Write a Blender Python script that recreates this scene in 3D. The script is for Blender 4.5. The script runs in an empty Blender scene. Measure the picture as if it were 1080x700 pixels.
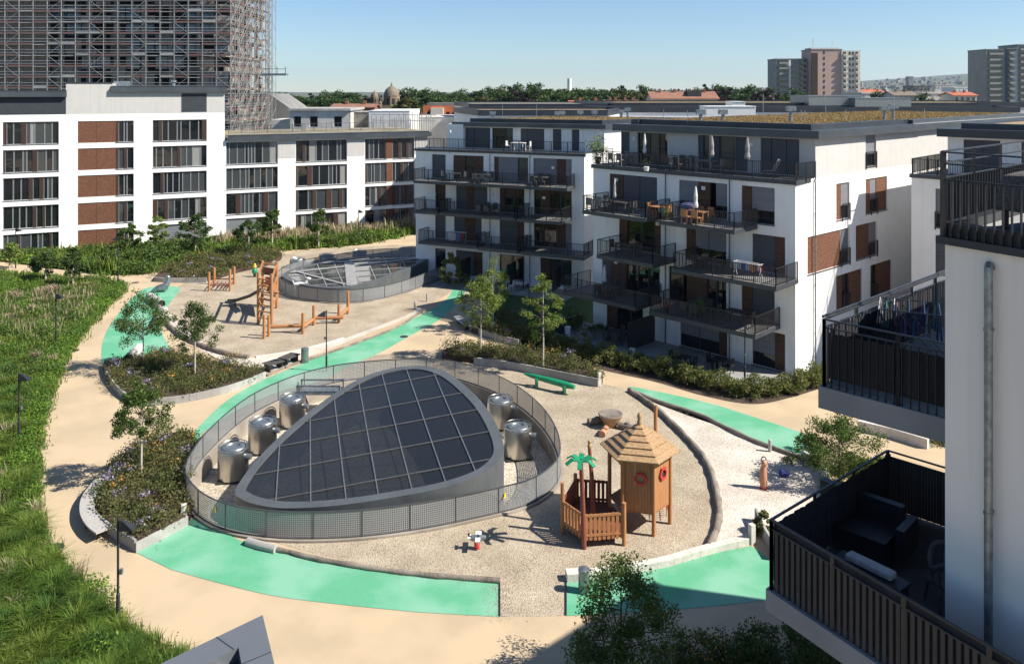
import bpy, math, random
import numpy as np
from mathutils import Vector, Matrix
from mathutils.geometry import delaunay_2d_cdt
random.seed(7); RNG = np.random.default_rng(11)
F = 860.0; CX = 540.0; HY = 96.0; H = 17.5
scene = bpy.context.scene
COL = scene.collection
R = math.radians

# ---------- measuring helpers: a direction seen from the camera station meets a plane ----------
def g(u, v, z=0.0):
    Y = (H - z) * F / (v - HY)
    return ((u - CX) / F * Y, Y, z)
def at(u, v, Y):
    return ((u - CX) / F * Y, Y, H - (v - HY) / F * Y)
def zat(v, Y):
    return H - (v - HY) / F * Y

# ---------- materials ----------
def _tree(name):
    m = bpy.data.materials.new(name); m.use_nodes = True
    nt = m.node_tree; nt.nodes.clear()
    out = nt.nodes.new('ShaderNodeOutputMaterial')
    b = nt.nodes.new('ShaderNodeBsdfPrincipled')
    nt.links.new(b.outputs[0], out.inputs[0])
    return m, nt, b, out
def c4(c): return (c[0], c[1], c[2], 1.0)
def dk(c, k): return tuple(x * k for x in c)
def pm(name, c1, c2=None, scale=4.0, rough=0.8, bump=0.0, bscale=None, metal=0.0, detail=6.0, spec=0.5, stretch=None, lo=0.35, hi=0.65, c3=None, s3=0.3, streak=0.0):
    """procedural two or three tone noise material in object space"""
    m, nt, b, out = _tree(name); N = nt.nodes; L = nt.links
    c2 = c2 or tuple(x * 0.85 for x in c1)
    tc = N.new('ShaderNodeTexCoord'); src = tc.outputs['Object']
    if stretch:
        mp = N.new('ShaderNodeMapping'); mp.inputs['Scale'].default_value = stretch; L.new(src, mp.inputs[0]); src = mp.outputs[0]
    n = N.new('ShaderNodeTexNoise'); n.inputs['Scale'].default_value = scale; n.inputs['Detail'].default_value = detail
    L.new(src, n.inputs['Vector'])
    r = N.new('ShaderNodeValToRGB'); r.color_ramp.elements[0].position = lo; r.color_ramp.elements[1].position = hi
    r.color_ramp.elements[0].color = c4(c1); r.color_ramp.elements[1].color = c4(c2)
    L.new(n.outputs[0], r.inputs[0]); col = r.outputs[0]
    if c3:
        n3 = N.new('ShaderNodeTexNoise'); n3.inputs['Scale'].default_value = s3; n3.inputs['Detail'].default_value = 5; L.new(src, n3.inputs['Vector'])
        r3 = N.new('ShaderNodeValToRGB'); r3.color_ramp.elements[0].position = .42; r3.color_ramp.elements[1].position = .62
        r3.color_ramp.elements[0].color = (0, 0, 0, 1); r3.color_ramp.elements[1].color = (1, 1, 1, 1); L.new(n3.outputs[0], r3.inputs[0])
        mx = N.new('ShaderNodeMixRGB'); L.new(r3.outputs[0], mx.inputs[0]); L.new(col, mx.inputs[1]); mx.inputs[2].default_value = c4(c3); col = mx.outputs[0]
    if streak:
        mps = N.new('ShaderNodeMapping'); mps.inputs['Scale'].default_value = (2.2, 2.2, .10); L.new(tc.outputs['Object'], mps.inputs[0])
        ns = N.new('ShaderNodeTexNoise'); ns.inputs['Scale'].default_value = 1.6; ns.inputs['Detail'].default_value = 5; L.new(mps.outputs[0], ns.inputs['Vector'])
        rs_ = N.new('ShaderNodeValToRGB'); rs_.color_ramp.elements[0].position = .50; rs_.color_ramp.elements[1].position = .74
        rs_.color_ramp.elements[0].color = (1, 1, 1, 1); rs_.color_ramp.elements[1].color = (1 - streak, 1 - streak, 1 - streak * .95, 1); L.new(ns.outputs[0], rs_.inputs[0])
        ms_ = N.new('ShaderNodeMixRGB'); ms_.blend_type = 'MULTIPLY'; ms_.inputs[0].default_value = 1; L.new(col, ms_.inputs[1]); L.new(rs_.outputs[0], ms_.inputs[2]); col = ms_.outputs[0]
    L.new(col, b.inputs['Base Color'])
    b.inputs['Roughness'].default_value = rough; b.inputs['Metallic'].default_value = metal
    b.inputs['Specular IOR Level'].default_value = spec
    if bump:
        nb = N.new('ShaderNodeTexNoise'); nb.inputs['Scale'].default_value = bscale or scale * 3; nb.inputs['Detail'].default_value = 4
        L.new(src, nb.inputs['Vector'])
        bp = N.new('ShaderNodeBump'); bp.inputs['Strength'].default_value = bump; bp.inputs['Distance'].default_value = 0.05
        L.new(nb.outputs[0], bp.inputs['Height']); L.new(bp.outputs[0], b.inputs['Normal'])
    return m
def brickmat(name, c1, c2, mortar, bw=0.24, bh=0.065, hz=None):
    """thin facing bricks: object coordinates, rows along z; hz = direction of the wall"""
    m, nt, b, out = _tree(name); N = nt.nodes; L = nt.links
    tc = N.new('ShaderNodeTexCoord'); sp = N.new('ShaderNodeSeparateXYZ'); L.new(tc.outputs['Object'], sp.inputs[0])
    ad = N.new('ShaderNodeMath'); ad.operation = 'MULTIPLY_ADD'; L.new(sp.outputs[1], ad.inputs[0]); ad.inputs[1].default_value = 0.9; L.new(sp.outputs[0], ad.inputs[2])
    cb = N.new('ShaderNodeCombineXYZ'); L.new(ad.outputs[0], cb.inputs[0]); L.new(sp.outputs[2], cb.inputs[1])
    br = N.new('ShaderNodeTexBrick'); br.inputs['Scale'].default_value = 1; br.inputs['Brick Width'].default_value = bw; br.inputs['Row Height'].default_value = bh
    br.inputs['Mortar Size'].default_value = 0.007; br.inputs['Color1'].default_value = c4(c1); br.inputs['Color2'].default_value = c4(c2); br.inputs['Mortar'].default_value = c4(mortar)
    L.new(cb.outputs[0], br.inputs[0])
    n = N.new('ShaderNodeTexNoise'); n.inputs['Scale'].default_value = 9; mp = N.new('ShaderNodeMapping'); mp.inputs['Scale'].default_value = (.5, .5, 3.2)
    L.new(tc.outputs['Object'], mp.inputs[0]); L.new(mp.outputs[0], n.inputs['Vector'])
    mx = N.new('ShaderNodeMixRGB'); mx.blend_type = 'MULTIPLY'; mx.inputs[0].default_value = .75
    rr = N.new('ShaderNodeValToRGB'); rr.color_ramp.elements[0].position = .35; rr.color_ramp.elements[1].position = .65
    rr.color_ramp.elements[0].color = (.45, .42, .4, 1); rr.color_ramp.elements[1].color = (1.25, 1.2, 1.15, 1); L.new(n.outputs[0], rr.inputs[0])
    L.new(br.outputs[0], mx.inputs[1]); L.new(rr.outputs[0], mx.inputs[2]); L.new(mx.outputs[0], b.inputs['Base Color'])
    b.inputs['Roughness'].default_value = .85
    return m
def gravelmat(name, cols, scale=14.0, bump=.8, big=None):
    m, nt, b, out = _tree(name); N = nt.nodes; L = nt.links
    tc = N.new('ShaderNodeTexCoord')
    v = N.new('ShaderNodeTexVoronoi'); v.inputs['Scale'].default_value = scale; L.new(tc.outputs['Object'], v.inputs['Vector'])
    sp = N.new('ShaderNodeSeparateColor'); L.new(v.outputs['Color'], sp.inputs[0])
    r = N.new('ShaderNodeValToRGB'); r.color_ramp.interpolation = 'CONSTANT'
    while len(r.color_ramp.elements) < len(cols): r.color_ramp.elements.new(.5)
    for i, c in enumerate(cols):
        r.color_ramp.elements[i].position = i / len(cols); r.color_ramp.elements[i].color = c4(c)
    L.new(sp.outputs[0], r.inputs[0])
    n = N.new('ShaderNodeTexNoise'); n.inputs['Scale'].default_value = .55; n.inputs['Detail'].default_value = 7; L.new(tc.outputs['Object'], n.inputs['Vector'])
    rr = N.new('ShaderNodeValToRGB'); rr.color_ramp.elements[0].position = .35; rr.color_ramp.elements[1].position = .7
    rr.color_ramp.elements[0].color = (.82, .80, .78, 1); rr.color_ramp.elements[1].color = (1.1, 1.1, 1.1, 1); L.new(n.outputs[0], rr.inputs[0])
    mx = N.new('ShaderNodeMixRGB'); mx.blend_type = 'MULTIPLY'; mx.inputs[0].default_value = 1; L.new(r.outputs[0], mx.inputs[1]); L.new(rr.outputs[0], mx.inputs[2])
    L.new(mx.outputs[0], b.inputs['Base Color']); b.inputs['Roughness'].default_value = .9; b.inputs['Specular IOR Level'].default_value = .2
    bp = N.new('ShaderNodeBump'); bp.inputs['Strength'].default_value = bump; bp.inputs['Distance'].default_value = .03; bp.invert = True
    L.new(v.outputs['Distance'], bp.inputs['Height']); L.new(bp.outputs[0], b.inputs['Normal'])
    return m
def leafmat(name, cols, trans=.35, rough=.55, patch=None, pscale=.5):
    """leaf colour varies leaf by leaf (random per island) and in clumps (noise)"""
    m, nt, b, out = _tree(name); N = nt.nodes; L = nt.links
    ge = N.new('ShaderNodeNewGeometry')
    r = N.new('ShaderNodeValToRGB')
    while len(r.color_ramp.elements) < len(cols): r.color_ramp.elements.new(.5)
    for i, c in enumerate(cols):
        r.color_ramp.elements[i].position = i / max(1, len(cols) - 1); r.color_ramp.elements[i].color = c4(c)
    L.new(ge.outputs['Random Per Island'], r.inputs[0]); col = r.outputs[0]
    if patch:
        tc = N.new('ShaderNodeTexCoord'); n = N.new('ShaderNodeTexNoise'); n.inputs['Scale'].default_value = pscale; n.inputs['Detail'].default_value = 3
        L.new(tc.outputs['Object'], n.inputs['Vector'])
        rr = N.new('ShaderNodeValToRGB'); rr.color_ramp.elements[0].position = .45; rr.color_ramp.elements[1].position = .6
        rr.color_ramp.elements[0].color = (0, 0, 0, 1); rr.color_ramp.elements[1].color = (1, 1, 1, 1); L.new(n.outputs[0], rr.inputs[0])
        mx = N.new('ShaderNodeMixRGB'); L.new(rr.outputs[0], mx.inputs[0]); L.new(col, mx.inputs[1]); mx.inputs[2].default_value = c4(patch)
        mx2 = N.new('ShaderNodeMixRGB'); mx2.inputs[0].default_value = .4; L.new(mx.outputs[0], mx2.inputs[1]); L.new(col, mx2.inputs[2]); col = mx2.outputs[0]
    L.new(col, b.inputs['Base Color']); b.inputs['Roughness'].default_value = rough; b.inputs['Specular IOR Level'].default_value = .3
    t = N.new('ShaderNodeBsdfTranslucent'); L.new(col, t.inputs[0])
    ms = N.new('ShaderNodeMixShader'); ms.inputs[0].default_value = trans; L.new(b.outputs[0], ms.inputs[1]); L.new(t.outputs[0], ms.inputs[2])
    L.new(ms.outputs[0], out.inputs[0])
    return m
def glassmat(name, tint=(.03, .035, .04), alpha=.0, rough=.03, wav=.0, spec=.8):
    m, nt, b, out = _tree(name); N = nt.nodes; L = nt.links
    b.inputs['Base Color'].default_value = c4(tint); b.inputs['Roughness'].default_value = rough; b.inputs['Specular IOR Level'].default_value = spec
    b.inputs['IOR'].default_value = 1.52
    if wav:
        n = N.new('ShaderNodeTexNoise'); n.inputs['Scale'].default_value = .8; tc = N.new('ShaderNodeTexCoord'); L.new(tc.outputs['Object'], n.inputs['Vector'])
        bp = N.new('ShaderNodeBump'); bp.inputs['Strength'].default_value = wav; bp.inputs['Distance'].default_value = .05; L.new(n.outputs[0], bp.inputs['Height']); L.new(bp.outputs[0], b.inputs['Normal'])
    if alpha:
        t = N.new('ShaderNodeBsdfTransparent'); t.inputs[0].default_value = (.75, .8, .8, 1)
        ms = N.new('ShaderNodeMixShader'); ms.inputs[0].default_value = alpha; L.new(b.outputs[0], ms.inputs[1]); L.new(t.outputs[0], ms.inputs[2]); L.new(ms.outputs[0], out.inputs[0])
    return m
def meshmetal(name, col, pitch=.07, hole=.42, rough=.45):
    """perforated sheet: uv in metres, round holes by alpha"""
    m, nt, b, out = _tree(name); N = nt.nodes; L = nt.links
    uv = N.new('ShaderNodeUVMap'); v = N.new('ShaderNodeTexVoronoi'); v.inputs['Scale'].default_value = 1 / pitch; v.inputs['Randomness'].default_value = 0
    L.new(uv.outputs[0], v.inputs['Vector'])
    lt = N.new('ShaderNodeMath'); lt.operation = 'LESS_THAN'; lt.inputs[1].default_value = hole; L.new(v.outputs['Distance'], lt.inputs[0])
    b.inputs['Base Color'].default_value = c4(col); b.inputs['Metallic'].default_value = .45; b.inputs['Roughness'].default_value = rough
    t = N.new('ShaderNodeBsdfTransparent'); ms = N.new('ShaderNodeMixShader'); L.new(lt.outputs[0], ms.inputs[0]); L.new(b.outputs[0], ms.inputs[1]); L.new(t.outputs[0], ms.inputs[2]); L.new(ms.outputs[0], out.inputs[0])
    return m
MAT = {}
MAT['stucco'] = pm('white_render', (.87, .86, .835), (.83, .82, .795), 1.1, .92, .12, 60, c3=(.80, .785, .76), s3=.16, streak=.10)
MAT['stucco_grey'] = pm('grey_render', (.52, .50, .475), (.49, .475, .45), 1.5, .92, .12, 60, streak=.09)
MAT['dark_render'] = pm('anthracite_render', (.035, .042, .050), (.028, .034, .042), 2, .8)
MAT['zinc'] = pm('zinc_sheet', (.065, .075, .083), (.09, .10, .11), .6, .38, .05, 3, metal=.35)
MAT['zinc_dark'] = pm('dark_sheet', (.035, .04, .048), (.05, .056, .064), .6, .42, metal=.3)
MAT['portal'] = pm('grey_aluminium', (.15, .165, .18), (.17, .185, .20), .7, .42, metal=.3)
MAT['frame'] = pm('anthracite_frame', (.018, .020, .024), (.026, .028, .032), 3, .45)
MAT['frame_grey'] = pm('grey_window_frame', (.16, .17, .18), (.19, .20, .21), 3, .5)
MAT['blind'] = pm('grey_roller_blind', (.16, .162, .178), (.19, .193, .21), 1.2, .6, .3, 30, stretch=(.2, .2, 6))
MAT['blind_dark'] = pm('dark_roller_blind', (.055, .058, .07), (.07, .074, .085), 1.2, .6, .3, 30, stretch=(.2, .2, 6))
MAT['brown'] = pm('brown_panel', (.05, .022, .012), (.038, .018, .011), 2.5, .6, stretch=(1, 1, .2))
MAT['brick'] = brickmat('red_brown_brick', (.21, .082, .038), (.13, .05, .026), (.10, .062, .042))
MAT['wood_panel'] = brickmat('brown_slip_cladding', (.13, .064, .038), (.085, .042, .027), (.07, .04, .028))
MAT['glass'] = glassmat('window_glass', (.010, .012, .014), wav=.15)
MAT['glass_grey'] = glassmat('grey_reflecting_glass', (.045, .052, .055), rough=.10, wav=.15)
MAT['curtain'] = glassmat('curtained_glass', (.26, .255, .24), rough=.08, wav=.15)
MAT['glass_pale'] = glassmat('screen_glass', (.42, .46, .47), alpha=.35, rough=.1)  # pale see-through glass, its own tint
MAT['sill'] = pm('sill_sheet', (.07, .075, .08), (.09, .095, .10), 3, .45, metal=.4)
MAT['concrete'] = pm('concrete', (.40, .39, .37), (.33, .32, .30), 2.2, .85, .25, 18, c3=(.27, .26, .245), s3=.7)
MAT['concrete_light'] = pm('light_concrete', (.60, .58, .54), (.52, .50, .465), 1.2, .85, .2, 18, c3=(.44, .42, .39), s3=.4)
MAT['slab'] = pm('balcony_slab', (.24, .245, .25), (.205, .21, .215), 1.1, .7, .1, 20)
MAT['slab_dark'] = pm('balcony_fascia', (.05, .057, .065), (.065, .072, .08), 1.1, .45, .05, 10, metal=.2)
MAT['deck'] = pm('balcony_floor', (.20, .195, .19), (.15, .147, .145), 2.5, .7, c3=(.12, .118, .115), s3=.8)
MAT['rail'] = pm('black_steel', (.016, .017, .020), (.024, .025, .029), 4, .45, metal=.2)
MAT['rail_grey'] = pm('grey_steel_rail', (.09, .095, .105), (.12, .125, .135), 4, .4, metal=.5)  # lighter grey steel, its own colour
MAT['fabric_black'] = pm('black_privacy_fabric', (.017, .017, .021), (.028, .027, .032), 6, .9, .4, 90, stretch=(1, 1, .3))
MAT['galv'] = pm('galvanised_pipe', (.33, .36, .37), (.20, .225, .235), 7, .45, metal=.75, detail=9, lo=.4, hi=.62)
MAT['steel'] = pm('stainless_steel', (.58, .56, .52), (.46, .44, .41), 1.3, .30, metal=1.0, stretch=(1, 1, .1))
MAT['sedum'] = pm('sedum_roof', (.27, .19, .09), (.15, .135, .05), 2.6, .95, .8, 9, c3=(.33, .225, .13), s3=.5)
MAT['sedum_dull'] = pm('dull_sedum_roof', (.22, .18, .10), (.12, .115, .055), 1.6, .95, .8, 9, c3=(.27, .24, .20), s3=.4)
MAT['roof_grey'] = pm('roof_membrane', (.17, .17, .165), (.13, .13, .128), 1, .8, c3=(.22, .215, .2), s3=.1)
MAT['roof_gravel'] = pm('roof_gravel', (.36, .33, .28), (.25, .235, .2), 6, .95, .5, 12)
MAT['path'] = pm('resin_path', (.53, .415, .275), (.475, .368, .24), 38, .88, .25, 110, detail=5, c3=(.43, .335, .222), s3=.34, spec=.2)
MAT['rubber'] = pm('green_rubber', (.12, .395, .232), (.088, .315, .178), 42, .85, .25, 90, detail=5, c3=(.19, .42, .29), s3=.45, spec=.25)
MAT['gravel'] = gravelmat('play_gravel', [(.38, .32, .235), (.43, .365, .275), (.28, .23, .165), (.47, .405, .315), (.40, .335, .25)], 24, .7)
MAT['gravel_pale'] = gravelmat('pale_gravel', [(.44, .38, .30), (.52, .46, .38), (.34, .285, .22), (.56, .51, .43)], 13)
MAT['sand'] = gravelmat('white_sand', [(.57, .51, .44), (.63, .58, .52), (.45, .40, .335), (.60, .55, .48)], 20, .6)
MAT['soil'] = pm('soil', (.075, .048, .032), (.045, .03, .02), 3, .95, .7, 14)
MAT['lawn'] = pm('lawn', (.022, .060, .010), (.035, .085, .014), 3, .9, .6, 40)
MAT['far_ground'] = pm('plain', (.06, .075, .035), (.085, .09, .05), .01, .95, c3=(.12, .11, .08), s3=.004)
MAT['patio'] = pm('patio_paving', (.34, .335, .32), (.28, .275, .265), 1.5, .85, c3=(.23, .225, .22), s3=.5)
MAT['kerb'] = pm('white_stone_kerb', (.62, .58, .52), (.52, .48, .43), 2.5, .85, .3, 14)
MAT['log'] = pm('weathered_log', (.20, .165, .135), (.12, .098, .08), 5, .9, .7, 18, stretch=(1, 1, 1), c3=(.26, .22, .18), s3=1.2)
MAT['robinia'] = pm('oiled_timber', (.47, .215, .08), (.32, .14, .052), 5, .65, .25, 20, stretch=(3, 3, .35), c3=(.38, .18, .075), s3=.8)
MAT['shingle'] = pm('pale_timber_boards', (.42, .27, .14), (.27, .165, .082), 4, .7, .25, 18, stretch=(3, 3, 1))
MAT['redwood'] = pm('red_brown_timber', (.22, .062, .034), (.16, .045, .027), 4, .6, stretch=(2, 2, .3))
MAT['green_paint'] = pm('green_gloss_paint', (.015, .26, .12), (.012, .20, .09), 3, .4)
MAT['red_paint'] = pm('red_paint', (.50, .035, .03), (.42, .03, .028), 3, .4)
MAT['white_paint'] = pm('white_paint', (.75, .74, .71), (.66, .65, .62), 4, .5)
MAT['yellow_paint'] = pm('yellow_paint', (.70, .52, .05), (.62, .45, .04), 4, .5)
MAT['skin_wood'] = pm('carved_pinkish_wood', (.50, .25, .15), (.40, .18, .10), 7, .7)
MAT['blue_paint'] = pm('blue_paint', (.03, .05, .22), (.03, .045, .18), 4, .5)
MAT['dark_metal'] = pm('dark_grey_metal', (.045, .048, .052), (.06, .063, .068), 3, .4, metal=.5)
MAT['bench_wood'] = pm('grey_bench_boards', (.42, .40, .37), (.34, .32, .295), 5, .8, .3, 20, stretch=(1, 6, 1))
MAT['bench_dark'] = pm('dark_bench_boards', (.05, .045, .042), (.075, .07, .065), 5, .7)
MAT['bark'] = pm('bark', (.14, .105, .08), (.085, .065, .05), 6, .95, .6, 25, stretch=(1, 1, .25))
MAT['stake'] = pm('pale_painted_trunk', (.50, .46, .40), (.38, .34, .29), 6, .9, .3, 25, stretch=(1, 1, .3))
MAT['cushion'] = pm('pale_terry_cloth', (.60, .585, .56), (.5, .49, .47), 9, .95, .6, 60)
MAT['tarp'] = pm('speckled_brown_cover', (.10, .085, .075), (.055, .048, .043), 30, .8, .6, 5, lo=.45, hi=.6)
MAT['blue_mat'] = pm('navy_mat', (.02, .03, .055), (.03, .04, .07), 3, .8)
MAT['rusty'] = pm('old_sandstone', (.30, .22, .14), (.21, .155, .10), .6, .9, c3=(.16, .125, .09), s3=.25)
MAT['slate'] = pm('lead_dome', (.15, .12, .085), (.19, .155, .11), .8, .7)
MAT['red_tile'] = pm('red_roof_tiles', (.42, .13, .065), (.34, .10, .05), .8, .85, .4, 5, stretch=(1, 1, 1))
MAT['brown_tile'] = pm('brown_roof_tiles', (.27, .13, .085), (.21, .10, .065), .8, .85, .4, 5)
MAT['orange'] = pm('orange_render', (.60, .17, .06), (.52, .14, .05), .6, .85)
MAT['pink_render'] = pm('pinkish_render', (.52, .36, .30), (.47, .32, .265), .15, .9)
MAT['pale_render'] = pm('pale_render', (.64, .58, .51), (.58, .52, .46), .15, .9)
MAT['cream'] = pm('cream_render', (.68, .62, .54), (.62, .56, .49), .2, .9)
MAT['bluegrey'] = pm('blue_grey_render', (.13, .17, .21), (.11, .15, .19), .2, .9)
MAT['hill'] = pm('wooded_hill', (.045, .065, .03), (.07, .085, .045), .004, .95, c3=(.10, .11, .07), s3=.0012)
MAT['net'] = glassmat('scaffold_netting', (.42, .36, .32), alpha=.6, rough=.9, spec=.05)
MAT['stucco_bounce'] = pm('bounce_warmed_render', (.88, .83, .755), (.85, .80, .725), .9, .92, .15, 70, c3=(.82, .77, .695), s3=.25, streak=.10)  # warmer than the other white render: bounced light put into the base colour
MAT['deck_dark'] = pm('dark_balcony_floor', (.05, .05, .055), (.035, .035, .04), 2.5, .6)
MAT['pit_wall'] = pm('beige_concrete', (.34, .30, .25), (.27, .235, .195), 1.2, .9, .2, 14, c3=(.22, .19, .155), s3=.5)
MAT['tower_grey'] = pm('tower_shade_grey', (.30, .29, .27), (.25, .24, .225), .2, .9)  # darker than the towers' pale render: shade on their fronts put into the colour
MAT['rail_brown'] = pm('brown_grey_bars', (.040, .037, .037), (.05, .046, .045), 4, .55)
MAT['scaf'] = pm('galvanised_tube', (.42, .41, .39), (.32, .31, .30), 2, .5, metal=.3)
MAT['plank'] = pm('red_brown_toe_board', (.21, .11, .095), (.25, .09, .075), .4, .8)
MAT['plank2'] = pm('grey_scaffold_deck', (.46, .43, .40), (.34, .32, .30), .4, .8)
MAT['raw_concrete'] = pm('raw_concrete', (.36, .32, .28), (.27, .245, .215), .5, .95, c3=(.13, .12, .11), s3=.3)
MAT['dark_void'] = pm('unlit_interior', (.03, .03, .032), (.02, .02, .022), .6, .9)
MAT['blue_glass'] = glassmat('blue_glass', (.03, .055, .10), wav=.2)
MAT['fence_mesh'] = meshmetal('perforated_fence_sheet', (.34, .355, .365), .085, .29)
MAT['leaf_a'] = leafmat('leaves_mid', [(.045, .085, .016), (.08, .135, .027), (.13, .18, .045)], .42)
MAT['leaf_dark'] = leafmat('leaves_dark', [(.032, .066, .014), (.058, .10, .022), (.095, .14, .035)])
MAT['leaf_light'] = leafmat('leaves_bright', [(.085, .14, .022), (.15, .21, .038), (.24, .28, .07)])
MAT['leaf_far'] = leafmat('leaves_far', [(.028, .060, .014), (.048, .092, .022), (.075, .12, .03)], .3)
MAT['leaf_far2'] = leafmat('leaves_far_olive', [(.05, .06, .015), (.085, .09, .025), (.11, .10, .03)], .2)
MAT['leaf_purple'] = leafmat('leaves_far_copper', [(.022, .018, .018), (.035, .025, .024), (.05, .035, .03)], .2)
MAT['grass'] = leafmat('meadow_blades', [(.06, .125, .015), (.11, .20, .022), (.18, .27, .038), (.27, .30, .07)], .45, .6, patch=(.17, .22, .04), pscale=.45)
MAT['grass_dark'] = leafmat('dark_grass_blades', [(.04, .09, .013), (.07, .145, .02), (.11, .19, .032)], .35, .6)
MAT['cover'] = leafmat('ground_cover_leaves', [(.075, .16, .017), (.135, .25, .03), (.23, .33, .05)], .4, .6, patch=(.07, .14, .025), pscale=.4)
MAT['seed'] = leafmat('dry_seed_heads', [(.30, .24, .15), (.42, .35, .23), (.36, .26, .18)], .3, .8)
MAT['bush'] = leafmat('bed_shrubs', [(.075, .085, .022), (.15, .13, .045), (.20, .155, .075), (.075, .125, .028), (.14, .15, .05)], .35, .7, patch=(.07, .10, .025), pscale=.9)
MAT['hedge'] = leafmat('hedge_leaves', [(.06, .09, .018), (.14, .16, .04), (.24, .21, .08), (.08, .13, .025)], .35, .6, patch=(.09, .13, .025), pscale=.8)
MAT['purple'] = leafmat('purple_blossom', [(.20, .15, .32), (.30, .23, .42), (.38, .31, .48)], .2)
MAT['orange_fl'] = leafmat('orange_blossom', [(.45, .20, .03), (.55, .28, .05), (.40, .15, .03)], .2)
MAT['red_fl'] = leafmat('red_blossom', [(.5, .03, .05), (.6, .08, .10), (.35, .02, .04)], .2)

# ---------- mesh builder ----------
class MB:
    def __init__(s): s.v = []; s.f = []; s.uv = None
    def quad(s, *p):
        n = len(s.v); s.v += [tuple(x) for x in p]; s.f.append(tuple(range(n, n + len(p))))
    def hexa(s, b, t):
        """b, t: four bottom and four top points"""
        n = len(s.v); s.v += [tuple(x) for x in b] + [tuple(x) for x in t]
        s.f += [(n + 3, n + 2, n + 1, n), (n + 4, n + 5, n + 6, n + 7)] + [(n + i, n + (i + 1) % 4, n + 4 + (i + 1) % 4, n + 4 + i) for i in range(4)]
    def box(s, x0, x1, y0, y1, z0, z1):
        s.hexa([(x0, y0, z0), (x1, y0, z0), (x1, y1, z0), (x0, y1, z0)], [(x0, y0, z1), (x1, y0, z1), (x1, y1, z1), (x0, y1, z1)])
    def rbox(s, c, size, rz=0.0, tilt=None):
        cx, cy, cz = c; a, b, h = (q / 2 for q in size); co, si = math.cos(rz), math.sin(rz)
        def P(x, y, z):
            if tilt: y, z = y * math.cos(tilt) - z * math.sin(tilt), y * math.sin(tilt) + z * math.cos(tilt)
            return (cx + x * co - y * si, cy + x * si + y * co, cz + z)
        s.hexa([P(-a, -b, -h), P(a, -b, -h), P(a, b, -h), P(-a, b, -h)], [P(-a, -b, h), P(a, -b, h), P(a, b, h), P(-a, b, h)])
    def prism(s, pts, z0, z1):
        n = len(s.v); k = len(pts); s.v += [(p[0], p[1], z0) for p in pts] + [(p[0], p[1], z1) for p in pts]
        s.f += [tuple(range(n + k - 1, n - 1, -1)), tuple(range(n + k, n + 2 * k))]
        s.f += [(n + i, n + (i + 1) % k, n + k + (i + 1) % k, n + k + i) for i in range(k)]
    def bar(s, p, q, w, h=None, up=(0, 0, 1)):
        """straight square bar between two points"""
        h = h or w; p = Vector(p); q = Vector(q); d = (q - p)
        if d.length < 1e-6: return
        d.normalize(); upv = Vector(up)
        if abs(d.dot(upv)) > .98: upv = Vector((1, 0, 0)) if abs(d.x) < .9 else Vector((0, 1, 0))
        a = d.cross(upv).normalized() * (w / 2); b = a.cross(d).normalized() * (h / 2)
        s.hexa([p - a - b, p + a - b, p + a + b, p - a + b], [q - a - b, q + a - b, q + a + b, q - a + b])
    def tube(s, pts, rad, n=8, caps=True):
        pts = [Vector(p) for p in pts]; rings = []
        if not isinstance(rad, (list, tuple)): rad = [rad] * len(pts)
        prev = None
        for i, p in enumerate(pts):
            d = (pts[min(i + 1, len(pts) - 1)] - pts[max(i - 1, 0)]).normalized()
            if prev is None:
                a = d.cross(Vector((0, 0, 1)))
                if a.length < .1: a = d.cross(Vector((1, 0, 0)))
            else:
                a = prev - d * prev.dot(d)
            a.normalize(); prev = a; b = d.cross(a); base = len(s.v)
            for k in range(n):
                t = 2 * math.pi * k / n
                s.v.append(tuple(p + (a * math.cos(t) + b * math.sin(t)) * rad[i]))
            rings.append(base)
        for i in range(len(rings) - 1):
            for k in range(n):
                s.f.append((rings[i] + k, rings[i] + (k + 1) % n, rings[i + 1] + (k + 1) % n, rings[i + 1] + k))
        if caps:
            s.f.append(tuple(rings[0] + k for k in range(n - 1, -1, -1))); s.f.append(tuple(rings[-1] + k for k in range(n)))
    def lathe(s, c, prof, n=20):
        """profile of (radius, z) about a vertical axis"""
        rings = []
        for r_, z in prof:
            base = len(s.v)
            for k in range(n):
                t = 2 * math.pi * k / n; s.v.append((c[0] + r_ * math.cos(t), c[1] + r_ * math.sin(t), c[2] + z))
            rings.append(base)
        for i in range(len(rings) - 1):
            for k in range(n):
                s.f.append((rings[i] + k, rings[i] + (k + 1) % n, rings[i + 1] + (k + 1) % n, rings[i + 1] + k))
        s.f.append(tuple(rings[0] + k for k in range(n - 1, -1, -1))); s.f.append(tuple(rings[-1] + k for k in range(n)))
    def blob(s, c, r3, n=12, m=8):
        """ellipsoid"""
        prof = []
        base = len(s.v)
        for j in range(1, m):
            ph = math.pi * j / m
            for k in range(n):
                t = 2 * math.pi * k / n
                s.v.append((c[0] + r3[0] * math.sin(ph) * math.cos(t), c[1] + r3[1] * math.sin(ph) * math.sin(t), c[2] - r3[2] * math.cos(ph)))
        b0 = len(s.v); s.v.append((c[0], c[1], c[2] - r3[2])); s.v.append((c[0], c[1], c[2] + r3[2]))
        for j in range(m - 2):
            for k in range(n):
                s.f.append((base + j * n + k, base + j * n + (k + 1) % n, base + (j + 1) * n + (k + 1) % n, base + (j + 1) * n + k))
        for k in range(n):
            s.f.append((b0, base + (k + 1) % n, base + k)); s.f.append((b0 + 1, base + (m - 2) * n + k, base + (m - 2) * n + (k + 1) % n))
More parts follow.
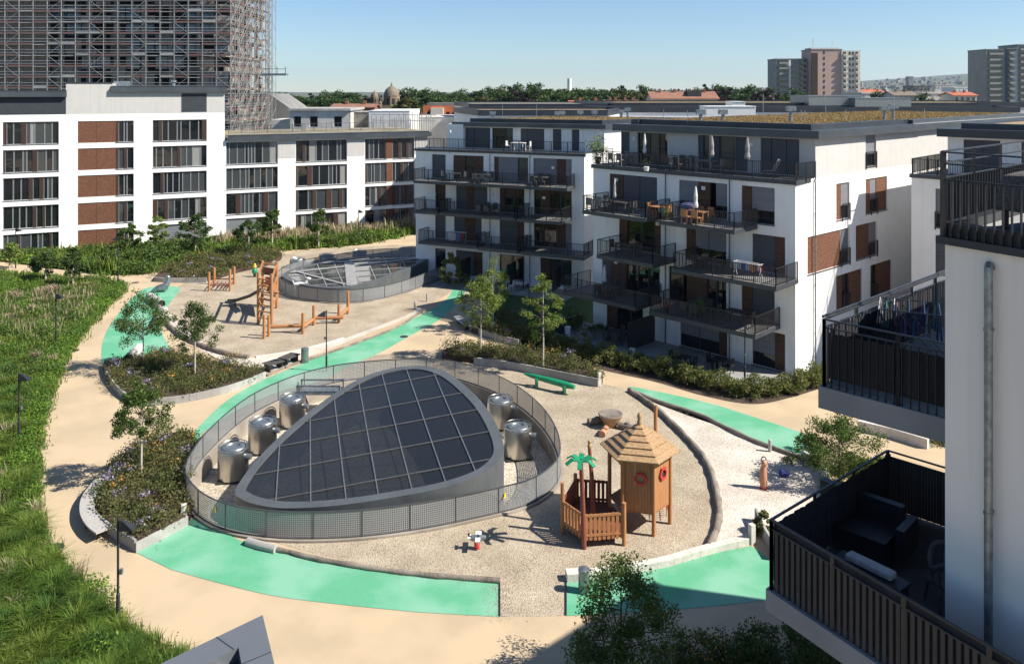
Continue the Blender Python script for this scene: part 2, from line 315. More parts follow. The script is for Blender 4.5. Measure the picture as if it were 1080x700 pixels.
    def build(s, name, mat, parent=None, smooth=False, origin=None, bevel=0):
        me = bpy.data.meshes.new(name)
        if parent is not None: org = parent_origin(parent)
        elif origin is not None: org = Vector(origin)
        else:
            xs = np.array(s.v); org = Vector((float(xs[:, 0].mean()), float(xs[:, 1].mean()), float(xs[:, 2].min())))
        vv = [(p[0] - org.x, p[1] - org.y, p[2] - org.z) for p in s.v]
        me.from_pydata(vv, [], s.f); me.update()
        if s.uv is not None:
            l = me.uv_layers.new(name='UVMap'); l.data.foreach_set('uv', np.array(s.uv, dtype=np.float32).ravel())
        if smooth: me.polygons.foreach_set('use_smooth', [True] * len(me.polygons))
        me.materials.append(MAT[mat] if isinstance(mat, str) else mat)
        o = bpy.data.objects.new(name, me); COL.objects.link(o); ORG[o.name] = org.copy()
        if parent is not None: o.parent = parent
        else: o.location = org
        if smooth:
            try: me.set_sharp_from_angle(angle=R(40))
            except Exception: pass
        if bevel:
            md = o.modifiers.new('Bevel', 'BEVEL'); md.width = bevel; md.segments = 2; md.limit_method = 'ANGLE'
        return o
ORG = {}
def parent_origin(o): return ORG[o.name]
def tag(o, label=None, cat=None, group=None, kind=None):
    if label: o['label'] = label
    if cat: o['category'] = cat
    if group: o['group'] = group
    if kind: o['kind'] = kind
    return o
def thing(name, loc, label, cat, group=None):
    o = bpy.data.objects.new(name, None); COL.objects.link(o); o.location = loc; o.empty_display_size = .3; ORG[o.name] = Vector(loc)
    return tag(o, label, cat, group)
CHILD = {}
def dup(o, loc=None, rz=None, label=None, group=None, sc=None, parent=None):
    c = o.copy(); COL.objects.link(c); ORG[c.name] = ORG.get(o.name, Vector((0, 0, 0))).copy()
    if parent is not None: c.parent = parent
    if loc is not None: c.location = loc
    if rz is not None: c.rotation_euler = (0, 0, rz)
    if sc is not None: c.scale = (sc, sc, sc) if not isinstance(sc, tuple) else sc
    if label: c['label'] = label
    if group: c['group'] = group
    for ch in list(o.children): dup(ch, parent=c)
    return c
def ibuild(name, V, Fc, mat, parent=None, origin=(0, 0, 0), k=4):
    """fast build from numpy: V (n,3), faces (m,k)"""
    me = bpy.data.meshes.new(name); org = np.array(ORG[parent.name]) if parent is not None else np.array(origin, dtype=float)
    V = (V - org).astype(np.float32); m = len(Fc)
    me.vertices.add(len(V)); me.vertices.foreach_set('co', V.ravel())
    me.loops.add(m * k); me.loops.foreach_set('vertex_index', Fc.astype(np.int32).ravel())
    me.polygons.add(m); me.polygons.foreach_set('loop_start', np.arange(0, m * k, k, dtype=np.int32))
    try: me.polygons.foreach_set('loop_total', np.full(m, k, dtype=np.int32))
    except Exception: pass
    me.update(calc_edges=True); me.validate()
    me.materials.append(MAT[mat]); o = bpy.data.objects.new(name, me); COL.objects.link(o); ORG[o.name] = Vector(tuple(org))
    if parent is not None: o.parent = parent
    else: o.location = tuple(org)
    return o

# ---------- curves and sheets ----------
def cr(pts, n=6, closed=False):
    """Catmull-Rom through 2D/3D points"""
    P = [np.array(p, dtype=float) for p in pts]; out = []; m = len(P)
    rng = range(m) if closed else range(m - 1)
    for i in rng:
        p0 = P[(i - 1) % m] if closed or i > 0 else P[0]; p1 = P[i]; p2 = P[(i + 1) % m]; p3 = P[(i + 2) % m] if closed or i < m - 2 else P[m - 1]
        for k in range(n):
            t = k / n; out.append(tuple(.5 * ((2 * p1) + (-p0 + p2) * t + (2 * p0 - 5 * p1 + 4 * p2 - p3) * t * t + (-p0 + 3 * p1 - 3 * p2 + p3) * t ** 3)))
    if not closed: out.append(tuple(P[-1]))
    return out
def inside(x, y, poly):
    c = False; n = len(poly); j = n - 1
    for i in range(n):
        xi, yi = poly[i][0], poly[i][1]; xj, yj = poly[j][0], poly[j][1]
        if (yi > y) != (yj > y) and x < (xj - xi) * (y - yi) / (yj - yi) + xi: c = not c
        j = i
    return c
def inside_np(X, Y, poly):
    c = np.zeros(len(X), bool); n = len(poly); j = n - 1
    for i in range(n):
        xi, yi = poly[i][0], poly[i][1]; xj, yj = poly[j][0], poly[j][1]
        if yi != yj:
            c ^= ((yi > Y) != (yj > Y)) & (X < (xj - xi) * (Y - yi) / (yj - yi) + xi)
        j = i
    return c
def gp(pts, z=0.0, n=6, closed=True, smooth=True):
    w = [g(u, v, z)[:2] for u, v in pts]
    return cr(w, n, closed) if smooth else w
def sheet(name, poly, z, mat, holes=(), kind='structure'):
    V = []; E = []
    for loop in [poly] + list(holes):
        b = len(V); V += [Vector((p[0], p[1])) for p in loop]; E += [(b + i, b + (i + 1) % len(loop)) for i in range(len(loop))]
    vs, es, fs, _, _, _ = delaunay_2d_cdt(V, E, [], 0, 1e-5)
    faces = []
    for f in fs:
        cx = sum(vs[i].x for i in f) / len(f); cy = sum(vs[i].y for i in f) / len(f)
        if inside(cx, cy, poly) and not any(inside(cx, cy, h) for h in holes): faces.append(tuple(f))
    m = MB(); m.v = [(v.x, v.y, z) for v in vs]; m.f = faces
    o = m.build(name, mat, origin=(0, 0, 0)); o['kind'] = kind
    return o
def strip(m, pts, w, z0, z1, jit=0.0):
    """kerb like wall of width w along 2D points"""
    P = [Vector((p[0], p[1])) for p in pts]; L = []; Rr = []
    for i, p in enumerate(P):
        d = (P[min(i + 1, len(P) - 1)] - P[max(i - 1, 0)]).normalized(); nn = Vector((-d.y, d.x)) * w / 2
        L.append(p + nn); Rr.append(p - nn)
    for i in range(len(P) - 1):
        a, b, c, d = L[i], L[i + 1], Rr[i + 1], Rr[i]
        m.hexa([(d.x, d.y, z0), (c.x, c.y, z0), (b.x, b.y, z0), (a.x, a.y, z0)], [(d.x, d.y, z1), (c.x, c.y, z1), (b.x, b.y, z1), (a.x, a.y, z1)])

# ---------- facades ----------
class Fac:
    """vertical wall plane: O on the ground, d along the wall, n outward"""
    def __init__(s, P, Q):
        s.O = np.array(P[:2], float); q = np.array(Q[:2], float); s.L = float(np.linalg.norm(q - s.O)); s.d = (q - s.O) / s.L
        s.n = np.array([s.d[1], -s.d[0]])
    def au(s, u):
        k = (u - CX) / F  # X = k Y
        return float((k * s.O[1] - s.O[0]) / (s.d[0] - k * s.d[1]))
    def Yu(s, u): return float(s.O[1] + s.au(u) * s.d[1])
    def P(s, a, z, o=0.0):
        p = s.O + s.d * a + s.n * o; return (float(p[0]), float(p[1]), z)
    def box(s, m, a0, a1, z0, z1, o0, o1):
        m.hexa([s.P(a0, z0, o1), s.P(a1, z0, o1), s.P(a1, z0, o0), s.P(a0, z0, o0)], [s.P(a0, z1, o1), s.P(a1, z1, o1), s.P(a1, z1, o0), s.P(a0, z1, o0)])
    def wall(s, m, a0, a1, z0, z1, holes=(), depth=.25, o=0.0):
        As = sorted({a0, a1} | {min(max(x, a0), a1) for h in holes for x in h[:2]}); Zs = sorted({z0, z1} | {min(max(x, z0), z1) for h in holes for x in h[2:4]})
        for i in range(len(As) - 1):
            for j in range(len(Zs) - 1):
                ca = (As[i] + As[i + 1]) / 2; cz = (Zs[j] + Zs[j + 1]) / 2
                if any(h[0] < ca < h[1] and h[2] < cz < h[3] for h in holes): continue
                m.quad(s.P(As[i], Zs[j], o), s.P(As[i + 1], Zs[j], o), s.P(As[i + 1], Zs[j + 1], o), s.P(As[i], Zs[j + 1], o))
        for h in holes:
            x0, x1, y0, y1 = h[:4]
            for p, q in (((x0, y0), (x1, y0)), ((x1, y0), (x1, y1)), ((x1, y1), (x0, y1)), ((x0, y1), (x0, y0))):
                m.quad(s.P(p[0], p[1], o), s.P(p[0], p[1], o - depth), s.P(q[0], q[1], o - depth), s.P(q[0], q[1], o))
def wframe(Fc, m, a0, a1, z0, z1, o, w=.06, t=.06):
    Fc.box(m, a0, a1, z0, z0 + w, o, o + t); Fc.box(m, a0, a1, z1 - w, z1, o, o + t)
    Fc.box(m, a0, a0 + w, z0 + w, z1 - w, o, o + t); Fc.box(m, a1 - w, a1, z0 + w, z1 - w, o, o + t)
def window_unit(Fc, root, cells, z0, z1, o=-.2, sill=True, fmat='frame', gmat='glass', nopanes=False):
    """cells: (a0,a1,kind): glass, blind (closed shutter), half (shutter partly down), brick, wood, brown, grey"""
    a0 = min(c[0] for c in cells); a1 = max(c[1] for c in cells)
    fm = MB(); gm = MB(); bm_ = MB(); km = MB(); sm = MB(); blindmat = 'blind'; clad = None; gg = MB(); lm = MB(); cm_ = MB()
    for c0, c1, kind in cells:
        if kind in ('brick', 'wood', 'brown', 'grey'):
            Fc.box(km, c0, c1, z0, z1, o - .02, o + (.13 if kind != 'grey' else .05)); clad = {'brick': 'brick', 'wood': 'wood_panel', 'brown': 'brown', 'grey': 'frame_grey'}[kind]; continue
        wframe(Fc, fm, c0, c1, z0, z1, o)
        (gg if kind == 'greyglass' else lm if kind == 'screen' else cm_ if kind == 'curtain' else gm).quad(Fc.P(c0, z0, o + .01), Fc.P(c1, z0, o + .01), Fc.P(c1, z1, o + .01), Fc.P(c0, z1, o + .01))
        if kind in ('blind', 'blindd'):
            Fc.box(bm_, c0 + .03, c1 - .03, z0 + .02, z1, o + .065, o + .1); 
            if kind == 'blindd': blindmat = 'blind_dark'
        if kind == 'half': Fc.box(bm_, c0 + .03, c1 - .03, z0 + (z1 - z0) * .36, z1, o + .065, o + .1)
    w = fm.build('window', fmat, root) if fm.f else None
    if gm.f: gm.build('pane', gmat, w)
    if gg.f: gg.build('pane', 'glass_grey', w)
    if lm.f: lm.build('pane', 'glass_pale', w)
    if cm_.f: cm_.build('pane', 'curtain', w)
    if bm_.f: bm_.build('roller_blind', blindmat, w)
    if km.f: km.build('cladding_panel', clad, root)
    if sill and w is not None:
        Fc.box(sm, a0 - .03, a1 + .03, z0 - .05, z0 - .004, o + .06, .06); sm.build('sill', 'sill', w)
    return w
def railing_mb(m, p, q, h=1.0, step=.13, w=.028, post=1.5, topw=.05, base=.06, second=False):
    p = Vector(p); q = Vector(q); L = (q - p).length; n = max(1, int(L / step)); Z = Vector((0, 0, 1))
    m.bar(p + Z * h, q + Z * h, topw, .04); m.bar(p + Z * (base + .03), q + Z * (base + .03), .03, .03)
    if second: m.bar(p + Z * (h - .16), q + Z * (h - .16), .03, .03)
    for i in range(n + 1):
        x = p + (q - p) * (i / n); m.bar(x + Z * base, x + Z * (h - (.16 if second else 0)), w)
    k = max(1, round(L / post))
    for i in range(k + 1):
        x = p + (q - p) * (i / k); m.bar(x - Z * .15, x + Z * h, .055, .055)
def poly_sheet(m, pts, z): m.quad(*[(p[0], p[1], z) for p in pts])
def off_poly(pts, o):
    """grow a counter clockwise polygon outward by o"""
    n = len(pts); out = []
    if sum(pts[i - 1][0] * pts[i][1] - pts[i][0] * pts[i - 1][1] for i in range(n)) < 0: o = -o
    for i in range(n):
        a = Vector(pts[i - 1][:2]); b = Vector(pts[i][:2]); c = Vector(pts[(i + 1) % n][:2])
        d1 = (b - a).normalized(); d2 = (c - b).normalized(); n1 = Vector((d1.y, -d1.x)); n2 = Vector((d2.y, -d2.x))
        k = 1 + n1.dot(n2); v = (n1 + n2) / k; out.append((b.x + v.x * o, b.y + v.y * o))
    return out
def ring_prism(m, pts, o0, o1, z0, z1):
    A = off_poly(pts, o0); B = off_poly(pts, o1); n = len(pts)
    for i in range(n):
        j = (i + 1) % n
        m.hexa([(A[i][0], A[i][1], z0), (B[i][0], B[i][1], z0), (B[j][0], B[j][1], z0), (A[j][0], A[j][1], z0)],
               [(A[i][0], A[i][1], z1), (B[i][0], B[i][1], z1), (B[j][0], B[j][1], z1), (A[j][0], A[j][1], z1)])
HAZE = 0.00005; SKY = 0.070; SUNE = 5.0; EXPO = 0.84
# ================= BUILDINGS =================
A_ = np.array([.711, -.703]); B_ = np.array([.747, .666])     # the two wall directions of the apartment blocks
def V2(p, d, t): return (float(p[0] + d[0] * t), float(p[1] + d[1] * t))
def au_o(Fc, u, o):
    k = (u - CX) / F; O = Fc.O + Fc.n * o
    return float((k * O[1] - O[0]) / (Fc.d[0] - k * Fc.d[1]))

def balcony(root, Fc, a0, a1, zt, prot, label=None, thick=.27, rail='rail', left=True, right=True, o0=0.0, fmat='slab_dark'):
    m = MB(); Fc.box(m, a0, a1, zt - thick, zt - .012, o0, prot); s = m.build('balcony', fmat, root)
    if label: s['label'] = label
    m = MB(); Fc.box(m, a0 + .06, a1 - .06, zt - .012, zt, o0, prot - .06); m.build('balcony_floor', 'deck', s)
    m = MB(); e = .05
    railing_mb(m, Fc.P(a0 + e, zt, prot - e), Fc.P(a1 - e, zt, prot - e), 1.05)
    if left: railing_mb(m, Fc.P(a0 + e, zt, .03), Fc.P(a0 + e, zt, prot - e), 1.05)
    if right: railing_mb(m, Fc.P(a1 - e, zt, .03), Fc.P(a1 - e, zt, prot - e), 1.05)
    m.build('railing', rail, s)
    return s
def wall_lamp(root, Fc, a, z, o=.0):
    m = MB(); Fc.box(m, a - .13, a + .13, z - .12, z + .12, o + .002, o + .12); m.build('wall_lamp', 'white_paint', root)
def downpipe(root, Fc, a, z0, z1, o=.1, r=.05, mat='galv'):
    m = MB(); m.tube([Fc.P(a, z0, o), Fc.P(a, z1 - .2, o), Fc.P(a, z1, o - .06)], r, 10)
    for k in range(int((z1 - z0) / 1.5)): m.tube([Fc.P(a, z0 + .7 + k * 1.5, o), Fc.P(a, z0 + .76 + k * 1.5, o)], r * 1.35, 10)
    m.build('downpipe', mat, root, smooth=True)

# ---- big apartment block ----
C0 = g(839, 396.8)[:2]; BBL = V2(C0, -A_, 15.9); BBE = V2(C0, B_, 17.9); BBK = V2(BBL, B_, 17.9)
big = thing('apartment_building', (C0[0], C0[1], 0), 'white apartment block in the centre right with dark balconies and a sunlit gable', 'apartment building', None)
fr = Fac(BBL, C0); sd = Fac(C0, BBE); bk = Fac(BBE, BBK); lf = Fac(BBK, BBL)
Z4 = [0.0, 3.0, 6.0, 9.0]; ZT = 12.0
U = fr.au
rows = {
 3: [[(643, 656.5, 'wood'), (656.5, 674, 'blindd'), (674, 693, 'blindd')], [(716, 736, 'half'), (736, 748, 'wood'), (754, 767, 'half')], [(782, 792, 'wood'), (792, 817, 'half')]],
 2: [[(653, 661, 'wood'), (661, 676, 'glass'), (676, 690, 'glass'), (690, 697, 'wood')], [(723.7, 732.5, 'wood'), (732.5, 747, 'half'), (747, 766, 'half')], [(793, 817, 'blindd'), (817, 828, 'wood')]],
 1: [[(635, 643, 'blindd'), (643, 660.5, 'wood'), (660.5, 672, 'glass'), (672, 683, 'glass'), (683, 696, 'glass')], [(705, 720, 'glass'), (723.7, 745, 'wood'), (745, 755, 'glass'), (755, 766, 'glass')], [(782, 793, 'wood'), (793, 817, 'blindd')]],
 0: [[(640, 651, 'wood'), (651, 664, 'glass'), (664, 678, 'glass')], [(717, 737, 'half'), (737, 758, 'half'), (758, 767, 'wood')], [(793, 817, 'half'), (817, 828, 'wood')]],
}
holes = []
for fl, groups in rows.items():
    z0 = Z4[fl] + .08; z1 = Z4[fl] + 2.42
    for gr in groups:
        cells = [(U(a), U(b), k) for a, b, k in gr]; holes.append((min(c[0] for c in cells), max(c[1] for c in cells), z0, z1))
        window_unit(fr, big, cells, z0, z1)
m = MB(); fr.wall(m, 0, fr.L, -.3, ZT - .25, holes)
S = sd.au
sholes = []
def sgroup(cells, z0, z1):
    cs = [(S(a), S(b), k) for a, b, k in cells]; sholes.append((min(c[0] for c in cs), max(c[1] for c in cs), z0, z1)); window_unit(sd, big, cs, z0, z1)
sgroup([(882, 888, 'brick'), (888, 896, 'half')], 9.0, 11.4); sgroup([(913, 918.5, 'brick'), (918.5, 925, 'half'), (925, 935.5, 'brick')], 9.0, 11.4)
sgroup([(851.6, 887, 'brick'), (887, 896, 'half')], 6.0, 8.35); sgroup([(902.6, 917, 'brick'), (917, 925, 'half')], 6.0, 8.35)
sgroup([(882, 889, 'brick'), (889, 896, 'glass'), (896, 909, 'brick')], 3.0, 5.35); sgroup([(918, 925, 'glass'), (925, 940, 'brick')], 3.0, 5.35)
sgroup([(882, 889, 'brick'), (889, 896, 'glass')], 0.1, 2.4); sgroup([(918, 925, 'glass'), (925, 940, 'brick')], 0.1, 2.4)
sd.wall(m, 0, sd.L, -.3, ZT, sholes); bk.wall(m, 0, bk.L, -.3, ZT); lf.wall(m, 0, lf.L, -.3, ZT)
m.build('wall', 'stucco', big)
# juliet rails on the gable windows
m = MB()
for (ua, ub, z) in ((888, 896, 9.0), (918.5, 925, 9.0), (887, 896, 6.0), (917, 925, 6.0), (889, 896, 3.0), (918, 925, 3.0)):
    railing_mb(m, sd.P(S(ua), z, .05), sd.P(S(ub), z, .05), 1.0, .11, .02, 3, .04)
m.build('window_railing', 'rail', big)
# terrace slab and penthouse
pts = [BBL, C0, BBE, BBK]
m = MB(); fr.box(m, -.1, fr.L + .12, ZT - .27, ZT, -2.7, .14); m.build('terrace_edge', 'slab_dark', big)
m = MB(); m.prism(off_poly(pts, -.3), ZT - .3, ZT - .02); m.build('terrace_floor', 'deck', big)
m = MB(); railing_mb(m, fr.P(.05, ZT, .08), fr.P(fr.L + .05, ZT, .08), 1.05); railing_mb(m, sd.P(0, ZT, .08), sd.P(2.3, ZT, .08), 1.05)
railing_mb(m, fr.P(0, ZT, .02), fr.P(0, ZT, -2.4), 1.05)
m.build('railing', 'rail', big)
for u in (640, 655, 670): pass
PR = V2(C0, B_, 2.45); PL = V2(PR, -A_, 15.3); PK = V2(PL, B_, 15.45)
pf = Fac(PL, PR); ps = Fac(PR, BBE); pb = Fac(BBE, PK); pl_ = Fac(PK, PL)
UP = pf.au; ZP = 14.5
pc = [[(655, 664, 'blindd'), (664, 667.5, 'wood')], [(672, 684, 'glass'), (684, 694, 'screen'), (694, 704, 'glass')], [(736, 741, 'blindd'), (741, 748, 'screen')], [(751, 758, 'blindd'), (758, 775, 'screen')], [(775, 788, 'blindd')], [(802, 813, 'blindd'), (813, 829, 'blind'), (829, 843, 'blindd')]]
m = MB(); ph = []
for gr in pc:
    cs = [(UP(a), UP(b), 'greyglass' if k == 'screen' else k) for a, b, k in gr if k != 'wood']; ph.append((cs[0][0], cs[-1][1], ZT + .05, ZP - .12)); window_unit(pf, big, cs, ZT + .05, ZP - .12, sill=False)
pf.wall(m, 0, pf.L, ZT, ZP + .1, ph); tw = (ps.au(913), ps.au(924), ZT + .25, ZP)
ps.wall(m, 0, ps.L, ZT + .002, ZP + .1, [tw]); pb.wall(m, 0, pb.L, ZT, ZP + .1); pl_.wall(m, 0, pl_.L, ZT, ZP + .1)
m.build('penthouse_wall', 'stucco_grey', big)
window_unit(ps, big, [(tw[0], tw[1], 'half')], tw[2], tw[3])
m = MB(); railing_mb(m, ps.P(tw[0], tw[2], .05), ps.P(tw[1], tw[2], .05), 1.0, .12, .02, 3, .04); m.build('window_railing', 'rail', big)
m = MB(); ring_prism(m, [PL, PR, BBE, PK], -.6, .45, 14.48, 14.98); m.build('roof_fascia', 'zinc', big)
m = MB(); pf.box(m, .6, pf.L - .6, 14.7, 15.35, -1.3, -.61); ps.box(m, .6, ps.L, 14.7, 15.32, -1.3, -.61); Fac(PK, PL).box(m, 0, 15, 14.7, 15.32, -1.3, -.61); ring_prism(m, [PL, PR, BBE, PK], -.62, -.5, 14.98, 15.04); m.build('roof_parapet', 'zinc_dark', big)
rt = off_poly([PL, PR, BBE, PK], -1.31); m = MB(); m.prism(rt, 14.6, 15.25); roof_big = m.build('roof', 'sedum', big)
bkE = V2(BBE, B_, 26); bkP = V2(PK, B_, 26); rear = [PK, BBE, bkE, bkP]
m = MB(); m.prism(off_poly(rear, -.02), 0, 15.0); m.build('rear_wing_wall', 'stucco_grey', big)
rear2 = [V2(PK, B_, -1.4), V2(BBE, B_, -1.4), bkE, bkP]; rear2 = [V2(rear2[0], A_, 1.0), V2(rear2[1], A_, -1.0), V2(bkE, A_, -1), V2(bkP, A_, 1)]
m = MB(); m.prism(rear2, 15.01, 15.262); m.build('rear_roof', 'sedum', big)
m = MB(); Fac(BBE, bkE).box(m, 0, 26, 14.5, 15.0, 0, .4); Fac(BBE, bkE).box(m, 0, 26, 15.01, 15.3, -.9, -.3); m.build('rear_fascia', 'zinc', big)
wall_lamp(big, pf, UP(793), 13.9); wall_lamp(big, pf, UP(669.5), 13.9); wall_lamp(big, fr, U(650), 11.0, -.06); wall_lamp(big, fr, U(742), 11.0, -.06)
wall_lamp(big, fr, U(693.5), 8.2, -.06); wall_lamp(big, fr, U(650), 5.0, -.06); wall_lamp(big, fr, U(733), 5.1, -.06)
downpipe(big, sd, S(858.5), 0, 11.9); downpipe(big, fr, U(702.5), 0, 11.8, r=.035, mat='dark_metal'); downpipe(big, fr, U(770), 0, 11.8, r=.035, mat='dark_metal')
def bb_balc(ul, vl, ur, vr, zt, label, prot=None):
    zb = zt - .27; p = np.array(g(ul, vl, zb)[:2]); q = np.array(g(ur, vr, zb)[:2])
    a0 = float((p - fr.O) @ fr.d); a1 = float((q - fr.O) @ fr.d); o = prot or float(((p - fr.O) @ fr.n + (q - fr.O) @ fr.n) / 2)
    return balcony(big, fr, a0, a1, zt, o, label), a0, a1, o
BAL = {}
BAL['3L'] = bb_balc(612, 226, 672, 236.5, 9.0, 'top left balcony with many chairs', 2.9)
BAL['3R'] = bb_balc(694, 237, 771.7, 248.3, 9.0, 'top right balcony with orange wood furniture', 2.9)
BAL['2L'] = bb_balc(633, 271.4, 691, 282.5, 6.0, None, 2.8)
BAL['2R'] = bb_balc(710, 287.5, 817, 308.2, 6.0, 'balcony with a laundry rack', 2.9)
BAL['1L'] = bb_balc(611, 306, 677, 326, 3.0, None, 3.1)
BAL['1R'] = bb_balc(685, 332, 792.5, 360, 3.0, 'lowest right balcony with red and green plants', 3.2)

# ---- middle apartment block ----
Ml = (-9.2, 78.0); Mr = (6.3, 71.05); dM = np.array(Mr) - np.array(Ml); dM /= np.linalg.norm(dM)
mf = Fac(Ml, Mr); Me = V2(Mr, B_, 16); Mk = V2(Ml, B_, 16)
mid = thing('apartment_building', (Mr[0], Mr[1], 0), 'white apartment block left of the centre whose whole front lies in shade behind balconies', 'apartment building')
MZ = [0.35, 3.55, 6.4, 9.2]; UM = mf.au
mcols = {3: [[(455.5, 470, 'blindd')], [(478, 490, 'wood'), (490, 500, 'glass'), (500, 510, 'wood')], [(521, 525, 'wood'), (525, 546, 'blind'), (546, 557, 'screen')], [(562.5, 587, 'blind'), (587, 596, 'wood'), (596, 603, 'blind')]],
 2: [[(459, 470, 'glass')], [(481, 492, 'blindd'), (492, 499, 'wood'), (499, 514, 'blindd')], [(527, 532, 'wood'), (532, 542, 'glass'), (542, 553, 'glass')], [(563, 570, 'glass'), (570, 579, 'wood'), (579, 591, 'glass'), (591, 603, 'glass')]],
 1: [[(459, 470, 'blindd')], [(479, 490, 'blindd'), (490, 500, 'wood'), (500, 508, 'blindd')], [(527, 546, 'blindd'), (546, 553, 'wood')], [(563, 573, 'glass'), (573, 587, 'glass'), (587, 596, 'wood'), (596, 603, 'blind')]],
 0: [[(459, 470, 'glass')], [(481, 500, 'blindd'), (500, 509, 'wood')], [(527, 540, 'glass'), (540, 553, 'glass')], [(570, 580, 'wood'), (580, 592, 'glass'), (592, 603, 'screen')]]}
mh = []
for fl, groups in mcols.items():
    z0 = MZ[fl] + .08; z1 = MZ[fl] + 2.3
    for gr in groups:
        cs = [(UM(a), UM(b), 'greyglass' if k == 'screen' else k) for a, b, k in gr]; mh.append((cs[0][0], cs[-1][1], z0, z1)); window_unit(mf, mid, cs, z0, z1)
m = MB(); mf.wall(m, 0, mf.L, -.3, 11.8, mh); Fac(Mr, Me).wall(m, 0, 16, -.3, 12); Fac(Me, Mk).wall(m, 0, mf.L, -.3, 12); Fac(Mk, Ml).wall(m, 0, 16, -.3, 12); m.build('wall', 'stucco', mid)
m = MB(); mf.box(m, -.1, mf.L + .1, 11.78, 12.0, -2.7, .12); m.build('terrace_edge', 'slab_dark', mid)
m = MB(); m.prism(off_poly([Ml, Mr, Me, Mk], -.3), 11.7, 11.98); m.build('terrace_floor', 'deck', mid)
m = MB(); railing_mb(m, mf.P(0, 12, .06), mf.P(mf.L, 12, .06), 1.0, .16); m.build('railing', 'rail', mid)
MPR = V2(Mr, B_, 2.6); MPL = V2(MPR, -dM, 14.7); MPK = V2(MPL, B_, 13.4); MPE = V2(MPR, B_, 13.4)
mp = Fac(MPL, MPR); up = mp.au; mph = []
for gr in [[(487, 500, 'blindd'), (500, 517, 'blindd')], [(519, 533, 'glass'), (533, 541, 'screen')], [(549, 556, 'blindd'), (556, 574, 'blindd')], [(583, 592, 'blindd')], [(603, 611, 'blindd')]]:
    cs = [(up(a), up(b), 'greyglass' if k == 'screen' else k) for a, b, k in gr]; mph.append((cs[0][0], cs[-1][1], 12.05, 14.0)); window_unit(mp, mid, cs, 12.05, 14.0, sill=False)
m = MB(); mp.wall(m, 0, mp.L, 12, 14.3, mph); Fac(MPR, MPE).wall(m, 0, 13.4, 12, 14.3); Fac(MPE, MPK).wall(m, 0, mp.L, 12, 14.3); Fac(MPK, MPL).wall(m, 0, 13.4, 12, 14.3); m.build('penthouse_wall', 'stucco', mid)
MP = [MPL, MPR, MPE, MPK]
m = MB(); ring_prism(m, MP, -.6, .35, 14.1, 14.5); m.build('roof_fascia', 'zinc', mid)
m = MB(); ring_prism(m, MP, -1.2, -.61, 14.2, 14.85); m.build('roof_parapet', 'zinc_dark', mid)
m = MB(); m.prism(off_poly(MP, -1.21), 14.2, 14.75); m.build('roof', 'sedum', mid)
m = MB(); mf.box(m, UM(460) + .1, UM(478), 12.002, 14.3, -5, -2); m.build('stair_wall', 'stucco', mid)
for (ul, ur, zt, o) in ((436, 598, 9.2, 2.0), (436, 462, 6.4, 2.0), (463, 543, 6.4, 2.2), (545, 592, 6.4, 2.6), (441, 503, 3.55, 1.8), (504, 546, 3.55, 2.3), (548, 616, 3.55, 2.5)):
    balcony(mid, mf, au_o(mf, ul, o), au_o(mf, ur, o), zt, o)
m = MB()
for u in (497, 545, 592):
    a = UM(u); mf.box(m, a - .03, a + .03, .3, 2.2, .2, 2.2)
m.build('patio_screen', 'frame', mid)
for u, z in ((474.5, 14), (519, 11.0), (583.5, 11.0), (519, 8.3), (574, 8.3)): wall_lamp(mid, mf, UM(u), z - .3, .0)
downpipe(mid, mf, UM(517), .3, 11.7, r=.04); downpipe(mid, mf, UM(559), .3, 11.7, r=.04)

# ---- right apartment block ----
Rc = (26.3, 53.7); Rr = V2(Rc, A_, 30); Re = V2(Rc, B_, 25); Rk = V2(Rr, B_, 25)
rgt = thing('apartment_building', (Rc[0], Rc[1], 0), 'white apartment block at the right edge, behind the nearest roof terrace railing', 'apartment building')
rf = Fac(Rc, Rr); UR = rf.au; rh = []
for z in (9.0, 6.0, 3.0):
    for (a, b) in ((986.5, 1003), (1012, 1028), (1045, 1062)):
        cs = [(UR(a), UR(b), 'half' if z == 9 else 'blindd')]; rh.append((cs[0][0], cs[0][1], z - .3, z + 2.2)); window_unit(rf, rgt, cs, z - .3, z + 2.2)
m = MB(); rf.wall(m, 0, 30, -.3, 12, rh); Fac(Rr, Rk).wall(m, 0, 25, -.3, 12); Fac(Rk, Re).wall(m, 0, 30, -.3, 12); Fac(Re, Rc).wall(m, 0, 25, -.3, 12); m.build('wall', 'stucco', rgt)
m = MB(); m.prism(off_poly([Rc, Rr, Rk, Re], -.2), 11.7, 12.02); m.build('terrace_floor', 'deck', rgt)
m = MB(); rf.box(m, -.1, 30, 11.8, 12.05, -.3, .1); m.build('terrace_edge', 'slab_dark', rgt)
m = MB(); railing_mb(m, rf.P(.1, 12.05, .03), rf.P(12, 12.05, .03), 1.0, .14); railing_mb(m, rf.P(.05, 12.05, 0), rf.P(.05, 12.05, -6), 1.0, .14); m.build('railing', 'rail', rgt)
m = MB(); 
for (a, b) in ((986.5, 1003),): railing_mb(m, rf.P(UR(a), 8.7, .05), rf.P(UR(b), 8.7, .05), 1.0, .14, .02, 3, .04)
m.build('window_railing', 'rail', rgt)
RPl = V2(V2(Rc, B_, 2.5), A_, 1.3); RPr = V2(RPl, A_, 26); RPk = V2(RPr, B_, 20); RPe = V2(RPl, B_, 20); RP = [RPl, RPr, RPk, RPe]
rp = Fac(RPl, RPr); ur = rp.au; rph = []
for gr in [[(1016, 1036, 'blindd'), (1036, 1055, 'blindd')]]:
    cs = [(ur(a), ur(b), k) for a, b, k in gr]; rph.append((cs[0][0], cs[-1][1], 12.1, 14.3)); window_unit(rp, rgt, cs, 12.1, 14.3, sill=False)
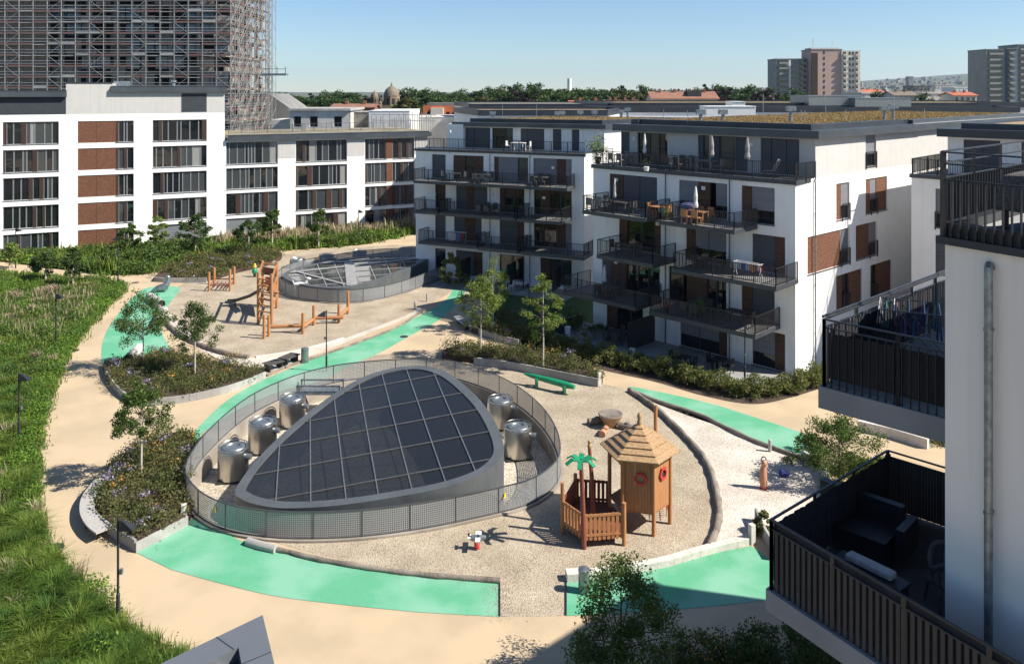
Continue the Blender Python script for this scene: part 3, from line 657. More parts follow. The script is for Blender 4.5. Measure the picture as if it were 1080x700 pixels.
m = MB(); rp.wall(m, 0, 26, 12, 14.6, rph); Fac(RPr, RPk).wall(m, 0, 20, 12, 14.6); Fac(RPk, RPe).wall(m, 0, 26, 12, 14.6); Fac(RPe, RPl).wall(m, 0, 20, 12, 14.6); m.build('penthouse_wall', 'stucco', rgt)
wall_lamp(rgt, rp, ur(1071), 13.9)
m = MB(); ring_prism(m, RP, -.6, .5, 14.45, 14.98); m.build('roof_fascia', 'zinc_dark', rgt)
m = MB(); ring_prism(m, RP, -1.4, -.61, 14.6, 15.35); m.build('roof_parapet', 'zinc_dark', rgt)
m = MB(); m.prism(off_poly(RP, -1.41), 14.6, 15.25); m.build('roof', 'sedum', rgt)

# ---- office block (tall left part) and its lower wing ----
LP = np.array((-45.0, 90.0)); LD = np.array((.908, .42)); LD /= np.linalg.norm(LD)
lw = Fac(LP - LD * 12, LP + LD * 40); UL = lw.au
def office_cells(u0, u1, seed, n=9, grey=.25, brown=.28):
    rs = random.Random(seed); ws = [rs.choice((.55, .9, 1.0, 1.3)) for _ in range(n)]; t = sum(ws); a = UL(u0); L = UL(u1) - UL(u0); out = []; last = ''
    for w in ws:
        k = 'brown' if last != 'brown' and rs.random() < brown else ('greyglass' if rs.random() < grey else 'curtain' if rs.random() < .07 else 'glass')
        ww = w * (.55 if k == 'brown' else 1.1); out.append([ww, k]); last = k
    t = sum(x[0] for x in out); res = []
    for w, k in out: res.append((a, a + L * w / t, k)); a += L * w / t
    return res
off = thing('office_building', (-45, 90, 0), 'tall white office block with brick panels at the left edge in front of the scaffolding', 'office building')
a_end = UL(237); hl = []
rowsz = [11.8, 8.83, 5.87, 2.86, -.1]
for i, z in enumerate(rowsz):
    for (u0, u1) in ((3, 62), (161, 218)):
        if i == 4 and u0 == 161: zt = z + 2.2; cs = [(UL(u0), UL(u1), 'grey')]
        else: cs = office_cells(u0, u1, i * 7 + u0)
        hl.append((UL(u0), UL(u1), z, z + 2.40)); window_unit(lw, off, cs, z, z + 2.40, fmat='frame_grey')
    hl.append((UL(82), UL(141), z, z + 2.38)); window_unit(lw, off, [(UL(82), UL(101.5), 'brick'), (UL(101.8), UL(122), 'brick')], z, z + 2.38)
    window_unit(lw, off, [(UL(122), UL(125), 'brown'), (UL(125), UL(131), 'greyglass' if i % 2 else 'glass'), (UL(131), UL(134), 'brown' if i % 2 else 'glass'), (UL(134), UL(141), 'glass')], z, z + 2.38, fmat='frame_grey')
m = MB(); lw.wall(m, -6, a_end, -1.5, 14.95, hl)
pA = lw.P(-6, 0)[:2]; pB = lw.P(a_end, 0)[:2]; back = -lw.n * 14
Fac(pB, tuple(np.array(pB) + back)).wall(m, 0, 14, -1.5, 15); Fac(tuple(np.array(pB) + back), tuple(np.array(pA) + back)).wall(m, 0, lw.L, -1.5, 15); m.build('wall', 'stucco', off)
m = MB(); lw.wall(m, UL(69.5), UL(122.5), 14.95, 18.35, (), .1, -.02); lw.wall(m, UL(122.5), UL(191.5), 14.95, 17.4, (), .1, -.02); lw.wall(m, UL(218), a_end, 14.95, 17.4, (), .1, -.02)
m.prism([lw.P(UL(69.5), 0, -.03)[:2], lw.P(UL(122), 0, -.03)[:2], lw.P(UL(122), 0, -8)[:2], lw.P(UL(69.5), 0, -8)[:2]], 14.9, 18.34)
m.prism([lw.P(UL(122), 0, -.03)[:2], lw.P(a_end, 0, -.03)[:2], lw.P(a_end, 0, -12)[:2], lw.P(UL(122), 0, -12)[:2]], 14.9, 17.39)
m.build('attic_wall', 'stucco_grey', off)
m = MB(); lw.box(m, -6, UL(69.3), 14.96, 17.0, -.3, -.08); m.build('dark_attic_panel', 'dark_render', off); m = MB(); lw.box(m, UL(191.5), UL(218), 15.1, 17.2, -.3, .01)
m.build('dark_attic_panel', 'dark_render', off)
m = MB(); m.prism([lw.P(-6, 0, -.31)[:2], lw.P(UL(69), 0, -.31)[:2], lw.P(UL(69), 0, -12)[:2], lw.P(-6, 0, -12)[:2]], 14.9, 16.9); m.build('attic_body', 'dark_render', off)
m = MB(); lw.box(m, -6, UL(70.5), 16.85, 17.4, -12, .35); lw.box(m, UL(117), a_end + .25, 17.35, 17.9, -12, .35); m.build('roof_fascia', 'zinc', off)
m = MB(); lw.box(m, -6, UL(70.3), 17.4, 17.55, -11.8, .1); lw.box(m, UL(117.2), a_end + .1, 17.9, 18.05, -11.8, .1); lw.box(m, UL(69.4), UL(119), 18.34, 18.45, -8, .06); m.build('roof_edge', 'zinc_dark', off)
m = MB(); lw.box(m, UL(119.5), UL(137.5), 17.95, 18.6, -4, -2); m.build('roof_hatch', 'galv', off)
m = MB(); m.lathe(lw.P(UL(184), 18.05, -1.5), [(.15, 0), (.15, .35), (.3, .45), (.3, .65), (.05, .8)], 12); m.build('roof_vent', 'steel', off, smooth=True)
wing = thing('office_building', (-25, 99, 0), 'lower white office wing with five rows hidden by planting, between the tall office block and the balconies', 'office building')
wing['label'] = 'lower white office wing with dark window bands, right of the tall office block'
hw = []; b_end = UL(451); wz = [8.87, 5.95, 3.0, 0.05]
for i, z in enumerate(wz):
    h = 2.6 if i == 0 else 2.48
    for (u0, u1) in ((238.5, 293), (312, 366)):
        cs = office_cells(u0, u1, 40 + i * 7 + u0, 9, .75 if u0 < 300 else .35, .1 if u0 < 300 else .3)
        if i == 3 and u0 < 300: cs = [(UL(u0), UL(270), 'grey'), (UL(270), UL(u1), 'glass')]
        hw.append((cs[0][0], cs[-1][1], z, z + h)); window_unit(lw, wing, cs, z, z + h, fmat='frame_grey')
    cs = office_cells(385, 407.7, i + 3, 5, .3, .35); hw.append((UL(385), UL(437), z, z + h)); window_unit(lw, wing, cs, z, z + h, fmat='frame_grey')
    window_unit(lw, wing, [(UL(407.7), UL(414), 'brick')], z, z + h)
    cs = office_cells(414.2, 437, i + 13, 5, .3, .35); window_unit(lw, wing, cs, z, z + h, fmat='frame_grey')
m = MB(); lw.wall(m, a_end + .01, b_end, -1, 11.7, hw)
pB2 = lw.P(a_end, 0)[:2]; pC = lw.P(b_end, 0)[:2]
Fac(pC, tuple(np.array(pC) + back)).wall(m, 0, 14, -1, 11.7); Fac(tuple(np.array(pC) + back), tuple(np.array(pB2) + back)).wall(m, 0, b_end - a_end, -1, 11.7); m.build('wall', 'stucco', wing)
m = MB(); lw.box(m, UL(293.5), UL(311.5), 9.4, 11.6, .0, .02); lw.box(m, UL(366.5), UL(384.5), 9.4, 11.6, .0, .02); lw.box(m, UL(437.5), b_end, 9.4, 11.6, 0, .02); m.build('grey_wall_band', 'stucco_grey', wing)
m = MB(); lw.box(m, a_end + .3, b_end + .4, 11.62, 12.15, -14, .4); m.build('roof_fascia', 'zinc', wing)
m = MB(); lw.box(m, a_end + .3, b_end + .2, 12.15, 12.3, -.6, .1); m.build('roof_edge', 'zinc_dark', wing)
m = MB(); m.prism([lw.P(a_end + .3, 0, -.6)[:2], lw.P(b_end, 0, -.6)[:2], lw.P(b_end, 0, -13.5)[:2], lw.P(a_end + .3, 0, -13.5)[:2]], 12.14, 12.28); m.build('roof', 'sedum_dull', wing)
m = MB(); railing_mb(m, lw.P(a_end + .8, 12.28, -4), lw.P(a_end + 10, 12.28, -4), 1.0, .2); railing_mb(m, lw.P(a_end + 10, 12.28, -6), lw.P(b_end - 1, 12.28, -6), 1.0, 1.2); m.build('roof_railing', 'rail_grey', wing)

# ---- high rise under construction with its scaffold ----
tx1 = -52.7; ty = 150.0; ty1 = 175.0
hr = thing('unfinished_tower', (tx1, ty, 0), 'raw concrete tower under construction behind the scaffolding, upper left', 'building')
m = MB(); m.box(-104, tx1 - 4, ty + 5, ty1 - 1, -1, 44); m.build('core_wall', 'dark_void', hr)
fw = Fac((-104, ty), (tx1, ty)); sw = Fac((tx1, ty), (tx1, ty1))
for k in range(14):
    z = -1 + k * 3.1; m = MB(); m.box(-104, tx1, ty, ty1, z, z + .32); m.build('floor_slab', 'raw_concrete', hr)
m = MB(); rs = random.Random(5)
x = -104
while x < tx1 - 1: m.box(x, x + rs.choice((.5, .5, .9)), ty + .3, ty + .9, -1, 43); x += 5.1
for y in range(155, 175, 5): m.box(tx1 - 1, tx1 - .4, y, y + .6, -1, 43)
m.build('column', 'raw_concrete', hr)
for k in range(13):
    m = MB(); m2 = MB(); z = -1 + k * 3.1 + .32
    for j in range(19):
        x = -104 + j * 2.72
        q = rs.random()
        zone = (j * 5 // 19); pz = (.75, .2, .55, .3, .6)[zone]
        if q < .55 * pz: m.box(x, x + 2.7, ty + .5, ty + .7, z, z + (1.1 if q < .25 else 2.76))
        elif q < .85: m2.box(x + .1, x + 2.6, ty + .6, ty + .66, z + .5, z + 2.7)
    for j in range(9):
        y = ty + 1 + j * 2.7
        if rs.random() < .5: m.box(tx1 - .7, tx1 - .5, y, y + 2.6, z, z + rs.choice((1, 2.76)))
    m.build('infill_wall', 'raw_concrete', hr); m2.build('window', 'blue_glass', hr)
sc = thing('scaffold', (tx1 + 1.4, ty - 1.3, 0), 'steel tube scaffold with red toe boards wrapped round the unfinished tower', 'scaffold')
fy = ty - 1.4; sx = tx1 + 1.4; xs = [sx - 2.57 * k for k in range(20)]; ys = [fy + 2.4 * k for k in range(11)]
for i, x in enumerate(xs):
    m = MB(); m.bar((x, fy, 0), (x, fy, 42), .11); m.bar((x, fy + .75, 0), (x, fy + .75, 42), .06); m.build('upright', 'scaf', sc)
for y in ys[1:]:
    m = MB(); m.bar((sx, y, 0), (sx, y, 42), .09); m.bar((sx - .75, y, 0), (sx - .75, y, 42), .07); m.build('upright', 'scaf', sc)
for k in range(1, 21):
    z = k * 2.0; m = MB(); m.box(xs[-1], sx, fy + .04, fy + .75, z - .12, z); m.box(sx - .75, sx - .04, fy + .76, ys[-1], z - .05, z); m.build('scaffold_deck', 'plank2', sc)
    m = MB(); mg = MB()
    for j in range(19):
        if rs.random() < .5: m.box(xs[j + 1] + .05, xs[j] - .05, fy - .03, fy + .02, z, z + .22)
        elif rs.random() < .6: mg.box(xs[j + 1] + .05, xs[j] - .05, fy - .03, fy + .02, z, z + rs.choice((.2, .3, .45)))
    for j in range(10):
        if (k + j) % 3: m.box(sx, sx + .05, ys[j], ys[j + 1], z, z + .17)
    m.build('toe_board', 'plank', sc); mg.build('toe_board', 'plank2', sc)
    m = MB()
    for dz in (.5, 1.0): m.bar((xs[-1], fy, z + dz), (sx, fy, z + dz), .09); m.bar((sx, fy, z + dz), (sx, ys[-1], z + dz), .05)
    m.build('guard_rail', 'scaf', sc)
m = MB()
for j in range(0, 19, 3):
    for k in range(0, 20): 
        a, b = (xs[j], xs[j + 1]) if (k + j) % 2 else (xs[j + 1], xs[j]); m.bar((a, fy - .05, k * 2.0), (b, fy - .05, k * 2 + 2.0), .06)
for j in range(0, 10):
    for k in range(0, 20):
        a, b = (ys[j], ys[j + 1]) if (k + j) % 2 else (ys[j + 1], ys[j]); m.bar((sx + .05, a, k * 2.0), (sx + .05, b, k * 2 + 2.0), .07)
        m.bar((sx + 1.3, a, k * 2.0), (sx + 1.3, b, k * 2 + 2.0), .06)
for y in ys: m.bar((sx + 1.3, y, 0), (sx + 1.3, y, 42), .08)
m.build('brace', 'scaf', sc)
m = MB(); n0 = at(49, 50, fy - .15)[0]
for j in range(1): 
    m.hexa([(xs[-1], fy + .9, 0), (n0, fy + .9, 0), (n0, fy + .91, 0), (xs[-1], fy + .91, 0)], [(xs[-1], fy + .9, 42), (n0, fy + .9, 42), (n0, fy + .91, 42), (xs[-1], fy + .91, 42)])
m.build('netting', 'net', sc)
m = MB(); hx = sx + 1.8
for dx in (0, .8):
    for dy in (0, .8): m.bar((hx + dx, 165 + dy, 0), (hx + dx, 165 + dy, 40), .09)
for k in range(26): m.bar((hx, 165, k * 1.5), (hx + .8, 165, k * 1.5 + 1.5), .07); m.bar((hx, 165, k * 1.5), (hx + .8, 165, k * 1.5), .07)
m.build('hoist_mast', 'scaf', sc)
m = MB(); m.box(hx - 1, hx + 4, 164, 166, 20.6, 21.0); 
for dx in (0, 1.6, 3.2, 4.9): m.bar((hx - .95 + dx, 164, 21), (hx - .95 + dx, 164, 22.3), .12)
m.bar((hx - 1, 164, 21.9), (hx + 4, 164, 21.9), .1); m.build('hoist_platform', 'bluegrey', sc)

# ---- nearest building on the right, its two balconies and roof terrace ----
W = (6.40, 12.05); Cd = np.array((.506, -.862)); Cd /= np.linalg.norm(Cd)
We = V2(W, B_, 19.6); Wc = V2(W, Cd, 13); Wk = V2(We, -np.array((-B_[1], B_[0])), 12)
near = thing('apartment_building', (W[0], W[1], 0), 'nearest white building at the right edge with a galvanised pipe and two big balconies', 'apartment building')
nf = Fac(Wc, W); nf = Fac(V2(W, Cd, 0), Wc)  # traversed so that n points to the courtyard
wallc = Fac(W, Wc); bw = Fac(We, W)
m = MB(); wallc.wall(m, 0, 13, -.3, 15.25); bw.wall(m, 0, 19.6, -.3, 15.25)
Fac(Wc, Wk).wall(m, 0, float(np.linalg.norm(np.array(Wk) - np.array(Wc))), -.3, 15.25); Fac(Wk, We).wall(m, 0, 12, -.3, 15.25)
m.build('wall', 'stucco_bounce', near)
m = MB(); m.prism(off_poly([W, Wc, Wk, We], .1), 15.25, 15.36); m.build('terrace_edge', 'zinc_dark', near)
m = MB(); ring_prism(m, [W, Wc, Wk, We], -.16, .02, 15.362, 15.56); m.build('terrace_upstand', 'dark_metal', near)
m = MB(); m.prism(off_poly([W, Wc, Wk, We], -.17), 15.362, 15.42); m.build('terrace_floor', 'patio', near)
def flat_rail(m, p, q, h, step=.12, posts=1.3, extra=(.0, .17, .40), bw=.012, bd=.045):
    p = Vector(p); q = Vector(q); L = (q - p).length; Z = Vector((0, 0, 1)); dd = (q - p).normalized()
    for e in extra: m.bar(p + Z * (h - e), q + Z * (h - e), .045 if e == 0 else .022, .022)
    n = int(L / step)
    for i in range(1, n): x = p + (q - p) * (i / n); m.bar(x - Z * .08, x + Z * (h - (extra[-1])), bd, bw, up=tuple(dd))
    k = max(1, round(L / posts))
    for i in range(k + 1): x = p + (q - p) * (i / k); m.bar(x - Z * .12, x + Z * h, .05, .05)
m = MB(); flat_rail(m, wallc.P(.02, 15.4, .06), wallc.P(12, 15.4, .06), 1.2); m.build('railing', 'rail', near)
m = MB(); flat_rail(m, bw.P(19.55, 15.4, .06), bw.P(12.2, 15.4, .06), 1.2); m.build('railing', 'rail', near)
a = wallc.au(1048); m = MB(); o = .13
m.tube([wallc.P(a - .03, 15.02, 0), wallc.P(a - .03, 15.06, .06), wallc.P(a, 15.02, o), wallc.P(a, 14.93, o), wallc.P(a, 0, o)], .056, 16)
for z in (14.15, 11.6, 9.6): m.tube([wallc.P(a, z, o), wallc.P(a, z + .035, o)], .066, 16); wallc.box(m, a - .01, a + .01, z, z + .03, 0, o)
m.build('downpipe', 'galv', near, smooth=True)
# upper balcony
UC = at(863, 405.7, 14.3)[:2]; zu = 12.35; UA = V2(UC, A_, 2.55); UB = V2(UC, B_, 6.2); UD = V2(UB, A_, 2.55)
def near_balcony(poly, zt, thick, label):
    m = MB(); m.prism(poly, zt - thick, zt - .02); s = m.build('balcony', 'slab', near); s['label'] = label
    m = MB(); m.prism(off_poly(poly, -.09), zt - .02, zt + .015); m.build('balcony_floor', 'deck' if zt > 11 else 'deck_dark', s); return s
s1 = near_balcony([UA, UD, UB, UC][::-1] if False else [UC, UA, UD, UB], zu, .40, 'upper near balcony with a laundry rack behind black fabric')
q = lambda p, z: (p[0], p[1], z)
ia = V2(V2(UC, A_, .07), B_, .07); ib = V2(V2(UB, A_, .07), B_, -.07); ic = V2(UA, B_, .07)
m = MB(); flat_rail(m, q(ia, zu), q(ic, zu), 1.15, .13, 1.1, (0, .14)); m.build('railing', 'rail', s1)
m = MB(); flat_rail(m, q(ia, zu), q(ib, zu), 1.15, .13, 1.3, (0, .14)); m.bar(q(V2(ia, A_, -.03), zu + 1.19), q(V2(ib, A_, -.03), zu + 1.19), .035, .035); m.build('railing', 'rail_grey', s1)
def fabric(p, q_, z0, z1, parent, seed=0, n=60, amp=.012):
    m = MB(); rs = random.Random(seed); d = (np.array(q_) - np.array(p)); L = np.linalg.norm(d); nn = np.array((d[1], -d[0])) / L; P = []
    for i in range(n + 1):
        x = np.array(p) + d * i / n + nn * amp * math.sin(i * 2.1 + seed) * rs.uniform(.3, 1.2); P.append((x, z1 - .02 * abs(math.sin(i * .5)) - rs.random() * .008))
    for i in range(n):
        a, za = P[i]; b, zb = P[i + 1]; m.quad((a[0], a[1], z0), (b[0], b[1], z0), (b[0], b[1], zb), (a[0], a[1], za))
    return m.build('privacy_fabric', 'fabric_black', parent)
fabric(V2(V2(UC, A_, .12), B_, .12), V2(UA, B_, .12), zu + .12, zu + .93, s1, 1)
fabric(V2(V2(UC, A_, .14), B_, .12), V2(V2(UB, A_, .14), B_, -1.6), zu + .12, zu + 1.0, s1, 2)
# lower balcony
zl = 9.35; L1 = at(806, 549.7, 13.43)[:2]; L1 = (4.17, 13.40); L2 = g(934, 472.6, zl + 1.12)[:2]; L3 = V2(L1, Cd, 9.5); L2b = V2(L2, A_, 3.2); L3b = V2(L3, B_, 2.0); 
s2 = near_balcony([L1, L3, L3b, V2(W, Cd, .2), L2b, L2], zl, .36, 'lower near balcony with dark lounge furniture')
l1 = V2(V2(L1, Cd, .07), B_, .07); l2 = V2(V2(L2, A_, .07), B_, -.07); l3 = V2(L3, B_, .07); l4 = V2(L2b, B_, -.07)
m = MB(); flat_rail(m, q(l1, zl), q(l3, zl), 1.12, .108, 1.2, (0, .15), .060, .012); m.build('railing', 'rail_brown', s2)
m = MB(); flat_rail(m, q(l1, zl), q(l2, zl), 1.12, .15, 1.3, (0, .15)); m.build('railing', 'rail', s2)
m = MB(); flat_rail(m, q(l2, zl), q(l4, zl), 1.12, .12, 1.3, (0, .15)); m.build('railing', 'rail', s2)
for (a_, b_, sd_) in ((V2(l1, B_, .05), V2(l3, B_, .05), 5), (V2(l1, Cd, .05), V2(l2, A_, .05), 6)):
    fabric(a_, b_, zl + .1, zl + 1.09, s2, sd_, 70)
# reed like slats on the far side of the lower balcony
m = MB(); pa = V2(l2, B_, -.06); pb_ = V2(l4, B_, -.06)
for i in range(60):
    t = i / 60; x = pa[0] + (pb_[0] - pa[0]) * t; y = pa[1] + (pb_[1] - pa[1]) * t
    m.rbox((x, y, zl + .55), (.049, .012, 1.0), math.atan2(pb_[1] - pa[1], pb_[0] - pa[0]))
m.build('reed_screen', 'frame', s2)

# ---- corner of the grey roof frame below the camera ----
pz = 6.0; P0 = g(277, 648, pz)[:2]; Pa = g(187, 691, pz)[:2]; Pb = g(289.5, 700, pz)[:2]; Pi = g(251.5, 682, pz)[:2]
da = np.array(Pa) - np.array(P0); da /= np.linalg.norm(da); db = np.array(Pb) - np.array(P0); db /= np.linalg.norm(db)
bay = thing('glazed_bay', (P0[0], P0[1], 0), 'corner of a grey metal framed glazed roof, cut by the bottom edge of the photo', 'bay window')
A2 = V2(P0, da, 9); B2 = V2(P0, db, 6); C2 = V2(A2, db, 6); Ai = V2(Pi, da, 7); Bi = V2(Pi, db, 4.4)
m = MB(); poly = [P0, A2, C2, B2] if True else None
zf = pz
m.quad(q(P0, zf), q(A2, zf), q(Ai, zf - .0), q(Pi, zf)); m.quad(q(P0, zf), q(Pi, zf), q(Bi, zf), q(B2, zf))
m.quad(q(P0, 0), q(A2, 0), q(A2, zf), q(P0, zf)); m.quad(q(B2, 0), q(P0, 0), q(P0, zf), q(B2, zf))
m.quad(q(Pi, zf), q(Ai, zf), q(Ai, zf - .5), q(Pi, zf - .5)); m.quad(q(Bi, zf), q(Pi, zf), q(Pi, zf - .5), q(Bi, zf - .5)); m.build('frame', 'portal', bay)
m = MB(); e = .012
for t in (1.05, 3.4, 5.8):
    a = V2(P0, da, t); b = V2(Pi, da, t - .95); m.bar(q(a, zf + .002), q(b, zf + .002), .02, .006)
for t in (1.3, 3.6):
    a = V2(P0, db, t); b = V2(Pi, db, t - .75); m.bar(q(a, zf + .002), q(b, zf + .002), .02, .006)
m.build('sheet_joint', 'frame', bay)
m = MB(); m.quad(q(Pi, zf - .25), q(Ai, zf - .25), q(V2(Ai, db, 4.4), zf - .25), q(Bi, zf - .25)); pn = m.build('pane', 'glass_grey', bay)
m = MB()
for t in (.45, 1.6, 2.75): a = V2(Pi, da, t); m.bar(q(a, zf - .22), q(V2(a, db, 4.4), zf - .22), .06, .06)
m.build('glazing_bar', 'frame', bay)
# ================= GROUND =================
def px(pts, z=0.0): return [g(u, v, z)[:2] for u, v in pts]
FH = 1.15   # fence height of the skylight rings
ring2 = cr([g(u, v, FH)[:2] for u, v in [(196, 498), (199, 482), (219, 454), (258, 420.6), (296.7, 401), (335.6, 388.5), (374.5, 382), (421, 378.6), (466, 378.6), (499, 386), (530, 398), (553, 412), (573, 430), (586.5, 451), (591, 471), (587, 485), (569, 500), (549.5, 508), (522, 514.5), (491, 521), (460, 527), (427, 532), (394, 536), (361, 538.5), (328, 539.5), (295, 539), (265.6, 536), (242, 531.5), (221, 524), (205, 512.5)]], 3, True)
ring1 = cr([g(u, v, FH)[:2] for u, v in [(292, 288), (297, 295), (309, 300.5), (339, 304.5), (364, 305.5), (394, 303), (425, 296), (455.5, 285), (471, 277.5), (474.5, 270), (463, 264.5), (440, 262), (410, 262), (379, 264.5), (345.6, 269.5), (318, 274.5), (302, 280)]], 3, True)
holes2 = [ring1, ring2]
big_outline = [(-9000, -300), (9000, -300), (9000, 9000), (-9000, 9000)]
yard = [(-60, -45), (60, -45)] + px([(1300, 250), (-200, 250)])
sheet('ground', big_outline, -.06, 'far_ground', [yard])
sheet('courtyard_soil', yard, -.03, 'soil', holes2)
path_poly = px([(-180, 284), (0, 276), (90, 288), (170, 284), (300, 262), (440, 244), (500, 258), (640, 330), (760, 395), (870, 400), (1300, 470)]) + [(40, 10), (40, -44), (-18, -44)] + px([(-60, 800), (60, 720), (30, 600), (36, 480), (60, 380), (125, 300), (80, 292), (-180, 292)])  # paving carried on unseen below the camera to bounce warm light
sheet('path', path_poly, 0.0, 'path', holes2)
# play surfaces
g1 = gp([(206, 296), (240, 287), (285, 277), (300, 268), (350, 262), (430, 258), (478, 262), (482, 285), (478, 305), (455, 319), (430, 331), (395, 345), (350, 361), (310, 371), (275, 376), (245, 373), (218, 362), (196, 347), (178, 331), (177, 312), (190, 301)], .004)
sheet('play_gravel', g1, .004, 'gravel', [ring1])
sheet('sand_strip', gp([(272, 377), (310, 372), (352, 361), (390, 347), (432, 331), (444, 323), (440, 330), (420, 339), (388, 352), (352, 366), (312, 381), (290, 390), (262, 386), (230, 378), (204, 364), (180, 344), (168, 330), (174, 326), (195, 346), (218, 363), (245, 374)], .008, 4), .008, 'sand')
sheet('green_strip', gp([(482, 300), (470, 316), (442, 333), (402, 351), (366, 366), (330, 379), (300, 391), (262, 408), (232, 428), (205, 455), (196, 468), (204, 470), (215, 455), (232, 447), (268, 425), (330, 405), (370, 385), (400, 372), (436, 352), (462, 338), (480, 322), (492, 305)], .008, 4), .008, 'rubber', [ring2])
sheet('green_strip', gp([(157, 303), (189, 303), (180, 318), (172, 332), (170, 350), (180, 372), (150, 378), (112, 386), (107, 368), (113, 348), (127, 328), (142, 312)], .008, 4), .008, 'rubber')
g2 = gp([(262, 560), (300, 575), (360, 590), (430, 603), (480, 609), (527, 614)], .004, closed=False) + px([(527, 650), (597, 649), (597, 613)], .004) + gp([(640, 606), (700, 597), (745, 583), (757, 560), (758, 530), (750, 500), (735, 476), (712, 452), (688, 431), (664, 412), (632, 404), (560, 388), (500, 372), (430, 372), (330, 385), (220, 440), (196, 500), (215, 545)], .004, closed=False)
sheet('play_gravel', g2, .004, 'gravel', [ring2])
sheet('green_strip', px([(143, 582)], .012) + gp([(180, 563), (205, 547), (262, 573), (330, 589), (400, 600), (460, 607), (527, 614.5)], .012, closed=False) + px([(527, 650)], .012) + gp([(440, 645), (360, 637), (290, 628), (230, 614), (180, 600)], .012, closed=False), .012, 'rubber', [ring2])
sheet('green_strip', px([(597, 613)], .012) + gp([(640, 607), (700, 598), (750, 584), (792, 575)], .012, closed=False) + px([(812, 590), (850, 622)], .012) + gp([(812, 632), (760, 638), (700, 643), (597, 649)], .012, closed=False), .012, 'rubber')
sheet('green_strip', gp([(662, 408), (700, 414), (750, 425.5), (800, 441), (862, 464), (858, 487), (840, 481), (800, 466), (760, 450), (720, 436), (690, 424)], .008, 5), .008, 'rubber')
sheet('sand_pit', gp([(672, 416), (700, 427), (745, 441), (795, 464), (845, 483), (866, 500), (868, 530), (830, 548), (800, 566), (756, 580), (757, 555), (757, 530), (750, 500), (735, 476), (712, 452), (690, 431)], .008, 5), .008, 'sand')
sheet('lawn', gp([(476, 272), (500, 262), (560, 280), (640, 310), (640, 345), (600, 352), (560, 345), (520, 325), (488, 302)], .006, 3), .006, 'lawn')
sheet('patio', [fr.P(-3, 0, 5.6)[:2], fr.P(fr.L + 0, 0, 4.0)[:2], fr.P(fr.L, 0, .0)[:2], fr.P(-3, 0, 0)[:2]], .012, 'patio')
sheet('patio', [mf.P(-2, 0, 3.4)[:2], mf.P(mf.L - .5, 0, 3.6)[:2], mf.P(mf.L, 0, 0)[:2], mf.P(-2, 0, 0)[:2]], .012, 'patio')

# kerbs, logs and low walls
def kerb_thing(name, pts, w, z1, mat, label, cat, z=0.0, smooth=True, z0=-.04, n=5):
    m = MB(); P = [g(u, v, z)[:2] for u, v in pts]; P = cr(P, n) if smooth else P; strip(m, P, w, z0, z1); return tag(m.build(name, mat, bevel=.012), label, cat)
def log_edge(pts, r, label, seed=1):
    rs = random.Random(seed); P = cr([g(u, v)[:2] for u, v in pts], 6); m = MB()
    m.tube([(x + rs.uniform(-.02, .02), y + rs.uniform(-.02, .02), r * .62) for x, y in P], [r * rs.uniform(.82, 1.15) for _ in P], 9)
    return tag(m.build('log_edging', 'log', smooth=True), label, 'log edging')
log_edge([(664, 413), (690, 431), (714, 453), (737, 478), (750, 500), (757, 530), (757, 555), (748, 580)], .16, 'long curved dark log edging between the beige gravel and the white sand pit', 2)
log_edge([(665, 413), (700, 427), (738, 439), (790, 464), (850, 486)], .12, 'dark log edging between the white sand pit and the green strip beside the hedge path', 3)
log_edge([(168, 323), (170, 333), (184, 350), (208, 364), (238, 374), (262, 378)], .17, 'dark log edging round the far end of the gravel with the climbing frame', 4)
log_edge([(281, 397), (300, 388), (340, 375), (380, 361), (420, 345), (446, 328)], .09, 'thin brown log edging along the green strip by the black bench', 5)
log_edge([(214, 293), (240, 287), (268, 281), (290, 278)], .22, 'thick dark log lying before the far flower bed', 6)
log_edge([(261, 571), (290, 580), (340, 592), (400, 602), (450, 608), (527, 614)], .10, 'thin grey log edging between the near green strip and the gravel', 7)
m = MB(); m.tube([g(261, 571, .1), g(275, 575, .12), g(291, 579, .1)], .16, 9); tag(m.build('log', 'bench_wood', smooth=True), 'short pale thick log lying by the near left corner of the mesh ring', 'log')
kerb_thing('kerb', [(597, 611), (612, 610)], .38, .3, 'kerb', 'short white stone block at the end of the white kerb near the front tree', 'stone block', smooth=False)
kerb_thing('kerb', [(620, 609), (660, 603), (700, 596), (745, 583), (790, 572)], .30, .26, 'kerb', 'curved white stone kerb between the gravel and the near right green strip', 'kerb')
kerb_thing('kerb', [(270, 377), (310, 371), (350, 361), (362, 357)], .20, .09, 'kerb', 'thin white kerb at the near edge of the climbing frame gravel', 'kerb')
kerb_thing('edge_strip', [(527, 614), (527, 650)], .05, .05, 'rail', 'dark straight steel edge between the long near green strip and the gravel', 'edging', smooth=False)
kerb_thing('edge_strip', [(597, 613), (597, 649)], .05, .05, 'rail', 'dark straight steel edge beside the green strip behind the front tree', 'edging', smooth=False)
for (u, v, h, lab) in ((632, 406, .75, 'pale square post at the right end of the flower trough by the green seesaw'), (194, 551, .75, 'pale post at the corner of the green strip and the purple flower bed'), (793, 573, .75, 'pale post at the corner of white kerb, sand pit and balcony'), (812, 476, .6, 'pale post where the green strip by the hedge path ends'), (205 - .5, 296.5, .6, 'pale post before the far flower bed'), (437.5, 326, .7, 'left of two short posts on the green strip by the far mesh ring'), (450.5, 318, .7, 'right of two short posts on the green strip by the far mesh ring')):
    x, y, _ = g(u, v); m = MB(); m.lathe((x, y, -.02), [(.085, 0), (.085, h - .03), (.06, h)], 8) if h < .75 else m.rbox((x, y, h / 2), (.2, .2, h), .4); tag(m.build('post', 'kerb' if h >= .75 else 'bench_wood'), lab, 'post')

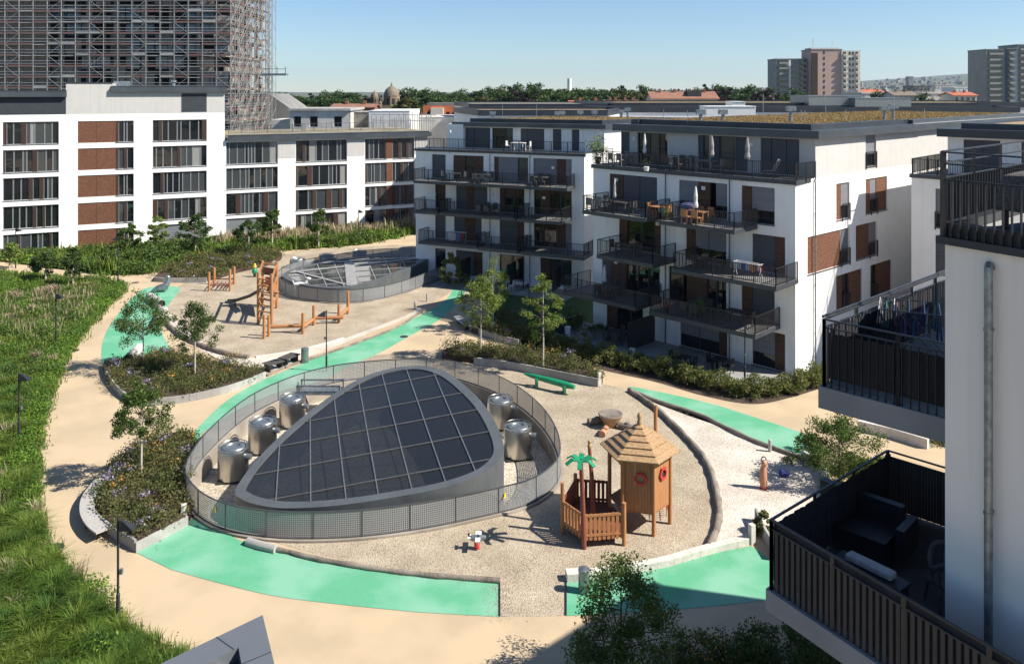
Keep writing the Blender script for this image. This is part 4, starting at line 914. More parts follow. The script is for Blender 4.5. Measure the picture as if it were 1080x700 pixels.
# ================= PLANTS =================
def quads_at(C, size, asp=.55, up=0.0, rng=RNG):
    n = len(C); a = rng.normal(size=(n, 3)); a /= np.linalg.norm(a, axis=1)[:, None]
    b = rng.normal(size=(n, 3)); b[:, 2] += up; b -= a * (a * b).sum(1)[:, None]; b /= np.linalg.norm(b, axis=1)[:, None]
    s = size * rng.uniform(.6, 1.3, n)[:, None]; a = a * s * asp * .5; b = b * s * .5
    # a kite: narrow at both ends reads as a leaf
    V = np.empty((n, 4, 3)); V[:, 0] = C - b; V[:, 1] = C + a; V[:, 2] = C + b; V[:, 3] = C - a
    return V.reshape(-1, 3), np.arange(n * 4).reshape(n, 4)
def crown_pts(c, rx, rz, n, clumps, rng, droop=0):
    ph = rng.uniform(0, 2 * np.pi, clumps); ct = rng.uniform(-.9, 1, clumps); rr = rng.uniform(.45, 1.0, clumps) ** .6
    st = np.sqrt(1 - ct ** 2); wob = 1 + .22 * np.sin(ph * 3 + rng.uniform(0, 6)) 
    tp = 1 - .45 * np.maximum(ct, 0); wob = wob * tp; cc = np.stack([rx * rr * st * np.cos(ph) * wob, rx * rr * st * np.sin(ph) * wob, rz * rr * ct * rng.uniform(.85, 1.12, clumps)], 1)
    cs = rng.uniform(.13, .27, clumps) * rx
    k = rng.integers(0, clumps, n); d = rng.normal(size=(n, 3)); d /= np.linalg.norm(d, axis=1)[:, None]; d *= (rng.uniform(0, 1, n) ** .5 * 1.25)[:, None]
    P = cc[k] + d * cs[k][:, None] * np.array([1, 1, .75]); return P + np.array(c), cc + np.array(c), cs
def make_tree(loc, h, cw, ch, label, group=None, seed=1, n=2600, leaf=.13, mat='leaf_a', trunk='stake', tr=.05, name='young_tree', clumps=46, cz=None):
    rng = np.random.default_rng(seed); rs = random.Random(seed); x, y, z = loc
    root = thing(name, loc, label, 'tree', group); c = (x, y, z + (cz or h - ch * .5))
    P, cc, cs = crown_pts(c, cw * .5, ch * .5, int(n * (1.0 if leaf > .5 else 2.3)), clumps, rng)
    V, Q = quads_at(P, leaf * (1.0 if leaf > .5 else .88), .55, .3, rng); ibuild('crown', V, Q, mat, root)
    m = MB(); top = c[2] + ch * .3
    m.tube([(x, y, z - .05), (x + .01, y, z + h * .3), (x + rs.uniform(-.05, .05), y, c[2] - ch * .2), (x, y, top)], [tr, tr * .9, tr * .7, tr * .2], 8); m.build('trunk', trunk, root, smooth=True)
    m = MB(); cand = sorted(range(len(cc)), key=lambda i: -abs(cc[i][0] - x) - abs(cc[i][1] - y))[:16]
    for i in cand:
        zb = min(top, max(c[2] - ch * .42, cc[i][2] - rs.uniform(.3, .7) * ch * .4)); e = cc[i]
        m.tube([(x, y, zb), ((x + e[0]) / 2, (y + e[1]) / 2, (zb + e[2]) / 2 + .08), tuple(e)], [tr * .45, tr * .3, tr * .12], 5)
    m.build('branches', 'bark', root, smooth=True)
    return root
def tree_px(u, v, z, vtop, wpx, label, group=None, seed=1, chf=.66, **k):
    x, y, zz = g(u, v, z); s = y / F; h = (v - vtop) * s; return make_tree((x, y, z), h, wpx * s, h * chf, label, group, seed, **k)
def shrubs(name, poly, n, rx, hz, per, leaf, mat, label, cat, z0=0.0, up=.2, seed=3, kind='stuff', w=None, parent=None):
    rng = np.random.default_rng(seed); P = np.array([p[:2] for p in poly]); lo = P.min(0); hi = P.max(0); out = []
    while len(out) < n:
        q = rng.uniform(lo, hi, (n * 3, 2)); q = q[inside_np(q[:, 0], q[:, 1], poly)]; out += list(q)
    C = np.array(out[:n]); r = rng.uniform(.6, 1.35, n) * rx; hh = rng.uniform(.55, 1.25, n) * hz
    k = np.repeat(np.arange(n), per); N = len(k); ph = rng.uniform(0, 2 * np.pi, N); ct = rng.uniform(0, 1, N); st = np.sqrt(1 - ct ** 2); rr = rng.uniform(.55, 1.08, N)
    pts = np.stack([C[k, 0] + r[k] * st * np.cos(ph) * rr, C[k, 1] + r[k] * st * np.sin(ph) * rr, z0 + hh[k] * ct * rr + .03], 1)
    V, Q = quads_at(pts, leaf, .55, up, rng); o = ibuild(name, V, Q, mat, parent)
    if parent is None: tag(o, label, cat, None, kind)
    return o, C, hh
def blades(name, poly, n, h, wdt, mat, label, cat, per=6, lean=.45, seed=5, z0=0.0, tuft=.12, excl=(), kind='stuff', hvar=None):
    rng = np.random.default_rng(seed); P = np.array([p[:2] for p in poly]); lo = P.min(0); hi = P.max(0); out = np.empty((0, 2)); it = 0
    while len(out) < n and it < 400:
        q = rng.uniform(lo, hi, (n * 2, 2)); q = q[inside_np(q[:, 0], q[:, 1], poly)]
        for e in excl: q = q[~inside_np(q[:, 0], q[:, 1], e)]
        d = np.hypot(q[:, 0], q[:, 1]); q = q[rng.uniform(0, 1, len(q)) < np.clip((34 / np.maximum(d, 1)) ** 1.6, 0, 1)]; out = np.vstack([out, q]); it += 1
    C = out[:n]; n = len(C); s = np.clip(np.hypot(C[:, 0], C[:, 1]) / 34, .8, 3)  # farther tufts are broader and fewer
    hh = h * rng.uniform(.55, 1.2, n) * (1 + .35 * np.sin(C[:, 0] * .9 + 1.3 * np.sin(C[:, 1] * .7)) * np.cos(C[:, 1] * .8))
    k = np.repeat(np.arange(n), per); N = len(k); ph = rng.uniform(0, 2 * np.pi, N); ln = rng.uniform(.1, 1, N) * lean
    b = np.stack([C[k, 0] + rng.normal(size=N) * tuft * s[k], C[k, 1] + rng.normal(size=N) * tuft * s[k], np.full(N, z0)], 1)
    dr = np.stack([np.cos(ph), np.sin(ph), np.zeros(N)], 1); sd_ = np.stack([-np.sin(ph), np.cos(ph), np.zeros(N)], 1); H_ = (hh[k] * rng.uniform(.6, 1.1, N))[:, None]; W_ = (wdt * s[k] * rng.uniform(.7, 1.3, N))[:, None]
    mid_ = b + np.array([0, 0, 1.0]) * H_ * .62 + dr * (ln[:, None] * H_ * .35); tip = b + np.array([0, 0, 1.0]) * H_ * (1 - .3 * ln[:, None]) + dr * (ln[:, None] * H_)
    V = np.empty((N, 6, 3)); V[:, 0] = b - sd_ * W_ * .5; V[:, 1] = b + sd_ * W_ * .5; V[:, 2] = mid_ + sd_ * W_ * .4; V[:, 3] = mid_ - sd_ * W_ * .4; V[:, 4] = tip + sd_ * W_ * .08; V[:, 5] = tip - sd_ * W_ * .08
    i0 = np.arange(N)[:, None] * 6; Q = np.concatenate([i0 + np.array([[0, 1, 2, 3]]), i0 + np.array([[3, 2, 4, 5]])])
    o = ibuild(name, V.reshape(-1, 3), Q, mat); return tag(o, label, cat, None, kind)

EDGE = [(130, 298), (132, 305), (117, 320), (101, 336), (88, 351), (74, 371), (62, 395), (52, 420), (44, 450), (41, 480), (40, 510), (41, 540), (47, 565), (60, 588), (76, 606), (100, 625), (126, 652), (160, 672), (192, 688), (215, 700), (250, 725)]
meadow = gp(EDGE, 0, 3, closed=False) + px([(300, 800), (-420, 800), (-420, 296), (0, 287), (60, 292), (110, 295)])
sheet('meadow_soil', meadow, .006, 'soil')
lowm = px([(-120, 430), (44, 430), (40, 480), (39, 510), (40, 545), (58, 590), (75, 608), (100, 628), (126, 655), (160, 675), (205, 698), (230, 760), (-300, 760)])
blades('meadow_grass', meadow, 15000, .42, .030, 'grass', 'fine green meadow grass beside the curved path', 'grass', per=11, lean=.6, seed=5, tuft=.16)
blades('meadow_grass', meadow, 7000, .50, .026, 'grass_dark', 'darker green meadow grass beside the curved path', 'grass', per=12, lean=.7, seed=55, tuft=.13)
fount = px([(-80, 380), (25, 380), (18, 470), (34, 560), (58, 603), (120, 662), (190, 702), (180, 760), (-300, 760)])
blades('grass_clumps', fount, 260, .80, .022, 'grass', 'arching fountain like clumps of ornamental grass in the lower meadow', 'grass', per=230, lean=1.5, seed=8, tuft=.10)
blades('grass_clumps', fount, 200, .70, .022, 'grass_dark', 'dark arching grass clumps in the lower meadow', 'grass', per=230, lean=1.5, seed=18, tuft=.12)
blades('grass_clumps', meadow, 160, .75, .028, 'seed', 'straw coloured dry grass clumps scattered through the meadow', 'grass', per=60, lean=1.0, seed=28, tuft=.10)
shrubs('meadow_shrubs', meadow, 150, .75, .65, 330, .13, 'cover', 'rounded light green mounds in the meadow', 'plants', seed=64)
shrubs('meadow_shrubs', meadow, 110, .7, .7, 330, .13, 'leaf_a', 'rounded dark green mounds in the meadow', 'plants', seed=65)
shrubs('meadow_shrubs', meadow, 60, .6, .6, 300, .12, 'bush', 'brownish flowering mounds in the meadow', 'plants', seed=66)
edge_band = gp([(126, 299), (131, 306), (116, 321), (100, 337), (87, 352), (73, 372), (61, 396), (51, 421), (43, 451), (40, 481), (39, 512), (40, 545), (46, 566), (59, 590), (75, 608)], 0, 3, closed=False) + gp([(40, 600), (20, 560), (12, 520), (15, 470), (26, 430), (42, 395), (58, 365), (76, 340), (96, 318), (112, 304)], 0, 3, closed=False)
shrubs('ground_cover', edge_band, 1500, .35, .38, 46, .12, 'cover', 'bright green leafy ground cover along the path edge', 'ground cover', seed=4)
shrubs('meadow_herbs', meadow, 900, .5, .45, 40, .14, 'hedge', 'darker leafy herbs among the meadow grass', 'plants', seed=14)
blades('seed_heads', px([(5, 310), (95, 303), (112, 312), (95, 340), (60, 365), (0, 350)]), 240, .7, .028, 'seed', 'pale feathery seed heads of ornamental grass at the upper meadow', 'grass', per=5, lean=.35, seed=9)
upbed = px([(-200, 283), (0, 275), (60, 281), (110, 289), (140, 290), (167, 285), (182, 280), (240, 270), (292, 265), (345, 261), (385, 258), (440, 246), (446, 241), (400, 242), (240, 256), (0, 272.5), (-200, 280)])
sheet('bed_soil', upbed, .008, 'soil')
shrubs('ground_cover', upbed, 900, .8, .75, 60, .30, 'cover', 'mixed green planting below the office windows', 'ground cover', seed=6)
shrubs('shrub_mounds', upbed, 150, 1.1, 1.0, 420, .26, 'leaf_a', 'rounded dark green shrubs below the office windows', 'shrubs', seed=71)
shrubs('shrub_mounds', upbed, 90, .9, .8, 420, .24, 'bush', 'brownish shrubs below the office windows', 'shrubs', seed=72)
blades('tall_grass', upbed, 700, 1.15, .05, 'grass', 'tall grass tufts in the bed below the office windows', 'grass', per=14, lean=.6, seed=10, tuft=.2)
blades('seed_heads', px([(225, 262), (330, 256), (440, 245), (430, 240), (240, 256.5)]), 500, 1.5, .06, 'seed', 'pale seed heads close to the office wall', 'grass', per=7, lean=.3, seed=11)
shrubs('shrub_mass', px([(90, 287), (160, 282), (230, 268), (220, 262), (110, 272)]), 60, 1.0, 1.5, 260, .3, 'leaf_a', 'darker green shrubs in front of the tall office block', 'shrubs', seed=15)

def bed(name, pts, zk, wallpts, nsh, hz, seed, label, wlabel, rx=.42, per=70, leaf=.11, fl=1.0, wmat='concrete', mat='bush', wh=.1):
    P = gp(pts, 0, 3); m = MB(); m.prism(P, -.02, zk - .06); o = m.build('bed_soil', 'soil'); o['kind'] = 'structure'
    if wallpts: kerb_thing('bed_wall', wallpts, wh, zk, wmat, wlabel, 'low wall')
    o, C, hh = shrubs(name, P, nsh, rx, hz, per, leaf, mat, label, 'flower bed plants', z0=zk - .1, seed=seed)
    rng = np.random.default_rng(seed + 50)
    for nm, mt, cnt, lb in (('purple_blossom', 'purple', int(11 * fl), 'small purple blossom clusters among ' + label), ('orange_blossom', 'orange_fl', int(9 * fl), 'small orange blossoms among ' + label)):
        k = rng.integers(0, max(1, len(C) // 1), cnt); pts_ = []
        for i in k:
            c = C[i]; q_ = rng.normal(size=(38 if mt == 'purple' else 14, 3)) * np.array([.16, .16, .05]); q_ += np.array([c[0], c[1], zk - .1 + hh[i] * .98]); pts_.append(q_)
        if not pts_: continue
        V, Q = quads_at(np.vstack(pts_), .075, .9, 0, rng); fo = ibuild(nm, V, Q, mt, parent=o)
    return P
b1 = bed('flower_bed_plants', [(110, 386), (112, 400), (126, 416), (143, 426), (170, 426), (205, 421), (245, 411), (278, 399), (262, 393), (238, 389), (208, 382), (180, 377), (152, 380), (126, 388)], .42, [(112, 398), (126, 417), (145, 427), (172, 427), (207, 422), (247, 412), (280, 399)], 330, .62, 21, 'brown green shrubs with purple asters in the upper left bed', 'curved low concrete wall along the bed with two young trees', fl=1.2)
b2 = bed('flower_bed_plants', [(112, 556), (104, 535), (112, 512), (132, 490), (160, 470), (198, 462), (206, 474), (196, 500), (196, 530), (200, 549), (143, 578)], .45, [(98, 548), (118, 566), (143, 581)], 260, .62, 22, 'brown green shrubs with purple asters beside the curved bench', 'low dark wall at the near left of the bed with the curved bench', fl=1.3, wmat='concrete')
kerb_thing('bed_wall', [(143, 583), (198, 554)], .08, .40, 'concrete', 'straight grey bed edge above the near green strip', 'low wall', smooth=False)
b3 = bed('flower_bed_plants', [(466, 379), (480, 372), (520, 372), (570, 380), (615, 392), (634, 400), (630, 406), (590, 397), (540, 388), (500, 383)], .5, [(500, 385), (540, 390), (590, 400), (631, 408)], 170, .7, 23, 'grey green shrubs in the trough by the green seesaw', 'long pale concrete trough wall by the green seesaw', fl=.5, rx=.5)
b4 = bed('flower_bed_plants', [(497, 349), (515, 345), (522, 335), (530, 332), (545, 340), (552, 352), (548, 364), (530, 360), (512, 355)], .45, [(485, 339), (500, 350), (520, 358), (547, 365)], 130, .7, 24, 'shrubs below the pair of bright young trees', 'low concrete wall below the pair of bright young trees', fl=.3, rx=.55)
b5 = bed('flower_bed_plants', [(163, 296), (175, 297), (216, 297), (250, 288), (292, 277), (293, 268), (245, 270), (205, 275), (180, 284)], .42, [(163, 297), (180, 298), (218, 298)], 210, .8, 25, 'brownish shrubs in the far bed behind the thick log', 'low grey wall of the far bed beside the grey seal figure', fl=1.0, rx=.6, per=90, leaf=.16)
# hedge in front of the big block: several bushes in a row
hedge_line = cr([g(u, v)[:2] for u, v in [(540, 356), (575, 366), (610, 376), (650, 386), (700, 397), (750, 411), (800, 419), (840, 412), (872, 402)]], 8)
hd = np.array(hedge_line); rng = np.random.default_rng(31)
hp = off = None
hedge_poly = [tuple(p + np.array((-.35, -.7))) for p in hd] + [tuple(p + np.array((.5, 1.0))) for p in hd[::-1]]
sheet('hedge_soil', [tuple(p + np.array((-.6, -1.0))) for p in hd] + [tuple(p + np.array((.9, 1.6))) for p in hd[::-1]], .012, 'soil')
L_ = np.concatenate([[0], np.cumsum(np.linalg.norm(np.diff(hd, axis=0), axis=1))]); Ltot = L_[-1]; nb = 34
for i in range(nb):
    t = (i + .5) / nb * Ltot; x = np.interp(t, L_, hd[:, 0]); y = np.interp(t, L_, hd[:, 1]); n_ = 1400
    wv = rng.uniform(.85, 1.2); ctr = rng.normal(size=(14, 3)) * np.array([.36, .36, .22]) * wv + np.array([x + .1, y + .2, .52]); k = rng.integers(0, 14, n_); d = rng.normal(size=(n_, 3)); d /= np.linalg.norm(d, axis=1)[:, None]
    P_ = ctr[k] + d * (rng.uniform(0, 1, n_) ** .4)[:, None] * np.array([.32, .32, .26]); P_ = P_[P_[:, 2] > .04]
    V, Q = quads_at(P_, .12, .6, .2, rng); o = ibuild('hedge_bush', V, Q, 'hedge', origin=(x, y, 0))
    tag(o, 'yellow green bush in the low hedge along the terraces of the big apartment block', 'hedge bush', 'bushes of the low hedge before the big apartment block')
def bush_px(u, v, w, h, label, mat='leaf_a', z=0, seed=1, n=1500, leaf=.12, name='bush'):
    x, y, _ = g(u, v, z); s = y / F; rng = np.random.default_rng(seed); P, cc, cs = crown_pts((x, y, z + h * s * .5), w * s * .5, h * s * .55, n, 26, rng); P = P[P[:, 2] > z + .02]
    V, Q = quads_at(P, leaf, .55, .2, rng); o = ibuild(name, V, Q, mat, origin=(x, y, z)); tag(o, label, 'bush'); return o

# trees near the courtyard
T = tree_px
T(149, 500, .4, 404, 58, 'young tree on a pale trunk in the bed with the curved bench', seed=3, chf=.62, n=2600, mat='leaf_a')
T(151, 384, .4, 311, 62, 'wide crowned young tree at the left end of the upper bed', seed=4, chf=.7, n=3000, mat='leaf_a')
T(205.5, 394, .4, 318, 50, 'young tree with the dark crown over the right half of the upper bed', seed=5, chf=.7, n=2600, mat='leaf_dark')
T(507, 372, .5, 293, 46, 'bright young tree in the trough by the green seesaw, left of its twin', seed=6, chf=.68, n=2600, mat='leaf_light')
T(573, 385, .5, 291, 42, 'slim bright young tree in the trough in front of the apartment lawn', seed=7, chf=.72, n=2400, mat='leaf_light')
T(520, 345, .4, 273, 36, 'bright green young tree behind the trough, at the corner of the dark lawn', seed=8, chf=.75, n=2400, mat='leaf_light')
T(655, 742, 0, 586, 118, 'dark leafy tree in the foreground at the bottom of the photo', seed=9, chf=.84, n=6000, leaf=.10, mat='leaf_a', clumps=90, tr=.06, trunk='bark')
T(885, 510, 0, 436, 82, 'loose leafy tree just beyond the near balconies', seed=10, chf=.9, n=5200, leaf=.12, mat='leaf_a', clumps=60, trunk='bark')
for i, (u, v, vt, w, mt, lab) in enumerate([(135, 272, 237, 24, 'leaf_a', 'small round tree before the brick panels of the tall office block'), (167, 266, 229, 22, 'leaf_light', 'small bright tree left of the widest window column of the tall office block'),
     (206, 272, 226, 34, 'leaf_dark', 'dark tree before the lower right windows of the tall office block'), (262, 272, 229, 30, 'leaf_dark', 'dark tree at the left end of the lower office wing'),
     (287, 262, 218, 22, 'leaf_a', 'slim tree before the white pier of the lower office wing'), (336, 262, 219, 24, 'leaf_a', 'round tree before the middle windows of the lower office wing'),
     (48, 297, 266, 28, 'leaf_dark', 'left of the two small dark trees at the top of the meadow'), (77, 302, 262, 26, 'leaf_dark', 'right of the two small dark trees at the top of the meadow'), (10, 283, 256, 26, 'leaf_light', 'bright bush like tree at the left edge below the office windows')]):
    T(u, v, 0, vt, w, lab, seed=20 + i, n=1500, leaf=.24, mat=mt, clumps=34, chf=.72, tr=.08)
bush_px(476, 302, 26, 34, 'yellow green bush at the right end of the far mesh ring', 'hedge', seed=41, n=4500, leaf=.17)
bush_px(490, 300, 18, 12, 'low bush beside the bright lawn corner', 'leaf_light', seed=42, n=600, leaf=.14)
bush_px(588, 345, 60, 22, 'dark shrub group in the shade between both apartment blocks', 'leaf_dark', seed=43, n=1800, leaf=.16)
bush_px(630, 357, 40, 14, 'dark low shrub at the left of the terraces', 'leaf_dark', seed=44, n=900, leaf=.14)
bush_px(838, 700, 110, 44, 'dark shrub in shade under the lowest near balcony', 'leaf_dark', seed=45, n=4500, leaf=.10)
bush_px(745, 712, 70, 36, 'dark shrub dotted with orange blossoms at the bottom of the photo', 'leaf_dark', seed=46, n=2600, leaf=.10)
bush_px(790, 725, 60, 52, 'dark shrub between the orange flowering shrub and the near balcony', 'leaf_dark', seed=47, n=2800, leaf=.10)
rng = np.random.default_rng(61); c = g(745, 700, .5); V, Q = quads_at(rng.normal(size=(260, 3)) * np.array([.8, .5, .18]) + np.array([c[0], c[1], .95]), .06, .9, 0, rng); tag(ibuild('orange_blossom', V, Q, 'orange_fl'), 'scattered orange blossoms in the shaded shrubs at the bottom', 'flowers', None, 'stuff')
bush_px(806, 562, 26, 22, 'bush hugging the outside of the near balcony corner', 'hedge', seed=48, n=1800, leaf=.1)
bush_px(848, 475, 30, 12, 'low bush at the foot of the loose tree beyond the balconies', 'leaf_a', seed=49, n=800, leaf=.1)
kerb_thing('bed_wall', [(846, 484), (862, 495), (873, 512), (876, 535)], .12, .45, 'concrete_light', 'curved pale wall behind the sand pit by the near balcony', 'low wall')
kerb_thing('bed_wall', [(797, 548), (806, 568), (820, 592)], .10, .5, 'concrete', 'grey bed edge at the corner of the near balcony', 'low wall')
kerb_thing('bed_wall', [(905, 453), (940, 461), (979, 473)], .25, .5, 'kerb', 'pale thick wall seen under the upper near balcony', 'low wall', smooth=False)
sheet('bed_soil', gp([(905, 444), (980, 466), (1040, 480), (1040, 440), (950, 430)], .01, 3), .01, 'soil')
shrubs('ground_cover', px([(905, 446), (980, 468), (1040, 485), (1040, 445), (950, 432)]), 160, .4, .4, 60, .1, 'hedge', 'low brown green plants seen under the upper near balcony', 'ground cover', seed=16)
shrubs('ground_cover', px([(700, 690), (880, 660), (1000, 700), (1000, 800), (640, 800)]), 420, .4, .5, 80, .09, 'leaf_dark', 'dark plants in shade at the bottom of the photo', 'ground cover', seed=17)
shrubs('ground_cover', gp([(820, 492), (850, 487), (866, 500), (872, 530), (890, 540), (930, 500), (880, 470)], 0, 2), 90, .4, .35, 60, .1, 'hedge', 'plants behind the curved pale wall', 'ground cover', seed=18)

# small loose matter: leaves along the path edges and stones kicked over the kerbs
def litter(name, lines, n, spread, size, mat, label, seed, z=.018):
    rng = np.random.default_rng(seed); out = []
    for ln_ in lines:
        P = np.array(ln_)[:, :2]; k = rng.integers(0, len(P) - 1, n); t = rng.uniform(0, 1, n)[:, None]; q = P[k] + (P[k + 1] - P[k]) * t + rng.normal(size=(n, 2)) * spread * rng.uniform(.2, 1.6, n)[:, None]; out.append(np.column_stack([q, np.full(n, z)]))
    C = np.vstack(out); m_ = len(C); a = rng.uniform(0, 6.28, m_); s = size * rng.uniform(.6, 1.4, m_); V = np.empty((m_, 4, 3))
    for j, (dx, dy) in enumerate(((1, 0), (0, .65), (-1, 0), (0, -.65))):
        V[:, j, 0] = C[:, 0] + s * (dx * np.cos(a) - dy * np.sin(a)); V[:, j, 1] = C[:, 1] + s * (dx * np.sin(a) + dy * np.cos(a)); V[:, j, 2] = C[:, 2] + rng.uniform(0, .012, m_)
    tag(ibuild(name, V.reshape(-1, 3), np.arange(m_ * 4).reshape(m_, 4), mat), label, 'litter', None, 'stuff')
MAT['dry_leaf'] = leafmat('fallen_dry_leaves', [(.12, .08, .035), (.22, .15, .06), (.10, .11, .03)], .1, .9); MAT['pebble'] = leafmat('loose_pebbles', [(.30, .25, .18), (.48, .41, .32), (.22, .18, .13)], 0, .9)
litter('fallen_leaves', [gp(EDGE, 0, 3, closed=False), b1 + b1[:1], b2 + b2[:1], b3 + b3[:1], hedge_line], 260, .38, .035, 'dry_leaf', 'small dry leaves lying along the path edges and beds', 101)
near_edge = gp([(262, 573), (330, 589), (400, 600), (460, 607), (527, 614)], .012, closed=False); e2 = px([(527, 614), (527, 650)]); e3 = gp([(597, 613), (640, 607), (700, 598), (750, 584), (792, 575)], .012, closed=False); e4 = gp([(666, 412), (720, 436), (790, 463), (840, 481)], .012, closed=False); e5 = gp([(290, 391), (352, 366), (420, 339), (440, 330)], .012, closed=False)
litter('loose_pebbles', [near_edge, e2, e3, e4, e5], 420, .30, .022, 'pebble', 'loose pebbles kicked over the kerbs onto the green strips', 102)
# ================= SUNKEN SKYLIGHTS =================
PITZ = -.75
MAT['dome_frame'] = pm('dark_grey_frame_sheet', (.105, .115, .12), (.13, .14, .145), .7, .5, .05, 4, metal=.2, streak=.18)
def arc(poly):
    P = [np.array(p[:2]) for p in poly] + [np.array(poly[0][:2])]; S_ = [0.0]
    for i in range(len(P) - 1): S_.append(S_[-1] + float(np.linalg.norm(P[i + 1] - P[i])))
    return P, S_
def at_s(P, S_, s):
    s = s % S_[-1]; i = int(np.searchsorted(S_, s, side='right') - 1); i = min(i, len(P) - 2); t = (s - S_[i]) / max(1e-9, S_[i + 1] - S_[i]); return P[i] + (P[i + 1] - P[i]) * t
def mesh_ring(name, ring, label, panel=1.9, shut=True, pitdark=False):
    root = thing(name, (sum(p[0] for p in ring) / len(ring), sum(p[1] for p in ring) / len(ring), 0), label, 'mesh fence')
    P, S_ = arc(ring); n = int(round(S_[-1] / panel)); pl = S_[-1] / n
    for i in range(n):
        m = MB(); m.uv = []
        for k in range(4):
            a = at_s(P, S_, (i + k / 4) * pl + .02); b = at_s(P, S_, (i + (k + 1) / 4) * pl - (.02 if k == 3 else -.02)); ua = (i + k / 4) * pl; ub = ua + pl / 4
            m.quad((a[0], a[1], .14), (b[0], b[1], .14), (b[0], b[1], FH - .03), (a[0], a[1], FH - .03)); m.uv += [(ua, .14), (ub, .14), (ub, FH), (ua, FH)]
        m.build('mesh_panel', 'fence_mesh', root)
        x = at_s(P, S_, i * pl); m = MB(); m.bar((x[0], x[1], -.1), (x[0], x[1], FH), .045); m.build('post', 'rail_grey', root)
    pts = [tuple(at_s(P, S_, i * pl / 3)) for i in range(n * 3 + 1)]
    m = MB(); strip(m, pts, .05, FH - .03, FH + .01); m.build('rail', 'rail_grey', root); m = MB(); strip(m, pts, .03, .10, .14); m.build('rail', 'rail_grey', root)
    w = [tuple(at_s(P, S_, i * pl / 3)) for i in range(n * 3)]
    m = MB(); ring_prism(m, w, -.14, .14, PITZ - .2, .09); m.build('kerb_wall', 'pit_wall', root)
    m = MB(); ring_prism(m, w, -.40, -.16, PITZ, .02); 
    sheet('pit_gravel', off_poly(w, -.1), PITZ, 'gravel_pale')
    return root, w
fence2, w2 = mesh_ring('mesh_fence_ring', ring2, 'large oval ring fence of grey perforated panels round the near glass skylight')
fence1, w1 = mesh_ring('mesh_fence_ring', ring1, 'smaller far oval ring fence of grey panels round the flat glass roof', 2.0)

def plane3(a, b, c):
    a, b, c = (np.array(x) for x in (a, b, c)); n = np.cross(b - a, c - a); return n, float(n @ a)
def onplane(u, v, pl):
    n, d = pl; r = np.array(((u - CX) / F, 1.0, -(v - HY) / F)); o = np.array((0, 0, H)); t = (d - n @ o) / (n @ r); return tuple(o + r * t)
def skylight(name, out_px, inner_f, pl, label, lines, lift=.06, cent=None):
    o3 = [onplane(u, v, pl) for u, v in cr(out_px, 5, True)]; c = np.mean(np.array(o3), 0) if cent is None else np.array(onplane(*cent, pl))
    root = thing(name, (c[0], c[1], PITZ), label, 'skylight')
    n = len(o3); A = np.array(o3); d = np.roll(A, -1, 0) - np.roll(A, 1, 0); d[:, 2] = 0; d /= np.linalg.norm(d, axis=1)[:, None]; nn = np.stack([-d[:, 1], d[:, 0], np.zeros(n)], 1)
    if ((A + nn * .1 - c)[:, :2] ** 2).sum() > ((A - c)[:, :2] ** 2).sum(): nn = -nn
    Nn, D = pl
    def inn(k):
        B = A + nn * k; B[:, 2] = (D - Nn[0] * B[:, 0] - Nn[1] * B[:, 1]) / Nn[2]; return B
    I = inn(inner_f); m = MB()
    for i in range(n):
        j = (i + 1) % n; m.quad(A[i] + [0, 0, lift], A[j] + [0, 0, lift], I[j] + [0, 0, lift], I[i] + [0, 0, lift])
        m.quad(A[i] + [0, 0, lift], A[j] + [0, 0, lift], (A[j][0], A[j][1], PITZ), (A[i][0], A[i][1], PITZ)); m.quad(I[i] + [0, 0, lift], I[j] + [0, 0, lift], I[j] - [0, 0, .1], I[i] - [0, 0, .1])
    fr_ = m.build('frame', 'dome_frame', root)
    return root, A, I, c
pl2 = plane3(onplane(250, 520, (np.array((0, 0, 1.)), .30)), onplane(530, 473, (np.array((0, 0, 1.)), 2.0)), onplane(444, 386, (np.array((0, 0, 1.)), 2.1)))
out2 = [(248, 519), (263, 495), (289, 467), (320, 440), (351, 417), (382, 399), (413, 389.5), (444.5, 386.5), (470, 393), (491, 408), (510.6, 428), (525, 451.7), (531.5, 473), (526, 487), (510, 500), (483, 511), (452, 519), (413, 526), (374.5, 532), (335.6, 536), (297, 537), (269.5, 533), (254, 527)]
sk2, A2_, I2, c2 = skylight('glass_skylight', out2, .44, pl2, 'large sloping drop shaped glass skylight in a grey frame inside the near mesh ring', None)
def poly_px_inside(u, v, poly): return inside(u, v, poly)
def proj(p): return (CX + F * p[0] / p[1], HY + F * (H - p[2]) / p[1])
# glazing grid: two families of parallel bars on the plane, cut to the frame
def clip_line(p, q, poly):
    """portion of segment p-q (2D) inside poly"""
    ts = [0.0, 1.0]; n = len(poly)
    for i in range(n):
        a = poly[i]; b = poly[(i + 1) % n]; d1 = (q[0] - p[0], q[1] - p[1]); d2 = (b[0] - a[0], b[1] - a[1]); den = d1[0] * d2[1] - d1[1] * d2[0]
        if abs(den) < 1e-12: continue
        t = ((a[0] - p[0]) * d2[1] - (a[1] - p[1]) * d2[0]) / den; s = ((a[0] - p[0]) * d1[1] - (a[1] - p[1]) * d1[0]) / den
        if 0 <= s <= 1 and 0 < t < 1: ts.append(t)
    ts.sort(); out = []
    for a, b in zip(ts[:-1], ts[1:]):
        mx, my = p[0] + (q[0] - p[0]) * (a + b) / 2, p[1] + (q[1] - p[1]) * (a + b) / 2
        if inside(mx, my, poly) and b - a > .01: out.append((a, b))
    return out
